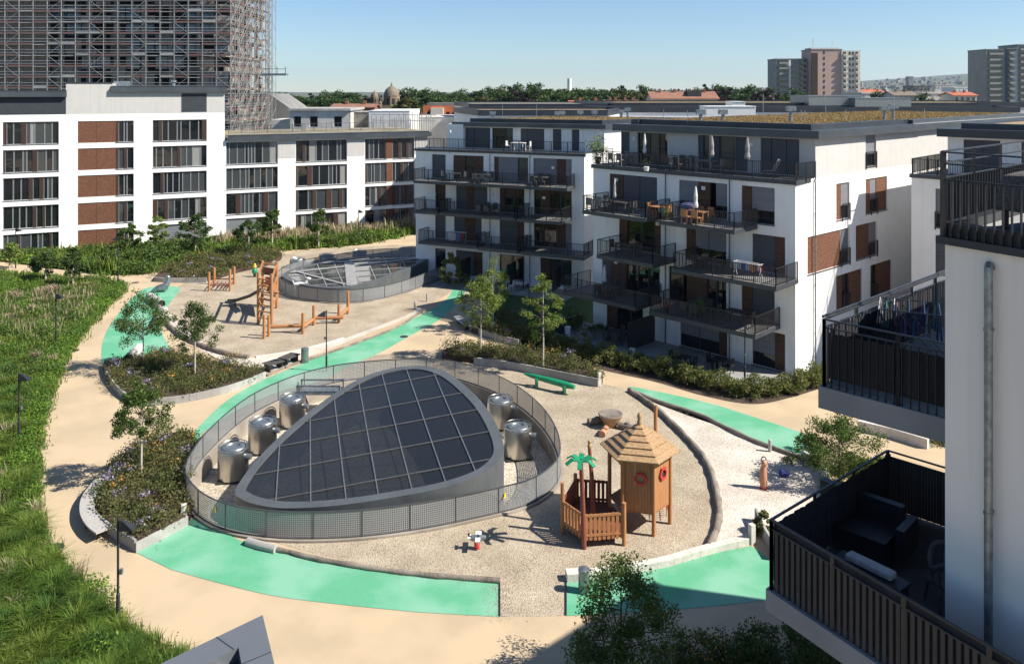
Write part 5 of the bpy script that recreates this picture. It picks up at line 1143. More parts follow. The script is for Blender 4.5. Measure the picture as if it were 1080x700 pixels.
def glaze(root, I, pl, lines_px, bar_w, glass, barm='scaf', zoff=.03):
    I2d = [(p[0], p[1]) for p in I]; N_, D = pl
    def zz(x, y): return (D - N_[0] * x - N_[1] * y) / N_[2]
    m = MB()
    for (a, b) in lines_px:
        P = onplane(*a, pl); Q = onplane(*b, pl)
        for t0, t1 in clip_line(P, Q, I2d):
            p = [P[k] + (Q[k] - P[k]) * t0 for k in range(3)]; q_ = [P[k] + (Q[k] - P[k]) * t1 for k in range(3)]; p[2] += zoff; q_[2] += zoff; m.bar(p, q_, bar_w, .04)
    b = m.build('glazing_bars', barm, root)
    m = MB(); m.v = [(x, y, zz(x, y)) for x, y in I2d]; m.f = [tuple(range(len(I2d)))]; g_ = m.build('pane', glass, root)
    return b
zm = lambda x, y: (180 + x / 2.571, 370 + y / 2.571)
ln = [(zm(299, 200), zm(283, 445)), (zm(378, 160), zm(380, 445)), (zm(440, 100), zm(480, 440)), (zm(505, 60), zm(570, 430)), (zm(568, 45), zm(663, 410)), (zm(632, 30), zm(755, 385)), (zm(700, 30), zm(840, 360))]
for x, y in ((583, 92), (600, 150), (618, 200), (635, 262), (650, 335)): 
    ln.append((zm(x - 480, y + 480 * .185), zm(x + 330, y - 330 * .185)))
MAT['rail_grey2'] = pm('grey_glazing_bar', (.13, .135, .14), (.17, .175, .18), 4, .4, metal=.3)
MAT['sky_glass'] = glassmat('skylight_glass', (.020, .020, .019), alpha=.20, rough=.035, wav=.06, spec=.5)
glaze(sk2, I2, pl2, ln, .05, 'sky_glass', 'rail_grey2')
# what shows through the glass: dark hall with pale trusses and floor patches
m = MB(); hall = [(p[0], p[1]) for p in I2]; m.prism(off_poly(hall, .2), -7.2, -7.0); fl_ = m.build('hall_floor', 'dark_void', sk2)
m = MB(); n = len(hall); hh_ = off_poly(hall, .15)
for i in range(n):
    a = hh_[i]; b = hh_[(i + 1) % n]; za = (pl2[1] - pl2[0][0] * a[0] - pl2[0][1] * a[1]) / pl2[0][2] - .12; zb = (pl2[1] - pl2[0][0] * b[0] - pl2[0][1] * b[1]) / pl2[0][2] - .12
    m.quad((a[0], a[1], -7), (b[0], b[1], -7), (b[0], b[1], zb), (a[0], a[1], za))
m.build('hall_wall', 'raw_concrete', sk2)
m = MB(); rs = random.Random(3)
for k in range(9):
    y = 33 + k * 1.7; x0, x1 = -12.5, 2.5
    for sseg in clip_line((x0, y), (x1, y - 1.5), hall):
        xa = x0 + (x1 - x0) * sseg[0]; xb = x0 + (x1 - x0) * sseg[1]; z = -1.5
        m.bar((xa, y, z), (xb, y - 1.5, z), .12, .5)
m.build('truss', 'raw_concrete', sk2)
m = MB()
for k in range(7):
    x = -11.5 + k * 1.6; y = 34.5 + k * 1.3; m.rbox((x, y, -6.6), (1.2, .7, .5), .5 + k)
m.build('hall_fitting', 'bench_wood', sk2)

pl1 = plane3(onplane(305, 292, (np.array((0, 0, 1.)), .9)), onplane(455, 271, (np.array((0, 0, 1.)), 1.5)), onplane(420, 268, (np.array((0, 0, 1.)), 1.3)))
zk = lambda x, y: (150 + x / 3.273, 250 + y / 3.273)
out1 = [zk(*p) for p in [(487, 130), (500, 148), (560, 168), (640, 178), (710, 175), (780, 160), (850, 138), (920, 110), (975, 85), (995, 70), (980, 63), (900, 64), (800, 66), (700, 76), (600, 92), (520, 112)]]
sk1, A1_, I1, c1_ = skylight('glass_skylight', out1, .45, pl1, 'far flat oval glass roof with pale reflection strips inside the smaller mesh ring', None)
ln1 = [(zk(560 + 60 * k - 40, 40), zk(560 + 60 * k + 25, 190)) for k in range(9)] + [(zk(470, 100 + 19 * k), zk(1010, 60 + 19 * k)) for k in range(5)]
MAT['flat_glass'] = glassmat('flat_roof_glass', (.05, .055, .055), rough=.07, wav=.35)
glaze(sk1, I1, pl1, ln1, .07, 'flat_glass')
m = MB(); I1d = [(p[0], p[1]) for p in I1]  # pale solid bars stand for white reflections on the glass
for a, b, w_ in ((zk(470, 128), zk(1000, 70), .5), (zk(715, 90), zk(725, 170), .9), (zk(560, 95), zk(1000, 68), .45), (zk(500, 112), zk(700, 165), .3)):
    P = onplane(*a, pl1); Q = onplane(*b, pl1)
    for t0, t1 in clip_line(P, Q, I1d):
        p = [P[k] + (Q[k] - P[k]) * t0 for k in range(3)]; q_ = [P[k] + (Q[k] - P[k]) * t1 for k in range(3)]; p[2] += .06; q_[2] += .06; m.bar(p, q_, w_, .03)
m.build('reflection_strip', 'scaf', sk1)

def tank(u, v, r, h, label, pitz=PITZ):
    x, y, z = g(u, v, pitz); root = thing('steel_ventilation_tank', (x, y, z), label, 'ventilation tank', 'stainless steel tanks')
    m = MB(); m.lathe((x, y, z), [(r * .98, .12), (r, .16), (r, h - .06), (r * .97, h)], 32); m.build('body', 'steel', root, smooth=True)
    m = MB(); m.lathe((x, y, z), [(r * .96, h), (r * .97, h + .03), (r * .75, h + .03), (r * .7, h + .10), (r * .45, h + .12), (r * .4, h + .06)], 32); m.build('lid', 'galv', root, smooth=True)
    m = MB(); ring = [(x + r * .95 * math.cos(t), y + r * .95 * math.sin(t), z + h + .13) for t in np.linspace(0, 2 * math.pi, 33)]; m.tube(ring, .022, 6)
    for t in np.linspace(0, 2 * math.pi, 7)[:-1]: m.bar((x + r * .95 * math.cos(t), y + r * .95 * math.sin(t), z + h - .02), (x + r * .95 * math.cos(t), y + r * .95 * math.sin(t), z + h + .13), .03)
    m.build('top_ring', 'steel', root, smooth=True)
    m = MB(); m.rbox((x, y, z + .05), (r * 1.9, r * 1.7, .1), .2); m.build('base', 'dark_metal', root)
    m = MB(); m.tube([(x + r * .9, y - r * .2, z + h * .78), (x + r * 1.3, y - r * .3, z + h * .78)], .13, 12); m.build('duct', 'galv', root, smooth=True)
    return root
tank(246, 504, .70, 1.42, 'steel tank nearest the left end of the near mesh ring')
tank(277, 475, .70, 1.42, 'middle one of the three steel tanks on the left of the near skylight')
tank(308.5, 448, .70, 1.42, 'farthest of the three steel tanks left of the near skylight')
tank(527.5, 450, .70, 1.42, 'rear one of the two steel tanks on the right of the near skylight')
tank(546, 481, .70, 1.45, 'front one of the two steel tanks on the right of the near skylight')
for (u, v, lab) in ((314, 290, 'small left steel tank behind the far glass roof'), (344.5, 285, 'second small steel tank from the left behind the far glass roof'), (379, 281, 'small steel tank at the back middle of the far glass roof'), (406.5, 307, 'small steel tank in front of the right half of the far glass roof'), (449, 294, 'small steel tank at the right end of the far ring')):
    tank(u, v, .78, 1.5, lab)
# plant frame next to the rear left tank
x, y, _ = g(332, 437, PITZ); m = MB()
for dx in (0, 2.4):
    for dy in (0, 1.0): m.bar((x - 1 + dx, y + dy, PITZ), (x - 1 + dx, y + dy, .9), .08)
for z in (.4, .85): m.bar((x - 1, y, z), (x + 1.4, y, z), .08); m.bar((x - 1, y + 1, z), (x + 1.4, y + 1, z), .08)
m.rbox((x + .2, y + .5, .45), (2.2, .9, .12)); tag(m.build('service_frame', 'galv'), 'grey metal service frame behind the farthest left tank of the near ring', 'metal frame')
for u, v in ((228.6, 537), (530, 520)):
    P_, S_ = arc(ring2); best = min(((proj((p[0], p[1], .7))[0] - u) ** 2 + (proj((p[0], p[1], .7))[1] - v) ** 2, i) for i, p in enumerate(P_) if p[1] < 40); p = P_[best[1]]
    dn = np.array((p[0] - c2[0], p[1] - c2[1])); dn /= np.linalg.norm(dn); cx_, cy_ = p + dn * .05; tx_, ty_ = -dn[1], dn[0]
    m = MB(); m.hexa([(cx_ - tx_ * .12, cy_ - ty_ * .12, .68), (cx_ + tx_ * .12, cy_ + ty_ * .12, .68), (cx_ + tx_ * .12 - dn[0] * .02, cy_ + ty_ * .12 - dn[1] * .02, .68), (cx_ - tx_ * .12 - dn[0] * .02, cy_ - ty_ * .12 - dn[1] * .02, .68)],
                     [(cx_ - tx_ * .01, cy_ - ty_ * .01, .9), (cx_ + tx_ * .01, cy_ + ty_ * .01, .9), (cx_ + tx_ * .01 - dn[0] * .02, cy_ - dn[1] * .02, .9), (cx_ - tx_ * .01 - dn[0] * .02, cy_ - dn[1] * .02, .9)])
    tag(m.build('warning_sign', 'yellow_paint'), 'small yellow warning triangle on the near left of the mesh ring' if u < 300 else 'small yellow warning triangle on the right front of the mesh ring', 'warning sign')

# ================= PLAYGROUND =================
def logpost(m, x, y, z1, r=.09, z0=-.05, lean=(0, 0)): m.tube([(x, y, z0), (x + lean[0], y + lean[1], z1)], [r, r * .94], 10)
# playhouse with deck
ph = thing('playhouse', (5.2, 33.3, 0), 'wooden tower playhouse with a pyramid roof, red window rings and a fenced deck', 'playhouse')
pc = (5.2, 33.25); hv = [(pc[0] + 1.22 * math.cos(R(a)), pc[1] + 1.22 * math.sin(R(a))) for a in (228, 288, 348, 48, 108, 168)]
zb, zt_ = .85, 3.0
def plank_wall(m, a, b, z0, z1, w=.125, t=.035, gap=.008, seed=0, zj=.02):
    a = np.array(a[:2]); b = np.array(b[:2]); L = np.linalg.norm(b - a); n = max(1, int(round(L / w))); rs = random.Random(seed)
    for i in range(n):
        p = a + (b - a) * (i / n + gap / L / 2); q_ = a + (b - a) * ((i + 1) / n - gap / L / 2); d = (b - a) / L; nn = np.array((d[1], -d[0])) * (t + rs.uniform(0, .008)); j = rs.uniform(-zj, zj)
        m.hexa([(p[0], p[1], z0 + j), (q_[0], q_[1], z0 + j), (q_[0] - nn[0], q_[1] - nn[1], z0 + j), (p[0] - nn[0], p[1] - nn[1], z0 + j)], [(p[0], p[1], z1), (q_[0], q_[1], z1), (q_[0] - nn[0], q_[1] - nn[1], z1), (p[0] - nn[0], p[1] - nn[1], z1)])
for i, (ia_, ib_) in enumerate(((0, 1), (1, 2), (2, 3), (3, 4))):
    m = MB(); plank_wall(m, hv[ia_], hv[ib_], zb - (0 if i != 1 else -.02), zt_, seed=i); m.build('plank_wall', 'robinia', ph)
m = MB(); plank_wall(m, hv[4], hv[5], zb + 1.6, zt_, seed=7); plank_wall(m, hv[5], hv[0], zb + 1.75, zt_, seed=8); m.build('plank_wall', 'robinia', ph)
m = MB(); m.prism(hv, zb - .02, zb + .05); m.build('floor', 'robinia', ph)
for i, (x, y) in enumerate(hv):
    m = MB(); logpost(m, x, y, 3.0 if i != 3 else 4.35, .085); m.build('leg', 'robinia', ph, smooth=True)
for (ia_, ib_, z) in ((0, 1, 2.2), (1, 2, 2.25)):
    a = np.array(hv[ia_]); b = np.array(hv[ib_]); c = (a + b) / 2 + (b - a) * (.08 if ia_ == 0 else .02); d = (b - a) / np.linalg.norm(b - a); nn = np.array((d[1], -d[0]))
    m = MB(); k = 6
    for j in range(k):
        t0 = 2 * math.pi * j / k; t1 = 2 * math.pi * (j + 1) / k
        Q = [(.17, t0), (.27, t0), (.27, t1), (.17, t1)]
        f_ = [(c[0] + d[0] * r_ * math.cos(t) + nn[0] * .02, c[1] + d[1] * r_ * math.cos(t) + nn[1] * .02, z + r_ * math.sin(t)) for r_, t in Q]
        f2 = [(x + nn[0] * .06, y + nn[1] * .06, zz) for x, y, zz in f_]; m.hexa(f_, f2)
    w_ = m.build('window_ring', 'red_paint', ph)
    m = MB(); m.quad(*[(c[0] + d[0] * .17 * math.cos(2 * math.pi * j / 6) + nn[0] * .015, c[1] + d[1] * .17 * math.cos(2 * math.pi * j / 6) + nn[1] * .015, z + .17 * math.sin(2 * math.pi * j / 6)) for j in range(6)]); m.build('window_opening', 'shingle' if ia_ == 0 else 'dark_void', w_)
m = MB(); ap = (pc[0], pc[1], 3.95); ez = 2.95; er = 1.62
for i, a0 in enumerate((228, 288, 348, 48, 108, 168)):
    a1 = a0 + 60; E0 = (pc[0] + er * math.cos(R(a0)), pc[1] + er * math.sin(R(a0)), ez); E1 = (pc[0] + er * math.cos(R(a1)), pc[1] + er * math.sin(R(a1)), ez)
    nb_ = 6
    for k in range(nb_):
        t0 = k / nb_; t1 = (k + 1) / nb_ + .02
        L0 = [E0[j] + (ap[j] - E0[j]) * t0 for j in range(3)]; R0 = [E1[j] + (ap[j] - E1[j]) * t0 for j in range(3)]
        L1_ = [E0[j] + (ap[j] - E0[j]) * min(1, t1) for j in range(3)]; R1_ = [E1[j] + (ap[j] - E1[j]) * min(1, t1) for j in range(3)]
        up_ = lambda p, d_: (p[0], p[1], p[2] + d_)
        m.hexa([up_(L0, .02), up_(R0, .02), up_(R1_, -.03), up_(L1_, -.03)], [up_(L0, .07), up_(R0, .07), up_(R1_, .0), up_(L1_, .0)])
m.build('roof', 'shingle', ph)
m = MB(); m.lathe((pc[0], pc[1], 3.9), [(.09, 0), (.11, .12), (.07, .2), (.10, .32), (.09, .42), (.03, .5)], 10); m.build('roof_finial', 'shingle', ph, smooth=True)
dk_ = [(2.76, 31.2), (4.32, 31.42), (4.5, 32.5), (4.05, 33.9), (2.65, 34.1), (2.0, 32.3)]
m = MB(); m.prism(dk_, .34, .42); m.build('deck', 'redwood', ph)
def picket(m, a, b, z0, z1, seed):
    a = np.array(a); b = np.array(b); L = np.linalg.norm(b - a); n = int(L / .175); rs = random.Random(seed)
    for i in range(n):
        t = (i + .5) / n; p = a + (b - a) * t; m.rbox((p[0], p[1], (z0 + z1) / 2 + rs.uniform(-.015, .015)), (.115, .035, z1 - z0), math.atan2(b[1] - a[1], b[0] - a[0]))
    for z in (z0 + .2, z1 - .06): m.bar((a[0], a[1], z), (b[0], b[1], z), .06, .09)
for i, (a, b) in enumerate(((0, 1), (5, 0), (4, 3), (5, 4))):
    m = MB(); picket(m, dk_[a], dk_[b], .3, 1.3, i); m.build('deck_fence', 'robinia' if i < 2 else 'redwood', ph)
for i, (a, h_) in enumerate(((0, .4), (1, 1.65), (3, 1.5), (5, 2.0), (4, 1.5))):
    m = MB(); logpost(m, dk_[a][0], dk_[a][1], h_, .085); m.build('post', 'robinia' if i != 0 else 'redwood', ph, smooth=True)
m = MB(); x, y = dk_[0]; m.tube([(x + .0, y, -.05), (x - .05, y + .02, 1.7), (x - .12, y + .05, 3.30)], [.10, .095, .08], 10); pp_ = m.build('palm_post', 'redwood', ph, smooth=True)
m = MB()
for k in range(6):
    t = R(20 + 60 * k); px_, py_ = x - .12, y + .05; L = .62
    a = (px_ + .06 * math.cos(t), py_ + .06 * math.sin(t), 3.36); b = (px_ + L * .6 * math.cos(t), py_ + L * .6 * math.sin(t), 3.44); c = (px_ + L * math.cos(t), py_ + L * math.sin(t), 3.28)
    m.bar(a, b, .20, .05); m.bar(b, c, .17, .05)
m.build('palm_leaves', 'green_paint', pp_)
m = MB(); m.tube([(3.25, 32.6, .4), (3.2, 32.7, 2.0), (3.12, 32.8, 3.1)], [.10, .09, .07], 10); pm2 = m.build('post', 'redwood', ph, smooth=True)
m = MB(); m.blob((3.12, 32.8, 3.22), (.09, .09, .14)); m.blob((3.12, 32.8, 3.40), (.075, .075, .08)); m.build('carved_figure', 'shingle', pm2, smooth=True)
m = MB(); 
for i in range(6): m.bar((6.3 + .04 * i, 33.3 + i * .16, .15), (6.3, 33.1 + i * .16, .95), .02)
for z in (.3, .5, .7): m.bar((6.35, 33.15, z), (6.5, 34.2, z), .02)
m.build('climbing_net', 'red_paint', ph)

# sand table with three seats
x, y, _ = g(644, 449); t_ = thing('play_table', (x, y, 0), 'round carved wooden play table between three log seats', 'play table')
m = MB(); m.lathe((x, y, 0), [(.30, -.03), (.42, .25), (.60, .50), (.64, .60)], 14); m.build('base', 'shingle', t_, smooth=True)
m = MB(); m.lathe((x, y, 0), [(.60, .601), (.66, .62), (.62, .66), (.50, .61)], 14); m.build('table_top', 'log', t_, smooth=True)
for i, (u, v, a, lab) in enumerate(((628, 447, .3, 'low log seat left of the round play table'), (637, 458, 1.2, 'low log seat in front of the round play table'), (660, 453, -.5, 'low log seat right of the round play table, towards the playhouse'))):
    x, y, _ = g(u, v); m = MB(); m.tube([(x - .4 * math.cos(a), y - .4 * math.sin(a), .16), (x + .4 * math.cos(a), y + .4 * math.sin(a), .18)], [.18, .15], 10); m.blob((x + .1, y, .34), (.16, .13, .07)); tag(m.build('stool', 'skin_wood' if i == 1 else 'log', smooth=True), lab, 'stool')
# crocodile seesaw
a = Vector(g(553, 405, .0)); b = Vector(g(606, 417, .0)); a.z = .62; b.z = .48; root = thing('seesaw', ((a.x + b.x) / 2, (a.y + b.y) / 2, 0), 'long green crocodile shaped balance beam by the flower trough', 'play beam')
m = MB(); m.tube([a, a.lerp(b, .15), a.lerp(b, .5), a.lerp(b, .85), b], [.05, .13, .18, .19, .12], 10); m.build('beam', 'green_paint', root, smooth=True)
for t in (.25, .8):
    p = a.lerp(b, t); m = MB(); m.tube([(p.x, p.y - .25, -.02), (p.x, p.y - .2, p.z)], .09, 8); m.tube([(p.x, p.y + .25, -.02), (p.x, p.y + .2, p.z)], .09, 8); m.tube([(p.x, p.y - .3, .12), (p.x, p.y + .3, .12)], .07, 8); m.build('leg', 'green_paint', root, smooth=True)
# spring rider plane
x, y, _ = g(503, 579); root = thing('spring_rider', (x, y, 0), 'small grey aeroplane rider on a red spring near the mesh ring', 'spring rider')
m = MB(); m.tube([(x + .11 * math.cos(t * 1.0), y + .11 * math.sin(t), .02 + t * .0125) for t in np.linspace(0, 10 * math.pi, 80)], .03, 6); m.build('spring', 'red_paint', root, smooth=True)
m = MB(); m.tube([(x - .42, y, .58), (x - .2, y, .55), (x + .2, y, .55), (x + .45, y, .62)], [.07, .14, .15, .08], 10); m.build('body', 'galv', root, smooth=True)
m = MB(); m.rbox((x + .05, y, .62), (.24, .95, .04)); m.rbox((x - .38, y, .62), (.14, .4, .03)); m.rbox((x + .2, y, .8), (.05, .3, .05)); m.build('wing', 'white_paint', root)
m = MB(); m.rbox((x + .5, y, .62), (.03, .05, .34)); m.rbox((x - .4, y, .72), (.1, .03, .16)); m.build('propeller', 'dark_metal', root); root.scale = (.78, .78, .78)
# carved figure in the sand pit and small toy
x, y, _ = g(805.5, 515); root = thing('carved_post_figure', (x, y, 0), 'slim pinkish carved animal figure standing in the white sand pit', 'play figure')
m = MB(); m.tube([(x, y, -.02), (x - .02, y, .3), (x - .02, y, .75), (x, y, 1.0)], [.12, .17, .16, .11], 12); m.blob((x + .01, y - .03, 1.12), (.13, .14, .16)); m.build('body', 'skin_wood', root, smooth=True)
m = MB(); m.tube([(x + .1 * math.cos(t), y, 1.3 + .1 * math.sin(t)) for t in np.linspace(0, 2 * math.pi, 14)], .025, 6); m.build('handle', 'dark_metal', root, smooth=True)
m = MB(); m.lathe((x, y, -.01), [(.16, 0), (.17, .07), (.12, .1)], 12); m.build('foot_band', 'red_paint', root, smooth=True)
x, y, _ = g(827, 502); m = MB(); m.rbox((x, y, .1), (.42, .22, .14), .3); m.rbox((x - .1, y, .22), (.16, .2, .12), .3); m.blob((x + .12, y - .12, .08), (.07, .05, .07)); tag(m.build('toy_truck', 'blue_paint'), 'small dark blue toy left in the sand behind the carved figure', 'toy')
# climbing tower with ladder bridge and slide
ct = thing('climbing_tower', (g(280, 343)[0], g(280, 343)[1], 0), 'tall narrow wooden climbing tower with ladder rungs and a metal slide', 'climbing frame')
f0 = g(272.5, 341); f1 = g(286.5, 344); r0 = g(277, 322); r1 = g(292, 325)
for i, (p, vt) in enumerate(((f0, 287), (f1, 289), (r0, 275), (r1, 276))):
    zt2 = zat(vt, p[1]); m = MB(); logpost(m, p[0], p[1], zt2, .12); m.build('post', 'robinia', ct, smooth=True)
m = MB(); logpost(m, g(278.6, 357)[0], g(278.6, 357)[1], 1.7, .11); m.build('post', 'robinia', ct, smooth=True); m = MB(); logpost(m, g(283.5, 354.5)[0], g(283.5, 354.5)[1], 1.5, .11); m.build('post', 'robinia', ct, smooth=True)
m = MB()
for k in range(7): z = .5 + k * .48; m.bar((f0[0], f0[1], z), (f1[0], f1[1], z), .08)
for k in range(8): z = .5 + k * .42; m.bar((r0[0], r0[1], z), (r1[0], r1[1], z), .08)
m.build('rungs', 'robinia', ct)
m = MB()
for z in (1.1, 2.5, 3.5): m.bar((f0[0], f0[1], z), (r0[0], r0[1], z), .12); m.bar((f1[0], f1[1], z), (r1[0], r1[1], z), .12)
m.build('side_beam', 'robinia', ct)
m = MB(); m.hexa([(f0[0], f0[1] + 2, 1.9), (f1[0], f1[1] + 2, 1.9), (r1[0], r1[1] - .1, 1.9), (r0[0], r0[1] - .1, 1.9)], [(f0[0], f0[1] + 2, 1.98), (f1[0], f1[1] + 2, 1.98), (r1[0], r1[1] - .1, 1.98), (r0[0], r0[1] - .1, 1.98)]); m.build('platform', 'robinia', ct)
m = MB(); plank_wall(m, (r0[0] + .1, r0[1] - .2), (r1[0] - .1, r1[1] - .2), 2.6, 3.2); m.rbox(((r0[0] + r1[0]) / 2 + .15, r1[1] - .35, 2.3), (.5, .1, .6)); m.build('panel', 'redwood', ct)
s0 = ((f0[0] + r0[0]) / 2, (f0[1] + r0[1]) / 2, 1.85); s1_ = g(248, 318, .35); m = MB()
mid1 = tuple((s0[k] + s1_[k]) / 2 - (.12 if k == 2 else 0) for k in range(3)); end = (s1_[0] - .7, s1_[1] - .1, .33)
for p, q_ in ((s0, mid1), (mid1, s1_), (s1_, end)):
    m.bar(p, q_, .55, .04)
    for sgn in (-1, 1): m.bar((p[0], p[1] + sgn * .28, p[2] + .08), (q_[0], q_[1] + sgn * .28, q_[2] + .08), .05, .16)
m.bar((s1_[0], s1_[1], 0), (s1_[0], s1_[1], .3), .08); m.build('slide', 'dark_metal', ct)
# low rope course and balance logs
rc = thing('rope_course', g(232, 300), 'four short timber posts with a low net between them, left of the climbing tower', 'climbing frame')
rp4 = [(220.5, 307, 287), (226, 300, 282), (242.5, 307, 284), (247, 300, 281)]
for u, v, vt in rp4:
    x, y, _ = g(u, v); m = MB(); logpost(m, x, y, zat(vt, y), .11); m.build('post', 'robinia', rc, smooth=True)
a = g(220.5, 307); b = g(242.5, 307); c = g(226, 300); d = g(247, 300); m = MB()
for k in range(6):
    t = k / 5; p = [a[j] + (b[j] - a[j]) * t for j in (0, 1)]; q_ = [c[j] + (d[j] - c[j]) * t for j in (0, 1)]; m.bar((p[0], p[1], .45 - .2 * math.sin(math.pi * t)), (q_[0], q_[1], .45 - .2 * math.sin(math.pi * t)), .06)
m.bar((a[0], a[1], .5), (b[0], b[1], .5), .09); m.bar((c[0], c[1], .5), (d[0], d[1], .5), .09); m.build('net', 'redwood', rc)
bl = thing('balance_course', g(325, 345), 'zigzag balance beams between timber posts in front of the far mesh ring', 'climbing frame')
for u, v, vt in ((319.5, 352, 330), (331, 343, 322), (357.5, 340, 321), (367, 331, 307)):
    x, y, _ = g(u, v); m = MB(); logpost(m, x, y, zat(vt, y), .12); m.build('post', 'robinia', bl, smooth=True)
for (p, q_) in (((284, 351), (318, 350)), ((320, 351), (331, 342)), ((332, 341.5), (362, 341)), ((358, 339), (367, 331))):
    a = g(*p); b = g(*q_); m = MB(); m.tube([(a[0], a[1], .45), (b[0], b[1], .45)], .13, 9); m.build('beam', 'robinia', bl, smooth=True)
x, y, _ = g(268.7, 292); root = thing('spring_rider', (x, y, 0), 'small green and yellow spring rider between the thick log and the climbing tower', 'spring rider')
m = MB(); m.blob((x, y, .55), (.26, .26, .32)); m.build('body', 'green_paint', root, smooth=True); m = MB(); m.blob((x, y, .95), (.17, .16, .17)); m.blob((x, y, 1.15), (.12, .12, .12)); m.build('head', 'yellow_paint', root, smooth=True); m = MB(); m.lathe((x, y, 0), [(.15, 0), (.15, .25)], 10); m.build('spring', 'dark_metal', root)
# dog figure
x, y, _ = g(316.5, 312); root = thing('dog_figure', (x, y, 0), 'white four legged dog play figure in front of the far mesh ring', 'play figure')
m = MB(); m.tube([(x - .5, y, .95), (x - .1, y, 1.0), (x + .5, y, .98)], [.16, .2, .18], 10); m.tube([(x + .42, y, 1.05), (x + .62, y, 1.4)], [.13, .10], 8); m.blob((x + .72, y, 1.48), (.22, .12, .12)); m.tube([(x - .5, y, 1.0), (x - .65, y, 1.35)], [.05, .03], 6)
for dx in (-.42, .42):
    for dy in (-.1, .1): m.tube([(x + dx, y + dy, .9), (x + dx + .03, y + dy, .45), (x + dx, y + dy, 0)], [.08, .055, .05], 7)
m.build('body', 'white_paint', root, smooth=True)
# seal and hollow tunnels on the green
x, y, _ = g(170, 308); root = thing('seal_figure', (x, y, 0), 'grey seal shaped play figure with raised head on the far green patch', 'play figure')
m = MB(); m.tube([(x - .75, y - .2, .1), (x - .3, y, .3), (x + .3, y + .1, .45), (x + .55, y + .2, .9), (x + .58, y + .2, 1.2)], [.1, .3, .34, .22, .17], 12); m.blob((x + .5, y + .12, 1.28), (.24, .17, .17)); m.build('body', 'galv', root, smooth=True)
def tunnel(p, q_, r, label):
    a = Vector(g(*p)) + Vector((0, 0, r)); b = Vector(g(*q_)) + Vector((0, 0, r)); root = thing('play_tunnel', (a.x, a.y, 0), label, 'play tunnel')
    m = MB(); n = 9; P_ = [a.lerp(b, k / n) for k in range(n + 1)]; m.tube(P_, [r * (1 + .035 * (k % 2)) for k in range(n + 1)], 14, caps=False); m.tube([b, a], r * .88, 14, caps=False); m.build('shell', 'concrete_light', root, smooth=True)
    m = MB(); d = (b - a).normalized(); m.tube([b - d * .12, b - d * .1], r * .87, 14); m.build('opening', 'dark_void', root)
tunnel((158, 317), (170, 325), .33, 'pale ribbed tunnel nearest the grey seal, with a dark open end'); tunnel((173, 331), (165, 345), .31, 'pale ribbed tunnel in the middle of the far green patch'); tunnel((147, 372), (136, 384), .33, 'pale ribbed tunnel half hidden by the bed on the far green patch')
# bins, bench
def cyl_thing(name, u, v, r, h, mat, label, cat):
    x, y, _ = g(u, v); root = thing(name, (x, y, 0), label, cat); m = MB(); m.lathe((x, y, -.01), [(r * .92, 0), (r, .05), (r, h)], 18); m.build('body', mat, root, smooth=True); m = MB(); m.lathe((x, y, 0), [(r * 1.04, h), (r * 1.04, h + .06), (r * .6, h + .10)], 18); m.build('lid', 'dark_metal' if mat != 'galv' else 'galv', root, smooth=True); return root
cyl_thing('litter_bin', 321.5, 382, .24, .85, 'galv', 'grey litter bin beside the black bench on the green strip', 'litter bin')
cyl_thing('litter_bin', 616, 624, .20, .75, 'galv', 'grey litter bin with a pointed lid at the end of the near white kerb', 'litter bin')
cyl_thing('litter_bin', 563, 310, .25, .9, 'dark_metal', 'small dark bin beside the lawn of the middle apartment block', 'litter bin') if False else None
for (p, q_, lab) in (((280, 392), (297, 387), 'left of two joined dark benches at the edge of the upper bed'), ((298, 386), (312, 380), 'right of two joined dark benches, nearer the litter bin')):
    a = Vector(g(*p)); b = Vector(g(*q_)); c = (a + b) / 2; root = thing('bench', (c.x, c.y, 0), lab, 'bench'); ang = math.atan2(b.y - a.y, b.x - a.x); L = (b - a).length
    m = MB()
    for k in range(4): nn = Vector((-math.sin(ang), math.cos(ang), 0)) * (-.3 + .2 * k); m.rbox((c.x + nn.x, c.y + nn.y, .46), (L, .17, .05), ang)
    m.build('seat', 'bench_dark', root)
    for t in (.12, .88): p_ = a.lerp(b, t); m = MB(); m.rbox((p_.x, p_.y, .21), (.08, .6, .42), ang); m.build('leg', 'dark_metal', root)
def curved_bench(pts, label, depth=.55, side=1):
    P_ = cr([g(u, v, .45)[:2] for u, v in pts], 6); root = thing('bench', (P_[0][0], P_[0][1], 0), label, 'bench'); m = MB(); strip(m, P_, depth, .39, .46); m.build('seat', 'bench_wood', root, bevel=.01)
    for k in range(2, len(P_) - 1, 5): m = MB(); m.rbox((P_[k][0], P_[k][1], .19), (.1, .35, .4), .4 * k); m.build('leg', 'dark_metal', root)
curved_bench([(143, 478), (124, 490), (107, 505), (94, 522), (92, 538), (99, 551), (109, 559)], 'curved pale plank bench hugging the left bed')
curved_bench([(482, 333), (490, 340), (503, 344)], 'short curved pale bench below the bright tree by the trough')
# manhole covers
for u, v, lab in ((57.5, 408, 'dark drain cover halfway along the left curved path'), (78.6, 369.5, 'small drain cover near the third lamp'), (143, 298, 'small drain cover at the far path junction'), (59, 577, 'round drain cover at the meadow edge near the front'), (426, 355, 'small drain cover on the path between both rings')):
    x, y, _ = g(u, v); m = MB(); m.lathe((x, y, .001), [(.30, 0), (.30, .008)], 20); tag(m.build('drain_cover', 'dark_metal'), lab, 'drain cover')
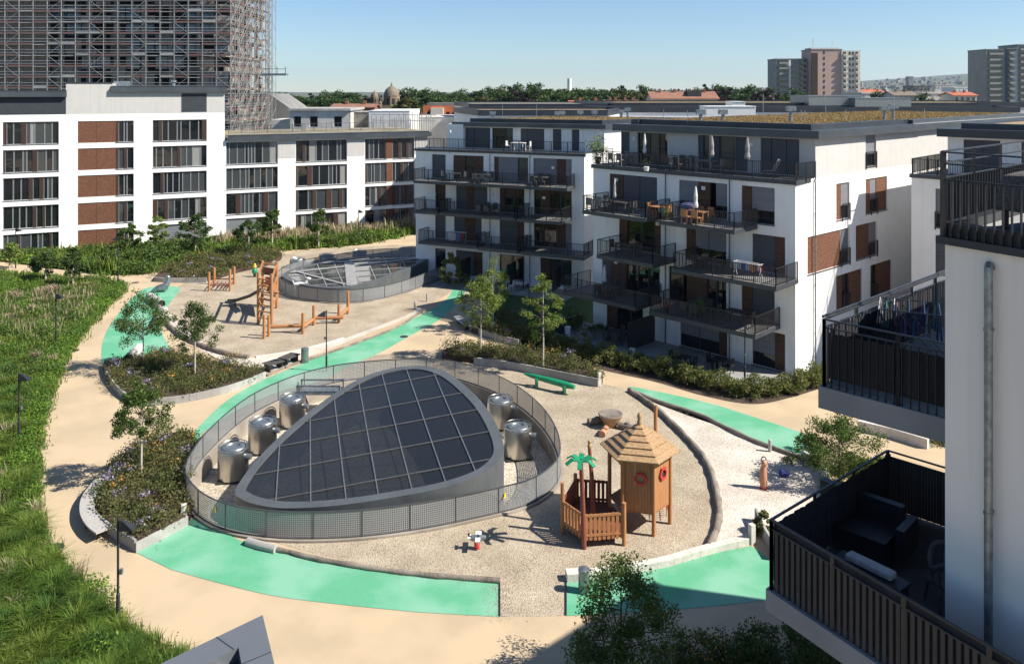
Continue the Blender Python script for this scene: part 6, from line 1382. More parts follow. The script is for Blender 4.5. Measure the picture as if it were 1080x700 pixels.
# lamps
def lamp(u, v, vt, rz, label, size=1.0):
    x, y, _ = g(u, v); h = (v - vt) / F * y; root = thing('street_lamp', (x, y, 0), label, 'street lamp', 'post lamps with slanted shades')
    m = MB(); m.tube([(x, y, -.05), (x, y, 1.0), (x, y, 1.02), (x, y, h)], [.062, .062, .040, .036], 10); m.build('pole', 'dark_metal', root, smooth=True)
    m = MB(); c, s = math.cos(rz), math.sin(rz)
    def q3(a, b, z): return (x + a * c - b * s, y + a * s + b * c, h + z)
    b0 = [q3(.06, -.07, -.42), q3(.55, -.17, -.34), q3(.55, .17, -.34), q3(.06, .07, -.42)]; t0 = [q3(.05, -.05, -.06), q3(.18, -.06, -.08), q3(.18, .06, -.08), q3(.05, .05, -.06)]
    m.hexa(b0, t0); m.build('lamp_shade', 'dark_metal', root)
    m = MB(); m.rbox(q3(.1, 0, -1.75), (.1, .1, .16)); m.build('sensor_box', 'galv', root)
    return root
lamp(124.5, 658, 546, 0.0, 'nearest lamp post, at the lower left where meadow meets path'); lamp(20, 466, 393, 0.0, 'lamp post in the meadow at the left edge'); lamp(59, 364, 309, 0.0, 'lamp post in the upper meadow by the pale seed heads')
lamp(124.5, 300, 249, 3.14, 'lamp post at the far path junction under the office block'); lamp(344.3, 392, 327, 3.3, 'lamp post between the two mesh rings'); lamp(785.5, 404, 343, -1.4, 'lamp post in the hedge before the big apartment block')
lamp(558, 326, 298, -2.6, 'lamp post beside the shaded lawn'); lamp(261.5, 262, 231, 0, 'far lamp before the white pier of the office wing'); lamp(378, 250, 221, 0, 'far lamp before the right windows of the office wing'); lamp(552, 305, 258, 0, 'thin dark lamp before the middle apartment block'); lamp(16.5, 283, 240, 0, 'far thin lamp at the left edge before the office block')
# ================= BALCONY FURNITURE =================
def parasol(Fc, a, o, z, h, label, mat='cushion', r=.13):
    x, y, zz = Fc.P(a, z, o); root = thing('closed_parasol', (x, y, zz), label, 'parasol')
    m = MB(); m.tube([(x, y, zz), (x, y, zz + h)], .025, 8); m.build('pole', 'rail_grey', root); m = MB(); m.lathe((x, y, zz), [(r * .9, h * .42), (r * 1.15, h * .48), (r * .75, h * .60), (r * .85, h * .75), (r * .45, h * .95), (.02, h * 1.02)], 9); m.build('canopy', mat, root, smooth=False)
    m = MB(); m.lathe((x, y, zz), [(.25, 0), (.25, .06), (.1, .1)], 12); m.build('base', 'dark_metal', root); return root
MAT['parasol_grey'] = pm('greyish_parasol_cloth', (.36, .31, .29), (.26, .22, .21), 5, .9); MAT['parasol_white'] = pm('white_parasol_cloth', (.72, .70, .67), (.6, .58, .56), 5, .9)
parasol(fr, U(643), -1.0, 12, 2.2, 'x') if False else None
parasol(pf, UP(690), 1.2, 12, 2.35, 'white closed parasol on the left part of the roof terrace of the big block', 'parasol_white'); parasol(pf, UP(762), 1.4, 12, 2.45, 'middle greyish closed parasol on the roof terrace of the big block', 'parasol_grey', .18); parasol(pf, UP(800), 1.5, 12, 2.45, 'right greyish closed parasol on the roof terrace of the big block', 'parasol_grey', .18)
parasol(fr, U(660), 1.3, 9, 2.2, 'slim white closed parasol on the top left balcony', 'parasol_white', .10); parasol(fr, U(751), 2.0, 9, 2.3, 'white closed parasol above the orange wood furniture', 'parasol_white', .15)
parasol(fr, U(652), 1.6, 3, 2.0, 'taller white closed parasol on the lowest left balcony', 'parasol_white', .14); parasol(fr, U(646), 1.2, 3, 1.7, 'shorter slim closed parasol on the lowest left balcony', 'parasol_white', .1)
def chair_p(x, y, z, rz, mat, name='patio_chair'):
    root = thing(name, (x, y, z), None, 'chair'); c, s = math.cos(rz), math.sin(rz); f = lambda a, b: (x + a * c - b * s, y + a * s + b * c)
    p = f(0, 0); m = MB(); m.rbox((p[0], p[1], z + .44), (.48, .48, .05), rz); m.build('seat', mat, root)
    p = f(0, .25); m = MB(); m.rbox((p[0], p[1], z + .70), (.46, .05, .46), rz); m.build('backrest', mat, root)
    for a in (-.2, .2):
        for b in (-.2, .22): p = f(a, b); m = MB(); m.bar((p[0], p[1], z), (p[0], p[1], z + (.44 if b < 0 else .9)), .04); m.build('leg', mat, root)
    return root
def table_p(x, y, z, rz, mat, w=1.3, d=.8):
    root = thing('patio_table', (x, y, z), None, 'table'); c, s = math.cos(rz), math.sin(rz); m = MB(); m.rbox((x, y, z + .73), (w, d, .05), rz); m.build('table_top', mat, root)
    for a in (-w / 2 + .08, w / 2 - .08):
        for b in (-d / 2 + .08, d / 2 - .08): m = MB(); m.bar((x + a * c - b * s, y + a * s + b * c, z), (x + a * c - b * s, y + a * s + b * c, z + .71), .06); m.build('leg', mat, root)
    return root
ctpl = {}; ttpl = {}
def place_set(Fc, a, o, z, mat, cname, where, nchairs=4, tw=1.3, d=.8):
    ang = math.atan2(Fc.d[1], Fc.d[0]); tx, ty, tz = Fc.P(a, z, o)
    def mk(tpl, key, fn, x, y, rz, label, cat):
        if key not in tpl: o_ = fn(0, 0, 0, 0, mat); tpl[key] = o_; r_ = o_
        else: r_ = dup(tpl[key])
        r_.location = (x, y, tz); r_.rotation_euler = (0, 0, rz); r_['label'] = label; r_['category'] = cat; return r_
    t = mk(ttpl, mat, lambda *k: table_p(*k, tw, d), tx, ty, ang, f'{cname} table {where}', 'table')
    for i in range(nchairs):
        sx_ = (-.38 if i % 2 == 0 else .38) if nchairs > 2 else 0; back = i >= 2 if nchairs > 2 else i == 1
        if nchairs <= 2: x, y, _ = Fc.P(a + (-.95 if i == 0 else .95) * tw / 1.3, 0, o); rz = ang + (math.pi / 2 if i == 0 else -math.pi / 2)
        else: x, y, _ = Fc.P(a + sx_, 0, o + (-.75 if back else .75)); rz = ang + (0 if back else math.pi)
        side = (('left' if sx_ < 0 else 'right') + (' chair on the wall side' if back else ' chair on the railing side')) if nchairs > 2 else ('left chair' if i == 0 else 'right chair')
        c_ = mk(ctpl, mat, chair_p, x, y, rz, f'{side} of the {cname} table {where}'.replace('the ', ''), 'chair'); c_['group'] = 'patio chairs'
MAT['wicker'] = pm('dark_wicker', (.05, .045, .042), (.08, .07, .065), 8, .8); MAT['wicker_pale'] = pm('greyish_wicker', (.30, .27, .24), (.22, .20, .18), 8, .8)
place_set(fr, U(652), 1.9, 9, 'rail_grey', 'grey', 'on the top left balcony of the big block'); place_set(fr, U(672), 1.9, 9, 'wicker', 'dark', 'at the right end of the top left balcony', 2)
place_set(fr, U(752), 1.9, 9, 'robinia', 'orange wood', 'in the middle of the top right balcony'); place_set(fr, U(712), 1.9, 9, 'robinia', 'tall orange wood', 'at the left end of the top right balcony', 2, .8)
place_set(fr, U(672), 1.4, 6, 'wicker', 'dark', 'on the second floor left balcony of the big block', 2); place_set(fr, U(765), 1.7, 6, 'wicker', 'dark', 'on the balcony with the laundry', 2)
place_set(fr, U(660), 1.9, 3, 'wicker', 'dark', 'on the lowest left balcony of the big block'); place_set(fr, U(750), 1.8, 3, 'wicker', 'dark', 'on the lowest right balcony of the big block'); place_set(fr, U(790), 1.6, 3, 'wicker', 'dark', 'at the right end of the lowest right balcony', 2)
place_set(fr, U(672), 2.2, .02, 'wicker', 'dark', 'on the left ground floor terrace', 4); place_set(fr, U(752), 3.6, .02, 'rail', 'black', 'on the middle ground floor terrace', 2, .9); place_set(fr, U(780), 2.4, .02, 'rail', 'thin black', 'near the lamp on the ground floor terrace', 2, .8)
place_set(pf, UP(668), 1.3, 12, 'wicker_pale', 'pale', 'at the left end of the big roof terrace', 4); place_set(pf, UP(727), 1.3, 12, 'wicker', 'dark', 'in the middle of the big roof terrace', 4); place_set(pf, UP(755), 1.2, 12, 'wicker_pale', 'grey wicker', 'beside the middle parasol on the big roof terrace', 2)
place_set(mf, UM(484), 1.1, 9.2, 'rail_grey', 'grey', 'on the top balcony of the shaded block, left part', 2); place_set(mf, UM(515), 1.1, 9.2, 'rail_grey', 'light', 'on the top balcony of the shaded block, middle', 4); place_set(mf, UM(575), 1.1, 9.2, 'wicker', 'dark', 'on the top balcony of the shaded block, right part', 4)
place_set(mf, UM(520), 1.3, 6.4, 'wicker', 'dark', 'on the middle balcony of the shaded block'); place_set(mf, UM(541), -1.2, 12, 'parasol_white', 'white', 'on the roof terrace of the shaded block', 2)
place_set(mf, UM(540), 2.2, .02, 'parasol_white', 'white', 'on the ground terrace of the shaded block', 2)
# sun lounger on terrace
x, y, z = pf.P(UP(822), 12, 1.4); ang = math.atan2(pf.d[1], pf.d[0]); m = MB(); root = thing('lounge_chair', (x, y, z), 'pale reclined lounge chair at the right end of the big roof terrace', 'lounge chair')
m.rbox((x, y, z + .38), (.7, .55, .06), ang); m.build('seat', 'wicker_pale', root); m = MB(); p0_ = pf.P(UP(822) + .3, 12.4, 1.4); p1_ = pf.P(UP(822) + .72, 13.15, 1.4); m.bar(p0_, p1_, .5, .06); m.build('backrest', 'wicker_pale', root)
m = MB()
for s_ in (-.3, .3): q_ = pf.P(UP(822) + s_, 12, 1.4); m.bar(q_, (q_[0], q_[1], z + .36), .05)
m.build('leg', 'rail_grey', root)
# draped table with purple cloth
x, y, z = fr.P(U(738), 9, 1.2); m = MB(); m.lathe((x, y, z), [(.75, .02), (.68, .5), (.62, 1.0), (.45, 1.08), (.1, 1.12)], 10); MAT['mauve'] = pm('mauve_cover', (.16, .15, .26), (.12, .11, .20), 4, .8); tag(m.build('covered_grill', 'mauve', smooth=True), 'mauve cloth cover over a grill behind the orange wood furniture', 'covered grill')
# laundry rack
CLOTH = {}
for nm, c in (('blue', (.10, .20, .42)), ('white', (.72, .72, .72)), ('orange', (.62, .30, .08)), ('red', (.50, .06, .07)), ('navy', (.05, .09, .30)), ('teal', (.10, .45, .48)), ('purple', (.35, .18, .50)), ('grey', (.26, .27, .30)), ('dark', (.03, .03, .035)), ('pink', (.52, .30, .38))):
    MAT['cloth_' + nm] = pm(nm + '_cloth', c, dk(c, .75), 9, .9, .5, 14)
def laundry(c, ang, w, h, d, label, cols, wing=.35):
    x, y, z = c; root = thing('laundry_rack', c, label, 'laundry rack'); co, si = math.cos(ang), math.sin(ang); f = lambda a, b, zz: (x + a * co - b * si, y + a * si + b * co, z + zz)
    m = MB()
    for a in (-w / 2, w / 2):
        m.bar(f(a, -d / 2, 0), f(a, d / 4, h), .018); m.bar(f(a, d / 2, 0), f(a, -d / 4, h), .018); m.bar(f(a, -d / 2, h), f(a, d / 2, h), .018)
    m.build('frame', 'rail_grey' if d > 1 else 'white_paint', root)
    m = MB()
    for k in range(6): b = -d / 2 + d * k / 5; m.bar(f(-w / 2, b, h), f(w / 2, b, h), .014)
    m.build('lines', 'white_paint', root); rs = random.Random(4)
    for k, (a, b, ww, hh, colr) in enumerate(cols):
        m = MB(); n = 6; 
        for sgn in (-.012, .012):
            for i in range(n):
                a0 = a - ww / 2 + ww * i / n; a1 = a0 + ww / n; w0 = .02 * math.sin(i * 1.7 + k); w1 = .02 * math.sin((i + 1) * 1.7 + k); hb = hh * (1 + .05 * math.sin(k + i))
                m.quad(f(a0, b + sgn, h + .012), f(a1, b + sgn, h + .012), f(a1, b + sgn * 3 + w1, h - hb), f(a0, b + sgn * 3 + w0, h - hb))
        m.build('garment', 'cloth_' + colr, root)
    return root
x, y, z = fr.P(U(807), 6.0, 2.2); laundry((x, y, z), math.atan2(fr.d[1], fr.d[0]), 1.7, 1.0, .6, 'laundry rack with small bright clothes on the second floor right balcony', [(-.75, -.25, .28, .35, 'white'), (-.45, .2, .25, .5, 'blue'), (-.15, -.25, .25, .4, 'navy'), (.1, .25, .22, .55, 'orange'), (.32, .1, .2, .5, 'orange'), (.55, .3, .2, .45, 'white'), (.72, .3, .22, .6, 'red')])
x, y, z = mf.P(UM(490), 3.55, 1.2); laundry((x, y, z), math.atan2(mf.d[1], mf.d[0]), 1.5, 1.0, .6, 'laundry rack with blue and white towels on the lowest balcony of the shaded block', [(-.4, -.3, .5, .7, 'white'), (.1, -.3, .4, .8, 'blue'), (.5, -.3, .3, .6, 'red')])
# laundry on the near upper balcony
lc = at(967, 372, 15.0); lang = math.atan2(A_[1], A_[0])
laundry((lc[0], lc[1], zu + .02), lang + 1.9, .95, 1.16, 1.25, 'laundry rack crowded with towels and dark clothes on the upper near balcony',
        [(0, -.62, .9, .42, 'pink'), (.1, -.5, .5, .2, 'white'), (-.2, -.36, .4, .5, 'navy'), (.25, -.33, .3, .45, 'teal'), (-.15, -.18, .5, .5, 'white'), (.25, -.10, .3, .5, 'purple'), (-.22, .02, .35, .45, 'blue'), (.2, .12, .4, .5, 'navy'), (-.2, .22, .4, .48, 'purple'), (.2, .34, .3, .4, 'pink'), (-.2, .42, .4, .5, 'dark'), (.15, .52, .4, .45, 'teal'), (0, .62, .8, .3, 'grey')])
# white plant pots, plants on balconies
def potted(Fc, a, o, z, ph_, pr, lh, lr, leafm, label, potm='white_paint', n=260, leaf=.16):
    x, y, zz = Fc.P(a, z, o); root = thing('potted_plant', (x, y, zz), label, 'potted plant'); m = MB(); m.lathe((x, y, zz), [(pr * .75, 0), (pr, ph_), (pr * .9, ph_ + .001)], 12); m.build('pot', potm, root)
    r_ = np.random.default_rng(int(a * 100) % 997); P_ = r_.normal(size=(n, 3)) * np.array([lr * .5, lr * .5, lh * .28]) + np.array([x, y, zz + ph_ + lh * .5]); V, Q = quads_at(P_, leaf, .4, .8, r_); ibuild('foliage', V, Q, leafm, root)
potted(pf, UP(645), 1.7, 12, .5, .25, 1.5, .8, 'leaf_light', 'large yellow green potted bamboo at the left end of the roof terrace', 'dark_metal', 420, .22)
potted(fr, U(726), 2.6, 3, .3, .2, .45, .5, 'red_fl', 'pot of red flowers on the lowest right balcony', 'dark_metal', 160, .09); potted(fr, U(757), 2.2, 3, .4, .2, .7, .5, 'leaf_light', 'bright green potted plant on the lowest right balcony', 'dark_metal', 260, .12)
potted(fr, U(724), 2.5, 9, .3, .2, .6, .35, 'leaf_light', 'small green potted plant at the left of the orange wood furniture', 'dark_metal', 160, .1); potted(fr, U(695), 1.5, 12, .3, .2, .5, .3, 'leaf_a', 'small potted plant in front of the terrace railing', 'white_paint', 60, .1)
potted(fr, U(634), 3.8, .02, .75, .22, .3, .3, 'leaf_dark', 'tall white planter at the corner of the left ground terrace', 'white_paint', 60, .1); potted(fr, U(705), 4.2, .02, .6, .22, .35, .3, 'leaf_dark', 'white round pot on the middle ground terrace', 'white_paint', 80, .1)
# ground floor privacy screens of the big block
for u0, lab in ((692, 'tall dark privacy screen between the ground floor terraces of the big block'),):
    a = U(u0); m = MB()
    for k in range(2): m.hexa([fr.P(a - .04, 0, .2 + 1.55 * k), fr.P(a + .04, 0, .2 + 1.55 * k), fr.P(a + .04, 0, 1.72 + 1.55 * k), fr.P(a - .04, 0, 1.72 + 1.55 * k)], [fr.P(a - .04, 1.9, .2 + 1.55 * k), fr.P(a + .04, 1.9, .2 + 1.55 * k), fr.P(a + .04, 1.9, 1.72 + 1.55 * k), fr.P(a - .04, 1.9, 1.72 + 1.55 * k)])
    tag(m.build('privacy_screen', 'frame'), lab, 'privacy screen')
# dark planter box fence on the left terrace
m = MB(); a = U(628); 
for (a0, a1, o0, o1) in ((U(616), U(616) + .3, .5, 3.6), (U(616) + .3, U(629), 3.3, 3.6)): fr.box(m, a0, a1, 0, .75, o0, o1)
tag(m.build('planter_box', 'frame'), 'low dark L shaped planter box on the left ground terrace', 'planter')
# open grey parasol on the ground terrace of the shaded block
x, y, z = g(452, 263); root = thing('parasol', (x, y, 0), 'open dark grey parasol on the ground beside the far mesh ring', 'parasol'); m = MB(); m.tube([(x, y, 0), (x, y, 2.6)], .03, 8); m.build('pole', 'rail', root); m = MB(); m.lathe((x, y, 0), [(1.45, 1.95), (1.42, 2.0), (.75, 2.45), (.03, 2.65)], 8); m.build('canopy', 'blind_dark', root)

# near balcony furniture
def P2(p, d1, t1, d2, t2): return V2(V2(p, d1, t1), d2, t2)
base = L1
def lb(u, v, z):  # point on the lower balcony at height z
    return g(u, v, z)
x, y, _ = lb(893, 572, zl + .45); ang = math.atan2(A_[1], A_[0]); root = thing('lounge_sofa', (x, y, zl), 'dark lounge sofa block on the lower near balcony', 'sofa')
x += .4; y += .8
m = MB(); m.rbox((x, y, zl + .22), (1.5, .8, .4), ang); m.build('seat', 'rail', root); m = MB(); m.rbox((x + .35, y + .35, zl + .45), (1.5, .16, .6), ang); m.build('backrest', 'rail', root); m = MB(); m.rbox((x + .75, y - .55, zl + .4), (.14, .7, .5), ang); m.build('armrest', 'rail', root)
x, y, _ = g(918, 594, zl + .52); root = thing('bench', (x, y, zl), 'dark low bench with a pale cushion on the lower near balcony', 'bench'); b2a = math.atan2(Cd[1], Cd[0]) + .12
m = MB(); m.rbox((x, y, zl + .40), (1.15, .36, .05), b2a); m.build('seat', 'frame', root)
m = MB(); m.rbox((x, y, zl + .49), (.78, .20, .11), b2a); m.build('cushion', 'cushion', root, bevel=.03)
for s_ in (-.5, .5):
    for t_ in (-.14, .14): m = MB(); xx = x + s_ * math.cos(b2a) - t_ * math.sin(b2a); yy = y + s_ * math.sin(b2a) + t_ * math.cos(b2a); m.bar((xx, yy, zl), (xx, yy, zl + .38), .07); m.build('leg', 'frame', root)
x, y, _ = g(1003, 612, zl + .45); root = thing('wicker_chair', (x, y, zl), 'black round backed chair half hidden by the nearest wall', 'chair')
m = MB(); m.rbox((x, y, zl + .42), (.55, .5, .06), .4); m.build('seat', 'wicker', root)
m = MB(); arcp = [(x - .30 * math.cos(t) , y + .30 * math.sin(t), zl + .62 + .28 * abs(math.sin(t)) ) for t in np.linspace(-.9, math.pi + .9, 16)]; m.tube(arcp, .035, 8); 
for t in np.linspace(-.5, math.pi + .5, 9): m.bar((x - .28 * math.cos(t), y + .28 * math.sin(t), zl + .42), (x - .30 * math.cos(t), y + .30 * math.sin(t), zl + .6 + .28 * abs(math.sin(t))), .03)
m.build('backrest', 'wicker', root, smooth=True)
for s_ in ((-.25, -.2), (.25, -.2), (-.25, .2), (.25, .2)): m = MB(); m.bar((x + s_[0] * 1.2, y + s_[1] * 1.2, zl), (x + s_[0], y + s_[1], zl + .4), .035); m.build('leg', 'wicker', root)
# roof terrace of the nearest building
tp = wallc.P(1.0, 15.42, -1.0); m = MB(); tz = 15.43
a0_ = wallc.P(.55, tz, -.75); 
def wl(a, z, o): return wallc.P(a, z, o)
m.hexa([wl(.45, tz + .35, -.35), wl(2.4, tz + .35, -.35), wl(2.4, tz + .35, -1.7), wl(.45, tz + .35, -1.7)], [wl(.5, tz + .85, -.55), wl(2.3, tz + .95, -.55), wl(2.2, tz + 1.05, -1.5), wl(.6, tz + .95, -1.5)])
root = thing('covered_lounger', wl(1.2, tz, -1), 'brown speckled cover over furniture behind the roof terrace railing', 'covered furniture'); m.build('cover', 'tarp', root, bevel=.06)
m = MB()
for a_, o_ in ((.6, -.5), (2.2, -.5), (.6, -1.5), (2.2, -1.5)): p_ = wl(a_, tz, o_); m.bar(p_, (p_[0], p_[1], tz + .37), .06)
m.build('leg', 'frame', root)
m = MB(); m.hexa([wl(.3, tz, -.25), wl(2.6, tz, -.25), wl(2.6, tz, -1.9), wl(.3, tz, -1.9)], [wl(.3, tz + .05, -.25), wl(2.6, tz + .05, -.25), wl(2.6, tz + .05, -1.9), wl(.3, tz + .05, -1.9)]); tag(m.build('floor_mat', 'blue_mat'), 'navy mat on the floor of the nearest roof terrace', 'mat')

# ================= BACKGROUND =================
def block(name, pts, z1, wall, roof, label, cat='building', par=.35, z0=-.05):
    root = thing(name, (pts[0][0], pts[0][1], 0), label, cat); m = MB(); m.prism(pts, z0, z1 - .01); m.build('wall', wall, root); m = MB(); ring_prism(m, pts, -.35, .12, z1 - .35, z1 + par); m.build('parapet', 'zinc_dark', root); m = MB(); m.prism(off_poly(pts, -.36), z1 - .02, z1 + .1); m.build('roof', roof, root); return root
def rect(u0, u1, Y0, Y1): return [((u0 - CX) / F * Y0, Y0), ((u1 - CX) / F * Y0, Y0), ((u1 - CX) / F * Y0 + 4, Y1), ((u0 - CX) / F * Y0 - 4, Y1)]
block('flat_roof_building', rect(655, 1075, 108, 120), 15.0, 'stucco', 'sedum', 'long low building with a straw coloured planted roof behind the big apartment block')
block('flat_roof_building', rect(505, 640, 97, 112), 14.9, 'stucco', 'sedum', 'long flat planted roof behind the shaded apartment block')
block('flat_roof_building', rect(495, 640, 125, 150), 15.2, 'stucco', 'roof_gravel', 'flat gravel roof behind the planted roofs, left of the red tiled houses')
block('flat_roof_building', rect(650, 1090, 122, 150), 15.4, 'stucco_grey', 'sedum', 'far wide flat roof with a dark edge before the house with dormer')
def roofbox(name, u0, u1, v0, v1, Y, D, mat, label, cat='roof equipment', base=None):
    a = at(u0, v0, Y); b = at(u1, v1, Y); m = MB(); zb_ = min(b[2], a[2]); m.box(a[0], b[0], Y, Y + D, (base if base is not None else b[2] - .6), a[2]); m.box(a[0] - .05, b[0] + .05, Y - .05, Y + D + .05, a[2] + .003, a[2] + .09); return tag(m.build(name, mat), label, cat)
roofbox('roof_plant_room', 853, 909, 101.5, 111, 120, 8, 'galv', 'grey sheet metal plant room with ribbed front on the far flat roof, left one', base=15.2); roofbox('roof_plant_room', 902, 961, 104, 111, 118, 6, 'galv', 'lower long grey plant room on the far flat roof, right one', base=15.2)
roofbox('roof_skylight', 745, 797, 113, 118, 84, 3, 'white_paint', 'long pale skylight box behind the planted roof', base=14.9); roofbox('roof_skylight', 772, 786, 108, 114, 100, 3, 'white_paint', 'small pale gabled skylight on the planted roof behind', base=15)
roofbox('roof_skylight', 527, 578, 110.5, 115, 130, 4, 'galv', 'pale plant box on the flat gravel roof', base=15.1)
for i, (u, v, vt, Y) in enumerate(((739, 123, 117.5, 60), (762.5, 123, 117.5, 61), (834, 122.5, 114, 57.5), (519.5, 126, 121, 84), (588, 125, 120, 84), (593, 124, 119, 86), (612, 123, 118, 86), (627, 123, 118, 88), (655.5, 123, 117, 90), (933, 118, 113.5, 63), (942, 117, 112, 64.5), (662, 119.5, 115, 92))):
    x, y, z = at(u, vt, Y); zb_ = {True: 15.2}.get(Y < 70, 14.7); root = thing('roof_vent', (x, y, zb_), f'small grey roof vent, number {i}', 'roof vent', 'small vents on the planted roofs'); root['label'] = 'small pale boxy vent standing on a planted flat roof'
    m = MB(); m.lathe((x, y, zb_), [(.13, -.3), (.13, max(.3, z - zb_ - .15))], 8); m.build('stem', 'galv', root); m = MB(); hz_ = max(.55, z - zb_); m.rbox((x, y, zb_ + hz_ - .05), (.62, .5, .34)); m.build('cowl', 'galv', root)
for i, (u, Y) in enumerate(((805, 59), (845, 60), (849, 58), (871, 62), (892, 60), (975, 64), (943, 61), (380 + 150, 82), (566, 83), (700, 61), (725, 59))):
    x, y, z = at(u, 110, Y); root = None; m = MB(); m.bar((x, y, 14.6), (x, y, 17.3 if i in (0, 3, 6) else 16.1), .035); tag(m.build('lightning_rod', 'scaf'), 'thin metal rod standing on a planted flat roof', 'lightning rod', 'lightning rods on the roofs')
# sedum tufts on the roofs
for nm, fac_, poly_, zz, nn_ in (('big', None, rt, 15.25, 3600), ('rear', None, rear2, 15.262, 4200), ('wing', None, off_poly(MP, -1.3), 14.75, 1500)):
    rng = np.random.default_rng(77); P_ = np.array(poly_); q_ = rng.uniform(P_.min(0), P_.max(0), (nn_ * 3, 2)); q_ = q_[inside_np(q_[:, 0], q_[:, 1], poly_)][:nn_]
    k = np.repeat(np.arange(len(q_)), 14); C = np.stack([q_[k, 0], q_[k, 1], np.full(len(k), zz + .04)], 1) + rng.normal(size=(len(k), 3)) * np.array([.09, .09, .035])
    MAT['sedum_leaf'] = MAT.get('sedum_leaf') or leafmat('sedum_leaves', [(.26, .15, .06), (.36, .24, .11), (.16, .15, .045), (.42, .30, .17)], .1, .9); V, Q = quads_at(C, .07, .8, .2, rng); tag(ibuild('sedum', V, Q, 'sedum_leaf'), {'big': 'straw coloured sedum growing on the nearest flat roof', 'rear': 'straw coloured sedum on the roof behind the nearest flat roof', 'wing': 'sedum on the roof of the shaded apartment block'}[nm], 'roof planting', None, 'stuff')
# construction shell and white halls behind the office wing
root = thing('building_shell', at(300, 120, 128), 'raw pale concrete building shell with three square openings behind the office wing', 'building')
Yc = 128; fc_ = Fac((at(306, 0, Yc)[0], Yc), (at(368, 0, Yc)[0], Yc)); hs = [(fc_.au(a), fc_.au(b), zat(134, Yc), zat(123, Yc)) for a, b in ((309.5, 317.5), (326.5, 335), (352, 360.5))]
m = MB(); fc_.wall(m, 0, fc_.L, 8, zat(117, Yc), hs, 1.2); m.box(fc_.P(0, 0)[0], fc_.P(fc_.L, 0)[0], Yc + 1.2, Yc + 12, 8, zat(117, Yc) - .05); m.box(at(280, 0, Yc)[0], fc_.P(0, 0)[0] - .02, Yc + 3, Yc + 10, 8, zat(127, Yc)); m.build('wall', 'concrete_light', root)
m = MB(); m.box(fc_.P(0, 0)[0] - .3, fc_.P(fc_.L, 0)[0] + .3, Yc - .3, Yc + 12, zat(117, Yc), zat(117, Yc) + .35); m.build('roof', 'concrete', root)
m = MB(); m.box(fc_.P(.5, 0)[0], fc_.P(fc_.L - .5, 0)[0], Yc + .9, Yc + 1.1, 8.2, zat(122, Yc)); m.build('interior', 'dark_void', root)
roofbox('white_hall', 389, 432, 117.5, 131, 128, 14, 'white_paint', 'low white hall with pale walls under the domed church', 'building', base=0)
roofbox('white_hall', 368, 389, 119, 131, 132, 10, 'raw_concrete', 'dark open shell between the concrete shell and the white hall', 'building', base=0)
roofbox('white_hall', 432, 497, 124, 132, 140, 14, 'concrete_light', 'long pale grey low hall left of the shaded block roof', 'building', base=0)
m = MB(); c0_ = at(284, 104, 175); c1_ = at(308, 116, 175); m.v = [(c0_[0] - 4, 175, 8), (c1_[0], 175, 8), (c1_[0], 175, c1_[2]), (c0_[0], 175, c0_[2] + 1), (c0_[0] - 4, 175, c0_[2] + 1), (c0_[0] - 4, 190, 8), (c1_[0], 190, 8), (c1_[0], 190, c1_[2]), (c0_[0], 190, c0_[2] + 1), (c0_[0] - 4, 190, c0_[2] + 1)]; m.f = [(0, 1, 2, 3, 4), (9, 8, 7, 6, 5), (0, 5, 6, 1), (1, 6, 7, 2), (2, 7, 8, 3), (3, 8, 9, 4), (4, 9, 5, 0)]; tag(m.build('grey_gable_hall', 'roof_grey'), 'grey hall with a slanted roof right of the scaffold', 'building')
for k in range(26):
    u = 435 + (k * 37 % 62); Y = 118 + (k * 13 % 16)
m = MB(); rs = random.Random(9)
for k in range(28):
    u = 392 + k * 2.4; p_ = at(u, 130, 124 + rs.random() * 6); m.bar((p_[0], p_[1], 8), (p_[0], p_[1], zat(118 + rs.random() * 8, p_[1])), .12)
for v_ in (121, 127): a = at(392, v_, 125); b = at(460, v_ + .5, 125); m.bar(a, b, .1)
tag(m.build('site_fence', 'scaf'), 'thin grey site fence and props behind the office wing roof', 'site fence')
# domed church
def church(u, Y, vtop, vbase, wpx, label, cross=True):
    s = Y / F; x = (u - CX) * s; r_ = wpx * s / 2; zt3 = zat(vtop, Y); zb_ = zat(vbase, Y); hh = zt3 - zb_; root = thing('domed_church', (x, Y, 0), label, 'church')
    m = MB(); m.prism([(x - r_ * 1.35, Y - r_), (x + r_ * 1.35, Y - r_), (x + r_ * 1.35, Y + r_ * 2), (x - r_ * 1.35, Y + r_ * 2)], 0, zb_ + hh * .22); m.lathe((x, Y, zb_), [(r_, 0), (r_, hh * .58), (r_ * 1.06, hh * .6), (r_ * .95, hh * .62)], 8); m.build('wall', 'rusty', root)
    m = MB(); m.lathe((x, Y, zb_ + hh * .6), [(r_ * .97, 0), (r_ * .93, hh * .12), (r_ * .75, hh * .24), (r_ * .45, hh * .33), (r_ * .15, hh * .39), (r_ * .1, hh * .45)], 16); m.build('dome', 'slate', root, smooth=True)
    for k in range(8):
        t = 2 * math.pi * (k + .5) / 8; m = MB(); m.rbox((x + r_ * .92 * math.cos(t), Y + r_ * .92 * math.sin(t), zb_ + hh * .38), (r_ * .05 + .1, r_ * .34, hh * .22), t); 
        if k % 2 == 0 or True: m.build('arched_window', 'dark_void', root)
    if cross:
        m = MB(); m.bar((x, Y, zt3 - .3), (x, Y, zt3 + 1.1), .12); m.bar((x - .35, Y, zt3 + .6), (x + .35, Y, zt3 + .6), .12); m.build('cross', 'slate', root)
        for dx in (-1.25, 1.25): m = MB(); m.lathe((x + dx * r_, Y - r_ * .9, zb_), [(r_ * .2, 0), (r_ * .2, hh * .3), (r_ * .24, hh * .31), (.02, hh * .42)], 8); m.build('turret', 'rusty', root)
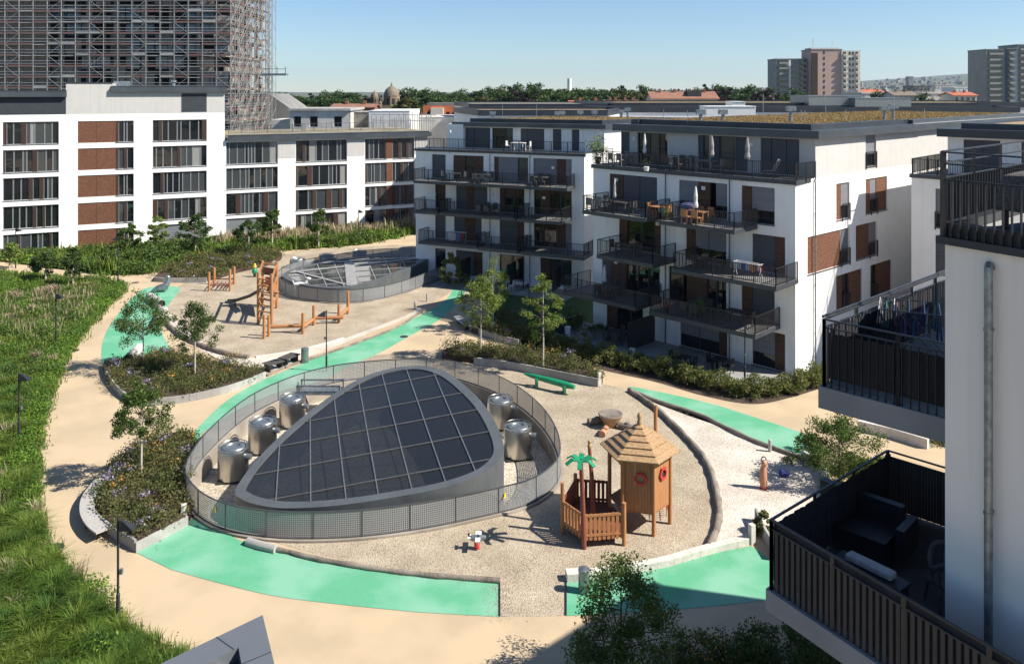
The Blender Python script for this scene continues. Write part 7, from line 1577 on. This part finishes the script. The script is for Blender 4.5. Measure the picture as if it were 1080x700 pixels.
church(413, 260, 90.5, 117, 17, 'brown domed church tower with a cross rising from the tree line'); church(395, 270, 96.5, 112, 8.5, 'smaller dark dome left of the domed church', False)
def house(name, u0, u1, ve, vr, vb, Y, D, wallm, roofm, label, wins=6, dormer=False, chim=2):
    s = Y / F; x0 = (u0 - CX) * s; x1 = (u1 - CX) * s; ze = zat(ve, Y); zr = zat(vr, Y + D / 2); root = thing(name, (x0, Y, 0), label, 'house')
    m = MB(); m.box(x0, x1, Y, Y + D, 0, ze); n = len(m.v); m.v += [(x0, Y, ze), (x0, Y + D, ze), (x0, Y + D / 2, zr - .1), (x1, Y, ze), (x1, Y + D, ze), (x1, Y + D / 2, zr - .1)]; m.f += [(n, n + 2, n + 1), (n + 3, n + 4, n + 5)]; m.build('wall', wallm, root)
    m = MB(); e = .5; m.hexa([(x0 - e, Y - e, ze - .15), (x1 + e, Y - e, ze - .15), (x1 + e, Y + D / 2, zr), (x0 - e, Y + D / 2, zr)], [(x0 - e, Y - e, ze + .1), (x1 + e, Y - e, ze + .1), (x1 + e, Y + D / 2, zr + .25), (x0 - e, Y + D / 2, zr + .25)]); m.hexa([(x0 - e, Y + D / 2, zr), (x1 + e, Y + D / 2, zr), (x1 + e, Y + D + e, ze - .15), (x0 - e, Y + D + e, ze - .15)], [(x0 - e, Y + D / 2, zr + .25), (x1 + e, Y + D / 2, zr + .25), (x1 + e, Y + D + e, ze + .1), (x0 - e, Y + D + e, ze + .1)]); rf_ = m.build('roof', roofm, root)
    for k in range(chim): m = MB(); xx = x0 + (x1 - x0) * (k + .6) / (chim + .3); m.box(xx, xx + .7, Y + D / 2 - 1, Y + D / 2 - .3, zr - .8, zr + 1.0); m.build('chimney', roofm, rf_)
    if dormer: m = MB(); xx = (x0 + x1) / 2 + 1; m.box(xx, xx + 4, Y + 1.2, Y + D / 2, ze + .8, ze + 2.2); m.build('dormer', 'dark_render', rf_)
    for k in range(wins): m = MB(); xx = x0 + (x1 - x0) * (k + .5) / wins; m.box(xx - .5, xx + .5, Y - .05, Y + .05, ze - 2, ze - .6); m.build('window', 'glass', root)
    return root
house('tiled_house', 688, 757, 104.5, 97.5, 113, 235, 11, 'cream', 'brown_tile', 'long cream house with a brown tiled roof, dormer and chimneys', 9, True, 4)
house('tiled_house', 602, 640, 112, 107, 113, 220, 9, 'orange', 'red_tile', 'low house with a bright red tiled roof at the tree line', 4, False, 2); house('tiled_house', 640, 654, 111, 106.5, 113, 225, 8, 'cream', 'brown_tile', 'small brown roofed house just right of the bright red roof', 2); house('tiled_house', 655, 674, 111, 106.5, 113, 228, 8, 'cream', 'brown_tile', 'brown roofed house left of the long cream house', 3)
house('tiled_house', 350, 394, 113.5, 110.5, 118, 200, 8, 'brown_tile', 'brown_tile', 'low red brown roofed house behind the concrete shell', 3)
Yo = 185; a = at(446, 112, Yo); b = at(503, 121, Yo); root = thing('orange_building', (a[0], Yo, 0), 'long orange building with a grey roof of solar panels at the tree line', 'building'); m = MB(); m.box(a[0], b[0], Yo, Yo + 12, 0, a[2]); m.build('wall', 'orange', root)
m = MB(); m.box(a[0] + 1, b[0] - 1, Yo + .5, Yo + 8, a[2] + .01, a[2] + .7); m.build('roof', 'roof_grey', root); m = MB(); m.box(at(455, 0, Yo)[0], at(468, 0, Yo)[0], Yo - 1.5, Yo - .02, a[2] - 2, a[2] - .4); m.build('bay', 'pale_render', root)
for k in range(8): m = MB(); xx = a[0] + 1 + k * 1.45; m.box(xx, xx + .7, Yo - .06, Yo + .02, a[2] - 2.2 , a[2] - 1.3); m.build('window', 'glass', root)
m = MB(); p_ = at(600.5, 83, 500); m.tube([(p_[0], 500, 0), (p_[0], 500, p_[2])], [1.6, 1.3], 10); tag(m.build('chimney', 'white_paint'), 'thin white chimney rising behind the trees', 'chimney')
# high rises
def tower(u0, u1, vt, Y, D, mat, label, nf, cols, balc, split=None, sidemat=None, us=None, top=True):
    s = Y / F; x0 = (u0 - CX) * s; x1 = (u1 - CX) * s; zt4 = zat(vt, Y); root = thing('tower_block', (x0, Y, 0), label, 'tower block'); m = MB(); m.box(x0, x1, Y, Y + D, 0, zt4); m.build('wall', mat, root); fh = zt4 / nf
    m = MB(); m.box(x0 - .2, x1 + .2, Y - .2, Y + D + .2, zt4 + .01, zt4 + .5); m.build('roof', 'roof_grey', root)
    if us:   # wall strip in another colour
        m = MB(); m.box((us[0] - CX) * s, (us[1] - CX) * s, Y - .08, Y + .1, 0, zt4 - .05); m.build('facade_strip', sidemat, root)
    for k in range(nf):
        z = k * fh + 1; 
        if z < 8: continue
        m = MB()
        for (ua, ub) in cols: m.box((ua - CX) * s, (ub - CX) * s, Y - .12, Y + .06, z, z + fh * .52)
        m.build('window', 'glass', root)
        if balc:
            m = MB()
            for (ua, ub) in balc: m.box((ua - CX) * s, (ub - CX) * s, Y - 1.3, Y - .13, z - .5, z + .5)
            m.build('balcony', 'tower_grey', root)
    return root
def pinkt():
    t = tower(855.5, 888, 53, 420, 14, 'pink_render', 'pinkish brown tower block with a sunlit balcony gable on the skyline', 13, [(868.5, 870)], None)
    s = 420 / F; x0 = (887.2 - CX) * s; x1 = (907 - CX) * s; m = MB(); m.box(x0, x1, 420 - .4, 436, 0, zat(53.5, 420)); m.build('gable_wall', 'pale_render', t); fh = zat(53.5, 420) / 13
    for k in range(3, 13):
        z = k * fh + .8; m = MB()
        for (ua, ub) in ((889, 892), (895, 897), (898.5, 900.5), (902, 904.5)): m.box((ua - CX) * s, (ub - CX) * s, 420 - .5, 420 - .1, z, z + 1.5)
        m.build('window', 'glass', t); m = MB(); m.box((888.5 - CX) * s, (893 - CX) * s, 418.6, 419.5, z - .6, z + .3); m.box((901.5 - CX) * s, (905.5 - CX) * s, 418.6, 419.5, z - .6, z + .3); m.build('balcony', 'pale_render', t)
    m = MB(); m.box((855.5 - CX) * s, (862 - CX) * s, 419.3, 419.9, 8, zat(56, 420)); m.build('stair_strip', 'brown', t)
    m = MB(); m.box((856 - CX) * s, (886 - CX) * s, 421, 430, zat(53, 420) + .5, zat(50.5, 420)); m.bar(((860.5 - CX) * s, 424, 38), ((860.5 - CX) * s, 424, zat(40, 420)), .3); m.bar(((881 - CX) * s, 424, 38), ((881 - CX) * s, 424, zat(43, 420)), .25); m.build('roof_house', 'pale_render', t)
pinkt()
tower(818.5, 855, 63, 425, 14, 'tower_grey', 'pale tower block with dark balcony stacks left of the pinkish tower', 12, [(820, 831), (834.5, 841), (843, 850)], [(821, 831), (844, 850)], None, 'white_paint', (832, 834))
tower(1040, 1062, 53, 400, 16, 'tower_grey', 'pale tower block with balconies cut by the right edge of the photo', 13, [(1042, 1057)], [(1042.5, 1057)]); tower(1062, 1073, 52, 399, 16, 'bluegrey', 'blue grey middle strip tower beside the right edge tower', 13, [(1063, 1070)], [(1063.5, 1069)]); tower(1073.2, 1100, 48, 402, 16, 'tower_grey', 'last pale tower block wing at the very right edge', 13, [(1075, 1090)], [(1075, 1090)])
# hills and far town
hx = np.linspace(-5200, 7000, 62); hy = np.linspace(1500, 7600, 26); V = []; 
def hillz(x, y):
    k = x / y; base_ = 138 / (1 + math.exp(-(k - .40) * 16)) + 6 * math.sin(x * .0021) + 5 * math.sin(x * .0052 + 2); t = min(1, max(0, (y - 1500) / 4500)); return max(0, base_ + (10 if k > 0 else 4)) * t ** 1.15 - .5
for y_ in hy:
    for x_ in hx: V.append((x_, y_, hillz(x_, y_) if y_ > 1500 else -.5))
m = MB(); m.v = V; nx = len(hx); m.f = [(j * nx + i, j * nx + i + 1, (j + 1) * nx + i + 1, (j + 1) * nx + i) for j in range(len(hy) - 1) for i in range(nx - 1)]; tag(m.build('hills', 'hill', origin=(0, 0, 0), smooth=True), None, None, None, 'structure')
def far_house():
    root = thing('town_house', (0, 0, 0), 'tiny pale house of the far town on the hillside', 'house', 'houses of the far hillside town'); m = MB(); m.box(-8, 8, -5, 5, -6, 7); m.build('wall', 'tower_grey', root)
    m = MB(); m.hexa([(-8.5, -5.5, 7), (8.5, -5.5, 7), (8.5, 5.5, 7), (-8.5, 5.5, 7)], [(-7, -.5, 11), (7, -.5, 11), (7, .5, 11), (-7, .5, 11)]); m.build('roof', 'slate', root); return root
fh_ = far_house(); rs = random.Random(12)
for i in range(190):
    y_ = 1700 + 3300 * rs.random() ** 1.2; u = 905 + 140 * rs.random() if i < 150 else 800 + 25 * rs.random(); x_ = (u - CX) / F * y_; o_ = fh_ if i == 0 else dup(fh_); o_.location = (x_, y_, hillz(x_, y_)); o_.rotation_euler = (0, 0, rs.uniform(0, 3)); k = rs.uniform(.5, 1.25); o_.scale = (k, k, k * rs.uniform(.8, 1.3))
for i, (u0, u1, v0, Y, mt, lab) in enumerate(((909, 938, 99, 330, 'cream', 'cream flat building right of the pinkish tower'), (964, 983, 91, 700, 'raw_concrete', 'grey industrial hall below the far hill'), (986, 1005, 90, 760, 'pale_render', 'pale industrial hall at the foot of the hill'), (1007, 1023, 93, 640, 'white_paint', 'white warehouse beside the right edge tower'), (973, 1018, 99, 300, 'pale_render', 'low pale row of buildings behind the right flat roof'), (958.5, 963.5, 81, 2500, 'raw_concrete', 'tiny tower under construction on the hill line'))):
    s = Y / F; m = MB(); m.box((u0 - CX) * s, (u1 - CX) * s, Y, Y + 20, 0, zat(v0, Y)); m.box((u0 - CX) * s - .3, (u1 - CX) * s + .3, Y - .3, Y + 20, zat(v0, Y) + .01, zat(v0, Y) + .6)
    for k in range(int((u1 - u0) * s / 3)): m.box((u0 - CX) * s + 1 + k * 3, (u0 - CX) * s + 2.4 + k * 3, Y - .3, Y + .1, zat(v0, Y) - 2.5, zat(v0, Y) - 1)
    tag(m.build('far_building', mt), lab, 'building')
house('tiled_house', 943, 968, 101, 97, 108, 290, 10, 'cream', 'slate', 'dark roofed house behind the right flat roof', 5); house('tiled_house', 1006, 1030, 101, 98, 108, 280, 9, 'cream', 'red_tile', 'red roofed house near the right edge tower', 4); house('tiled_house', 912, 932, 97.5, 95, 103, 420, 9, 'cream', 'red_tile', 'red roofed house right below the pinkish tower', 3)
# distant tree row
protos = []
for i, (mt, nm) in enumerate((('leaf_far', 0), ('leaf_far', 1), ('leaf_far2', 2), ('leaf_purple', 3), ('leaf_far', 4))):
    protos.append(make_tree((0, 0, 0), 18, 11 if i != 4 else 5.5, 15.5, 'x', 'trees of the distant row', seed=90 + i, n=5200, leaf=.75, mat=mt, trunk='bark', tr=.35, name='far_tree', clumps=60))
used = set(); rs = random.Random(21)
LBL = {0: 'dark green tree in the distant row behind the rooftops', 1: 'dark green tree in the distant row behind the rooftops', 2: 'olive yellow tree in the distant row behind the rooftops', 3: 'dark copper leaved tree in the distant row behind the rooftops', 4: 'narrow pointed dark tree in the distant row behind the rooftops'}
def ftree(u, Y, vt, k, lat=1.0):
    x = (u - CX) / F * Y; h = zat(vt, Y); s_ = h / 18.3
    if k in used: o_ = dup(protos[k])
    else: used.add(k); o_ = protos[k]
    o_.location = (x, Y, -.1); o_.scale = (s_ * lat, s_ * lat, s_); o_.rotation_euler = (0, 0, rs.uniform(0, 6)); o_['label'] = LBL[k]
prof_ = [(280, 100), (300, 97), (312, 100), (338, 97), (355, 98), (366, 96), (380, 99), (400, 103), (412, 110), (425, 96), (445, 94), (470, 97), (490, 96), (510, 95), (525, 94), (545, 90.5), (560, 89), (580, 93), (598, 91), (612, 92), (625, 94), (648, 93), (668, 94), (682, 92), (700, 95), (720, 96), (742, 92), (760, 90), (775, 94), (792, 90), (808, 93), (816, 97)]
pu = [p[0] for p in prof_]; pv = [p[1] - 1.5 for p in prof_]; u = 282
while u < 820:
    k = rs.choices((0, 1, 2, 3, 4), (4, 4, .8, .7, 1.2))[0]; ftree(u, rs.uniform(285, 320), np.interp(u, pu, pv) + rs.uniform(-1.5, 2.5) + (1.5 if k == 4 else 0), k, rs.uniform(.95, 1.3)); u += rs.uniform(5, 8.5)
u = 284
while u < 820:
    if not (686 < u < 760): k = rs.choices((0, 1, 2, 3), (4, 3, 1.6, .5))[0]; ftree(u, rs.uniform(255, 275), np.interp(u, pu, pv) + rs.uniform(3, 7), k, rs.uniform(1.0, 1.4))
    u += rs.uniform(9, 14)
for u, vt, Y in ((745, 92, 262), (760, 91, 262), (790, 90.5, 268), (803, 92, 262), (815, 97, 250), (835, 93, 395), (925, 96, 300), (931, 97, 305), (1030, 97, 420), (845, 97, 330), (975, 98, 280)): ftree(u, Y, vt, rs.choice((0, 1, 3)) if u != 745 else 3, 1.1)

# ================= LIGHT, AIR, CAMERA =================
MAT['haze'] = bpy.data.materials.new('haze_air'); hm = MAT['haze']; hm.use_nodes = True; nt = hm.node_tree; nt.nodes.clear(); ho = nt.nodes.new('ShaderNodeOutputMaterial'); hv_ = nt.nodes.new('ShaderNodeVolumePrincipled'); hv_.inputs['Color'].default_value = (.62, .78, 1.0, 1); hv_.inputs['Density'].default_value = HAZE; hv_.inputs['Anisotropy'].default_value = .3; nt.links.new(hv_.outputs[0], ho.inputs['Volume'])
if HAZE > 0:
    m = MB(); m.box(-9500, 9500, -400, 9500, -2.2, 260); tag(m.build('haze', hm, origin=(0, 0, 0)), 'thin pale haze in the distance', 'haze', None, 'stuff')
w = bpy.data.worlds.new('World'); scene.world = w; w.use_nodes = True; nt = w.node_tree; nt.nodes.clear(); wo = nt.nodes.new('ShaderNodeOutputWorld'); bg = nt.nodes.new('ShaderNodeBackground'); sk = nt.nodes.new('ShaderNodeTexSky')
SUN_EL = 43.0; sv = Vector((.972, -.235)); sv.normalize()
sk.sky_type = 'NISHITA'; sk.sun_disc = False; sk.sun_elevation = R(SUN_EL); sk.sun_rotation = math.atan2(sv.x, sv.y); sk.altitude = 150; sk.air_density = 1.0; sk.dust_density = .0; sk.ozone_density = 3.0
bg.inputs[1].default_value = SKY; hsv = nt.nodes.new('ShaderNodeHueSaturation'); hsv.inputs['Saturation'].default_value = .95; nt.links.new(sk.outputs[0], hsv.inputs['Color']); tn = nt.nodes.new('ShaderNodeMixRGB'); tn.blend_type = 'MULTIPLY'; tn.inputs[0].default_value = 1; tn.inputs[2].default_value = (.80, .925, 1.06, 1); nt.links.new(hsv.outputs[0], tn.inputs[1]); nt.links.new(tn.outputs[0], bg.inputs[0]); nt.links.new(bg.outputs[0], wo.inputs[0])
sl = bpy.data.lights.new('sun', 'SUN'); sl.energy = SUNE; sl.angle = R(.5); sl.color = (1, .94, .84); so = bpy.data.objects.new('sun', sl); COL.objects.link(so)
sd3 = Vector((sv.x * math.cos(R(SUN_EL)), sv.y * math.cos(R(SUN_EL)), math.sin(R(SUN_EL)))); so.rotation_euler = sd3.to_track_quat('Z', 'Y').to_euler(); so.location = (40, -10, 60)
cam = bpy.data.cameras.new('camera'); co_ = bpy.data.objects.new('camera', cam); COL.objects.link(co_); scene.camera = co_
co_.location = (0, 0, H); co_.rotation_euler = (R(90), 0, 0); cam.sensor_width = 36; cam.sensor_fit = 'HORIZONTAL'; cam.lens = F / 1080 * 36; cam.shift_y = -(350 - HY) / 1080; cam.clip_start = .3; cam.clip_end = 20000
scene.view_settings.view_transform = 'Standard'; scene.view_settings.look = 'None'; scene.view_settings.gamma = 1; scene.view_settings.exposure = EXPO; scene.view_settings.use_curve_mapping = False
scene.render.engine = 'CYCLES'; scene.cycles.max_bounces = 6; scene.cycles.diffuse_bounces = 4; scene.cycles.glossy_bounces = 3; scene.cycles.transparent_max_bounces = 12; scene.cycles.transmission_bounces = 3; scene.cycles.volume_bounces = 0
scene.cycles.use_denoising = True
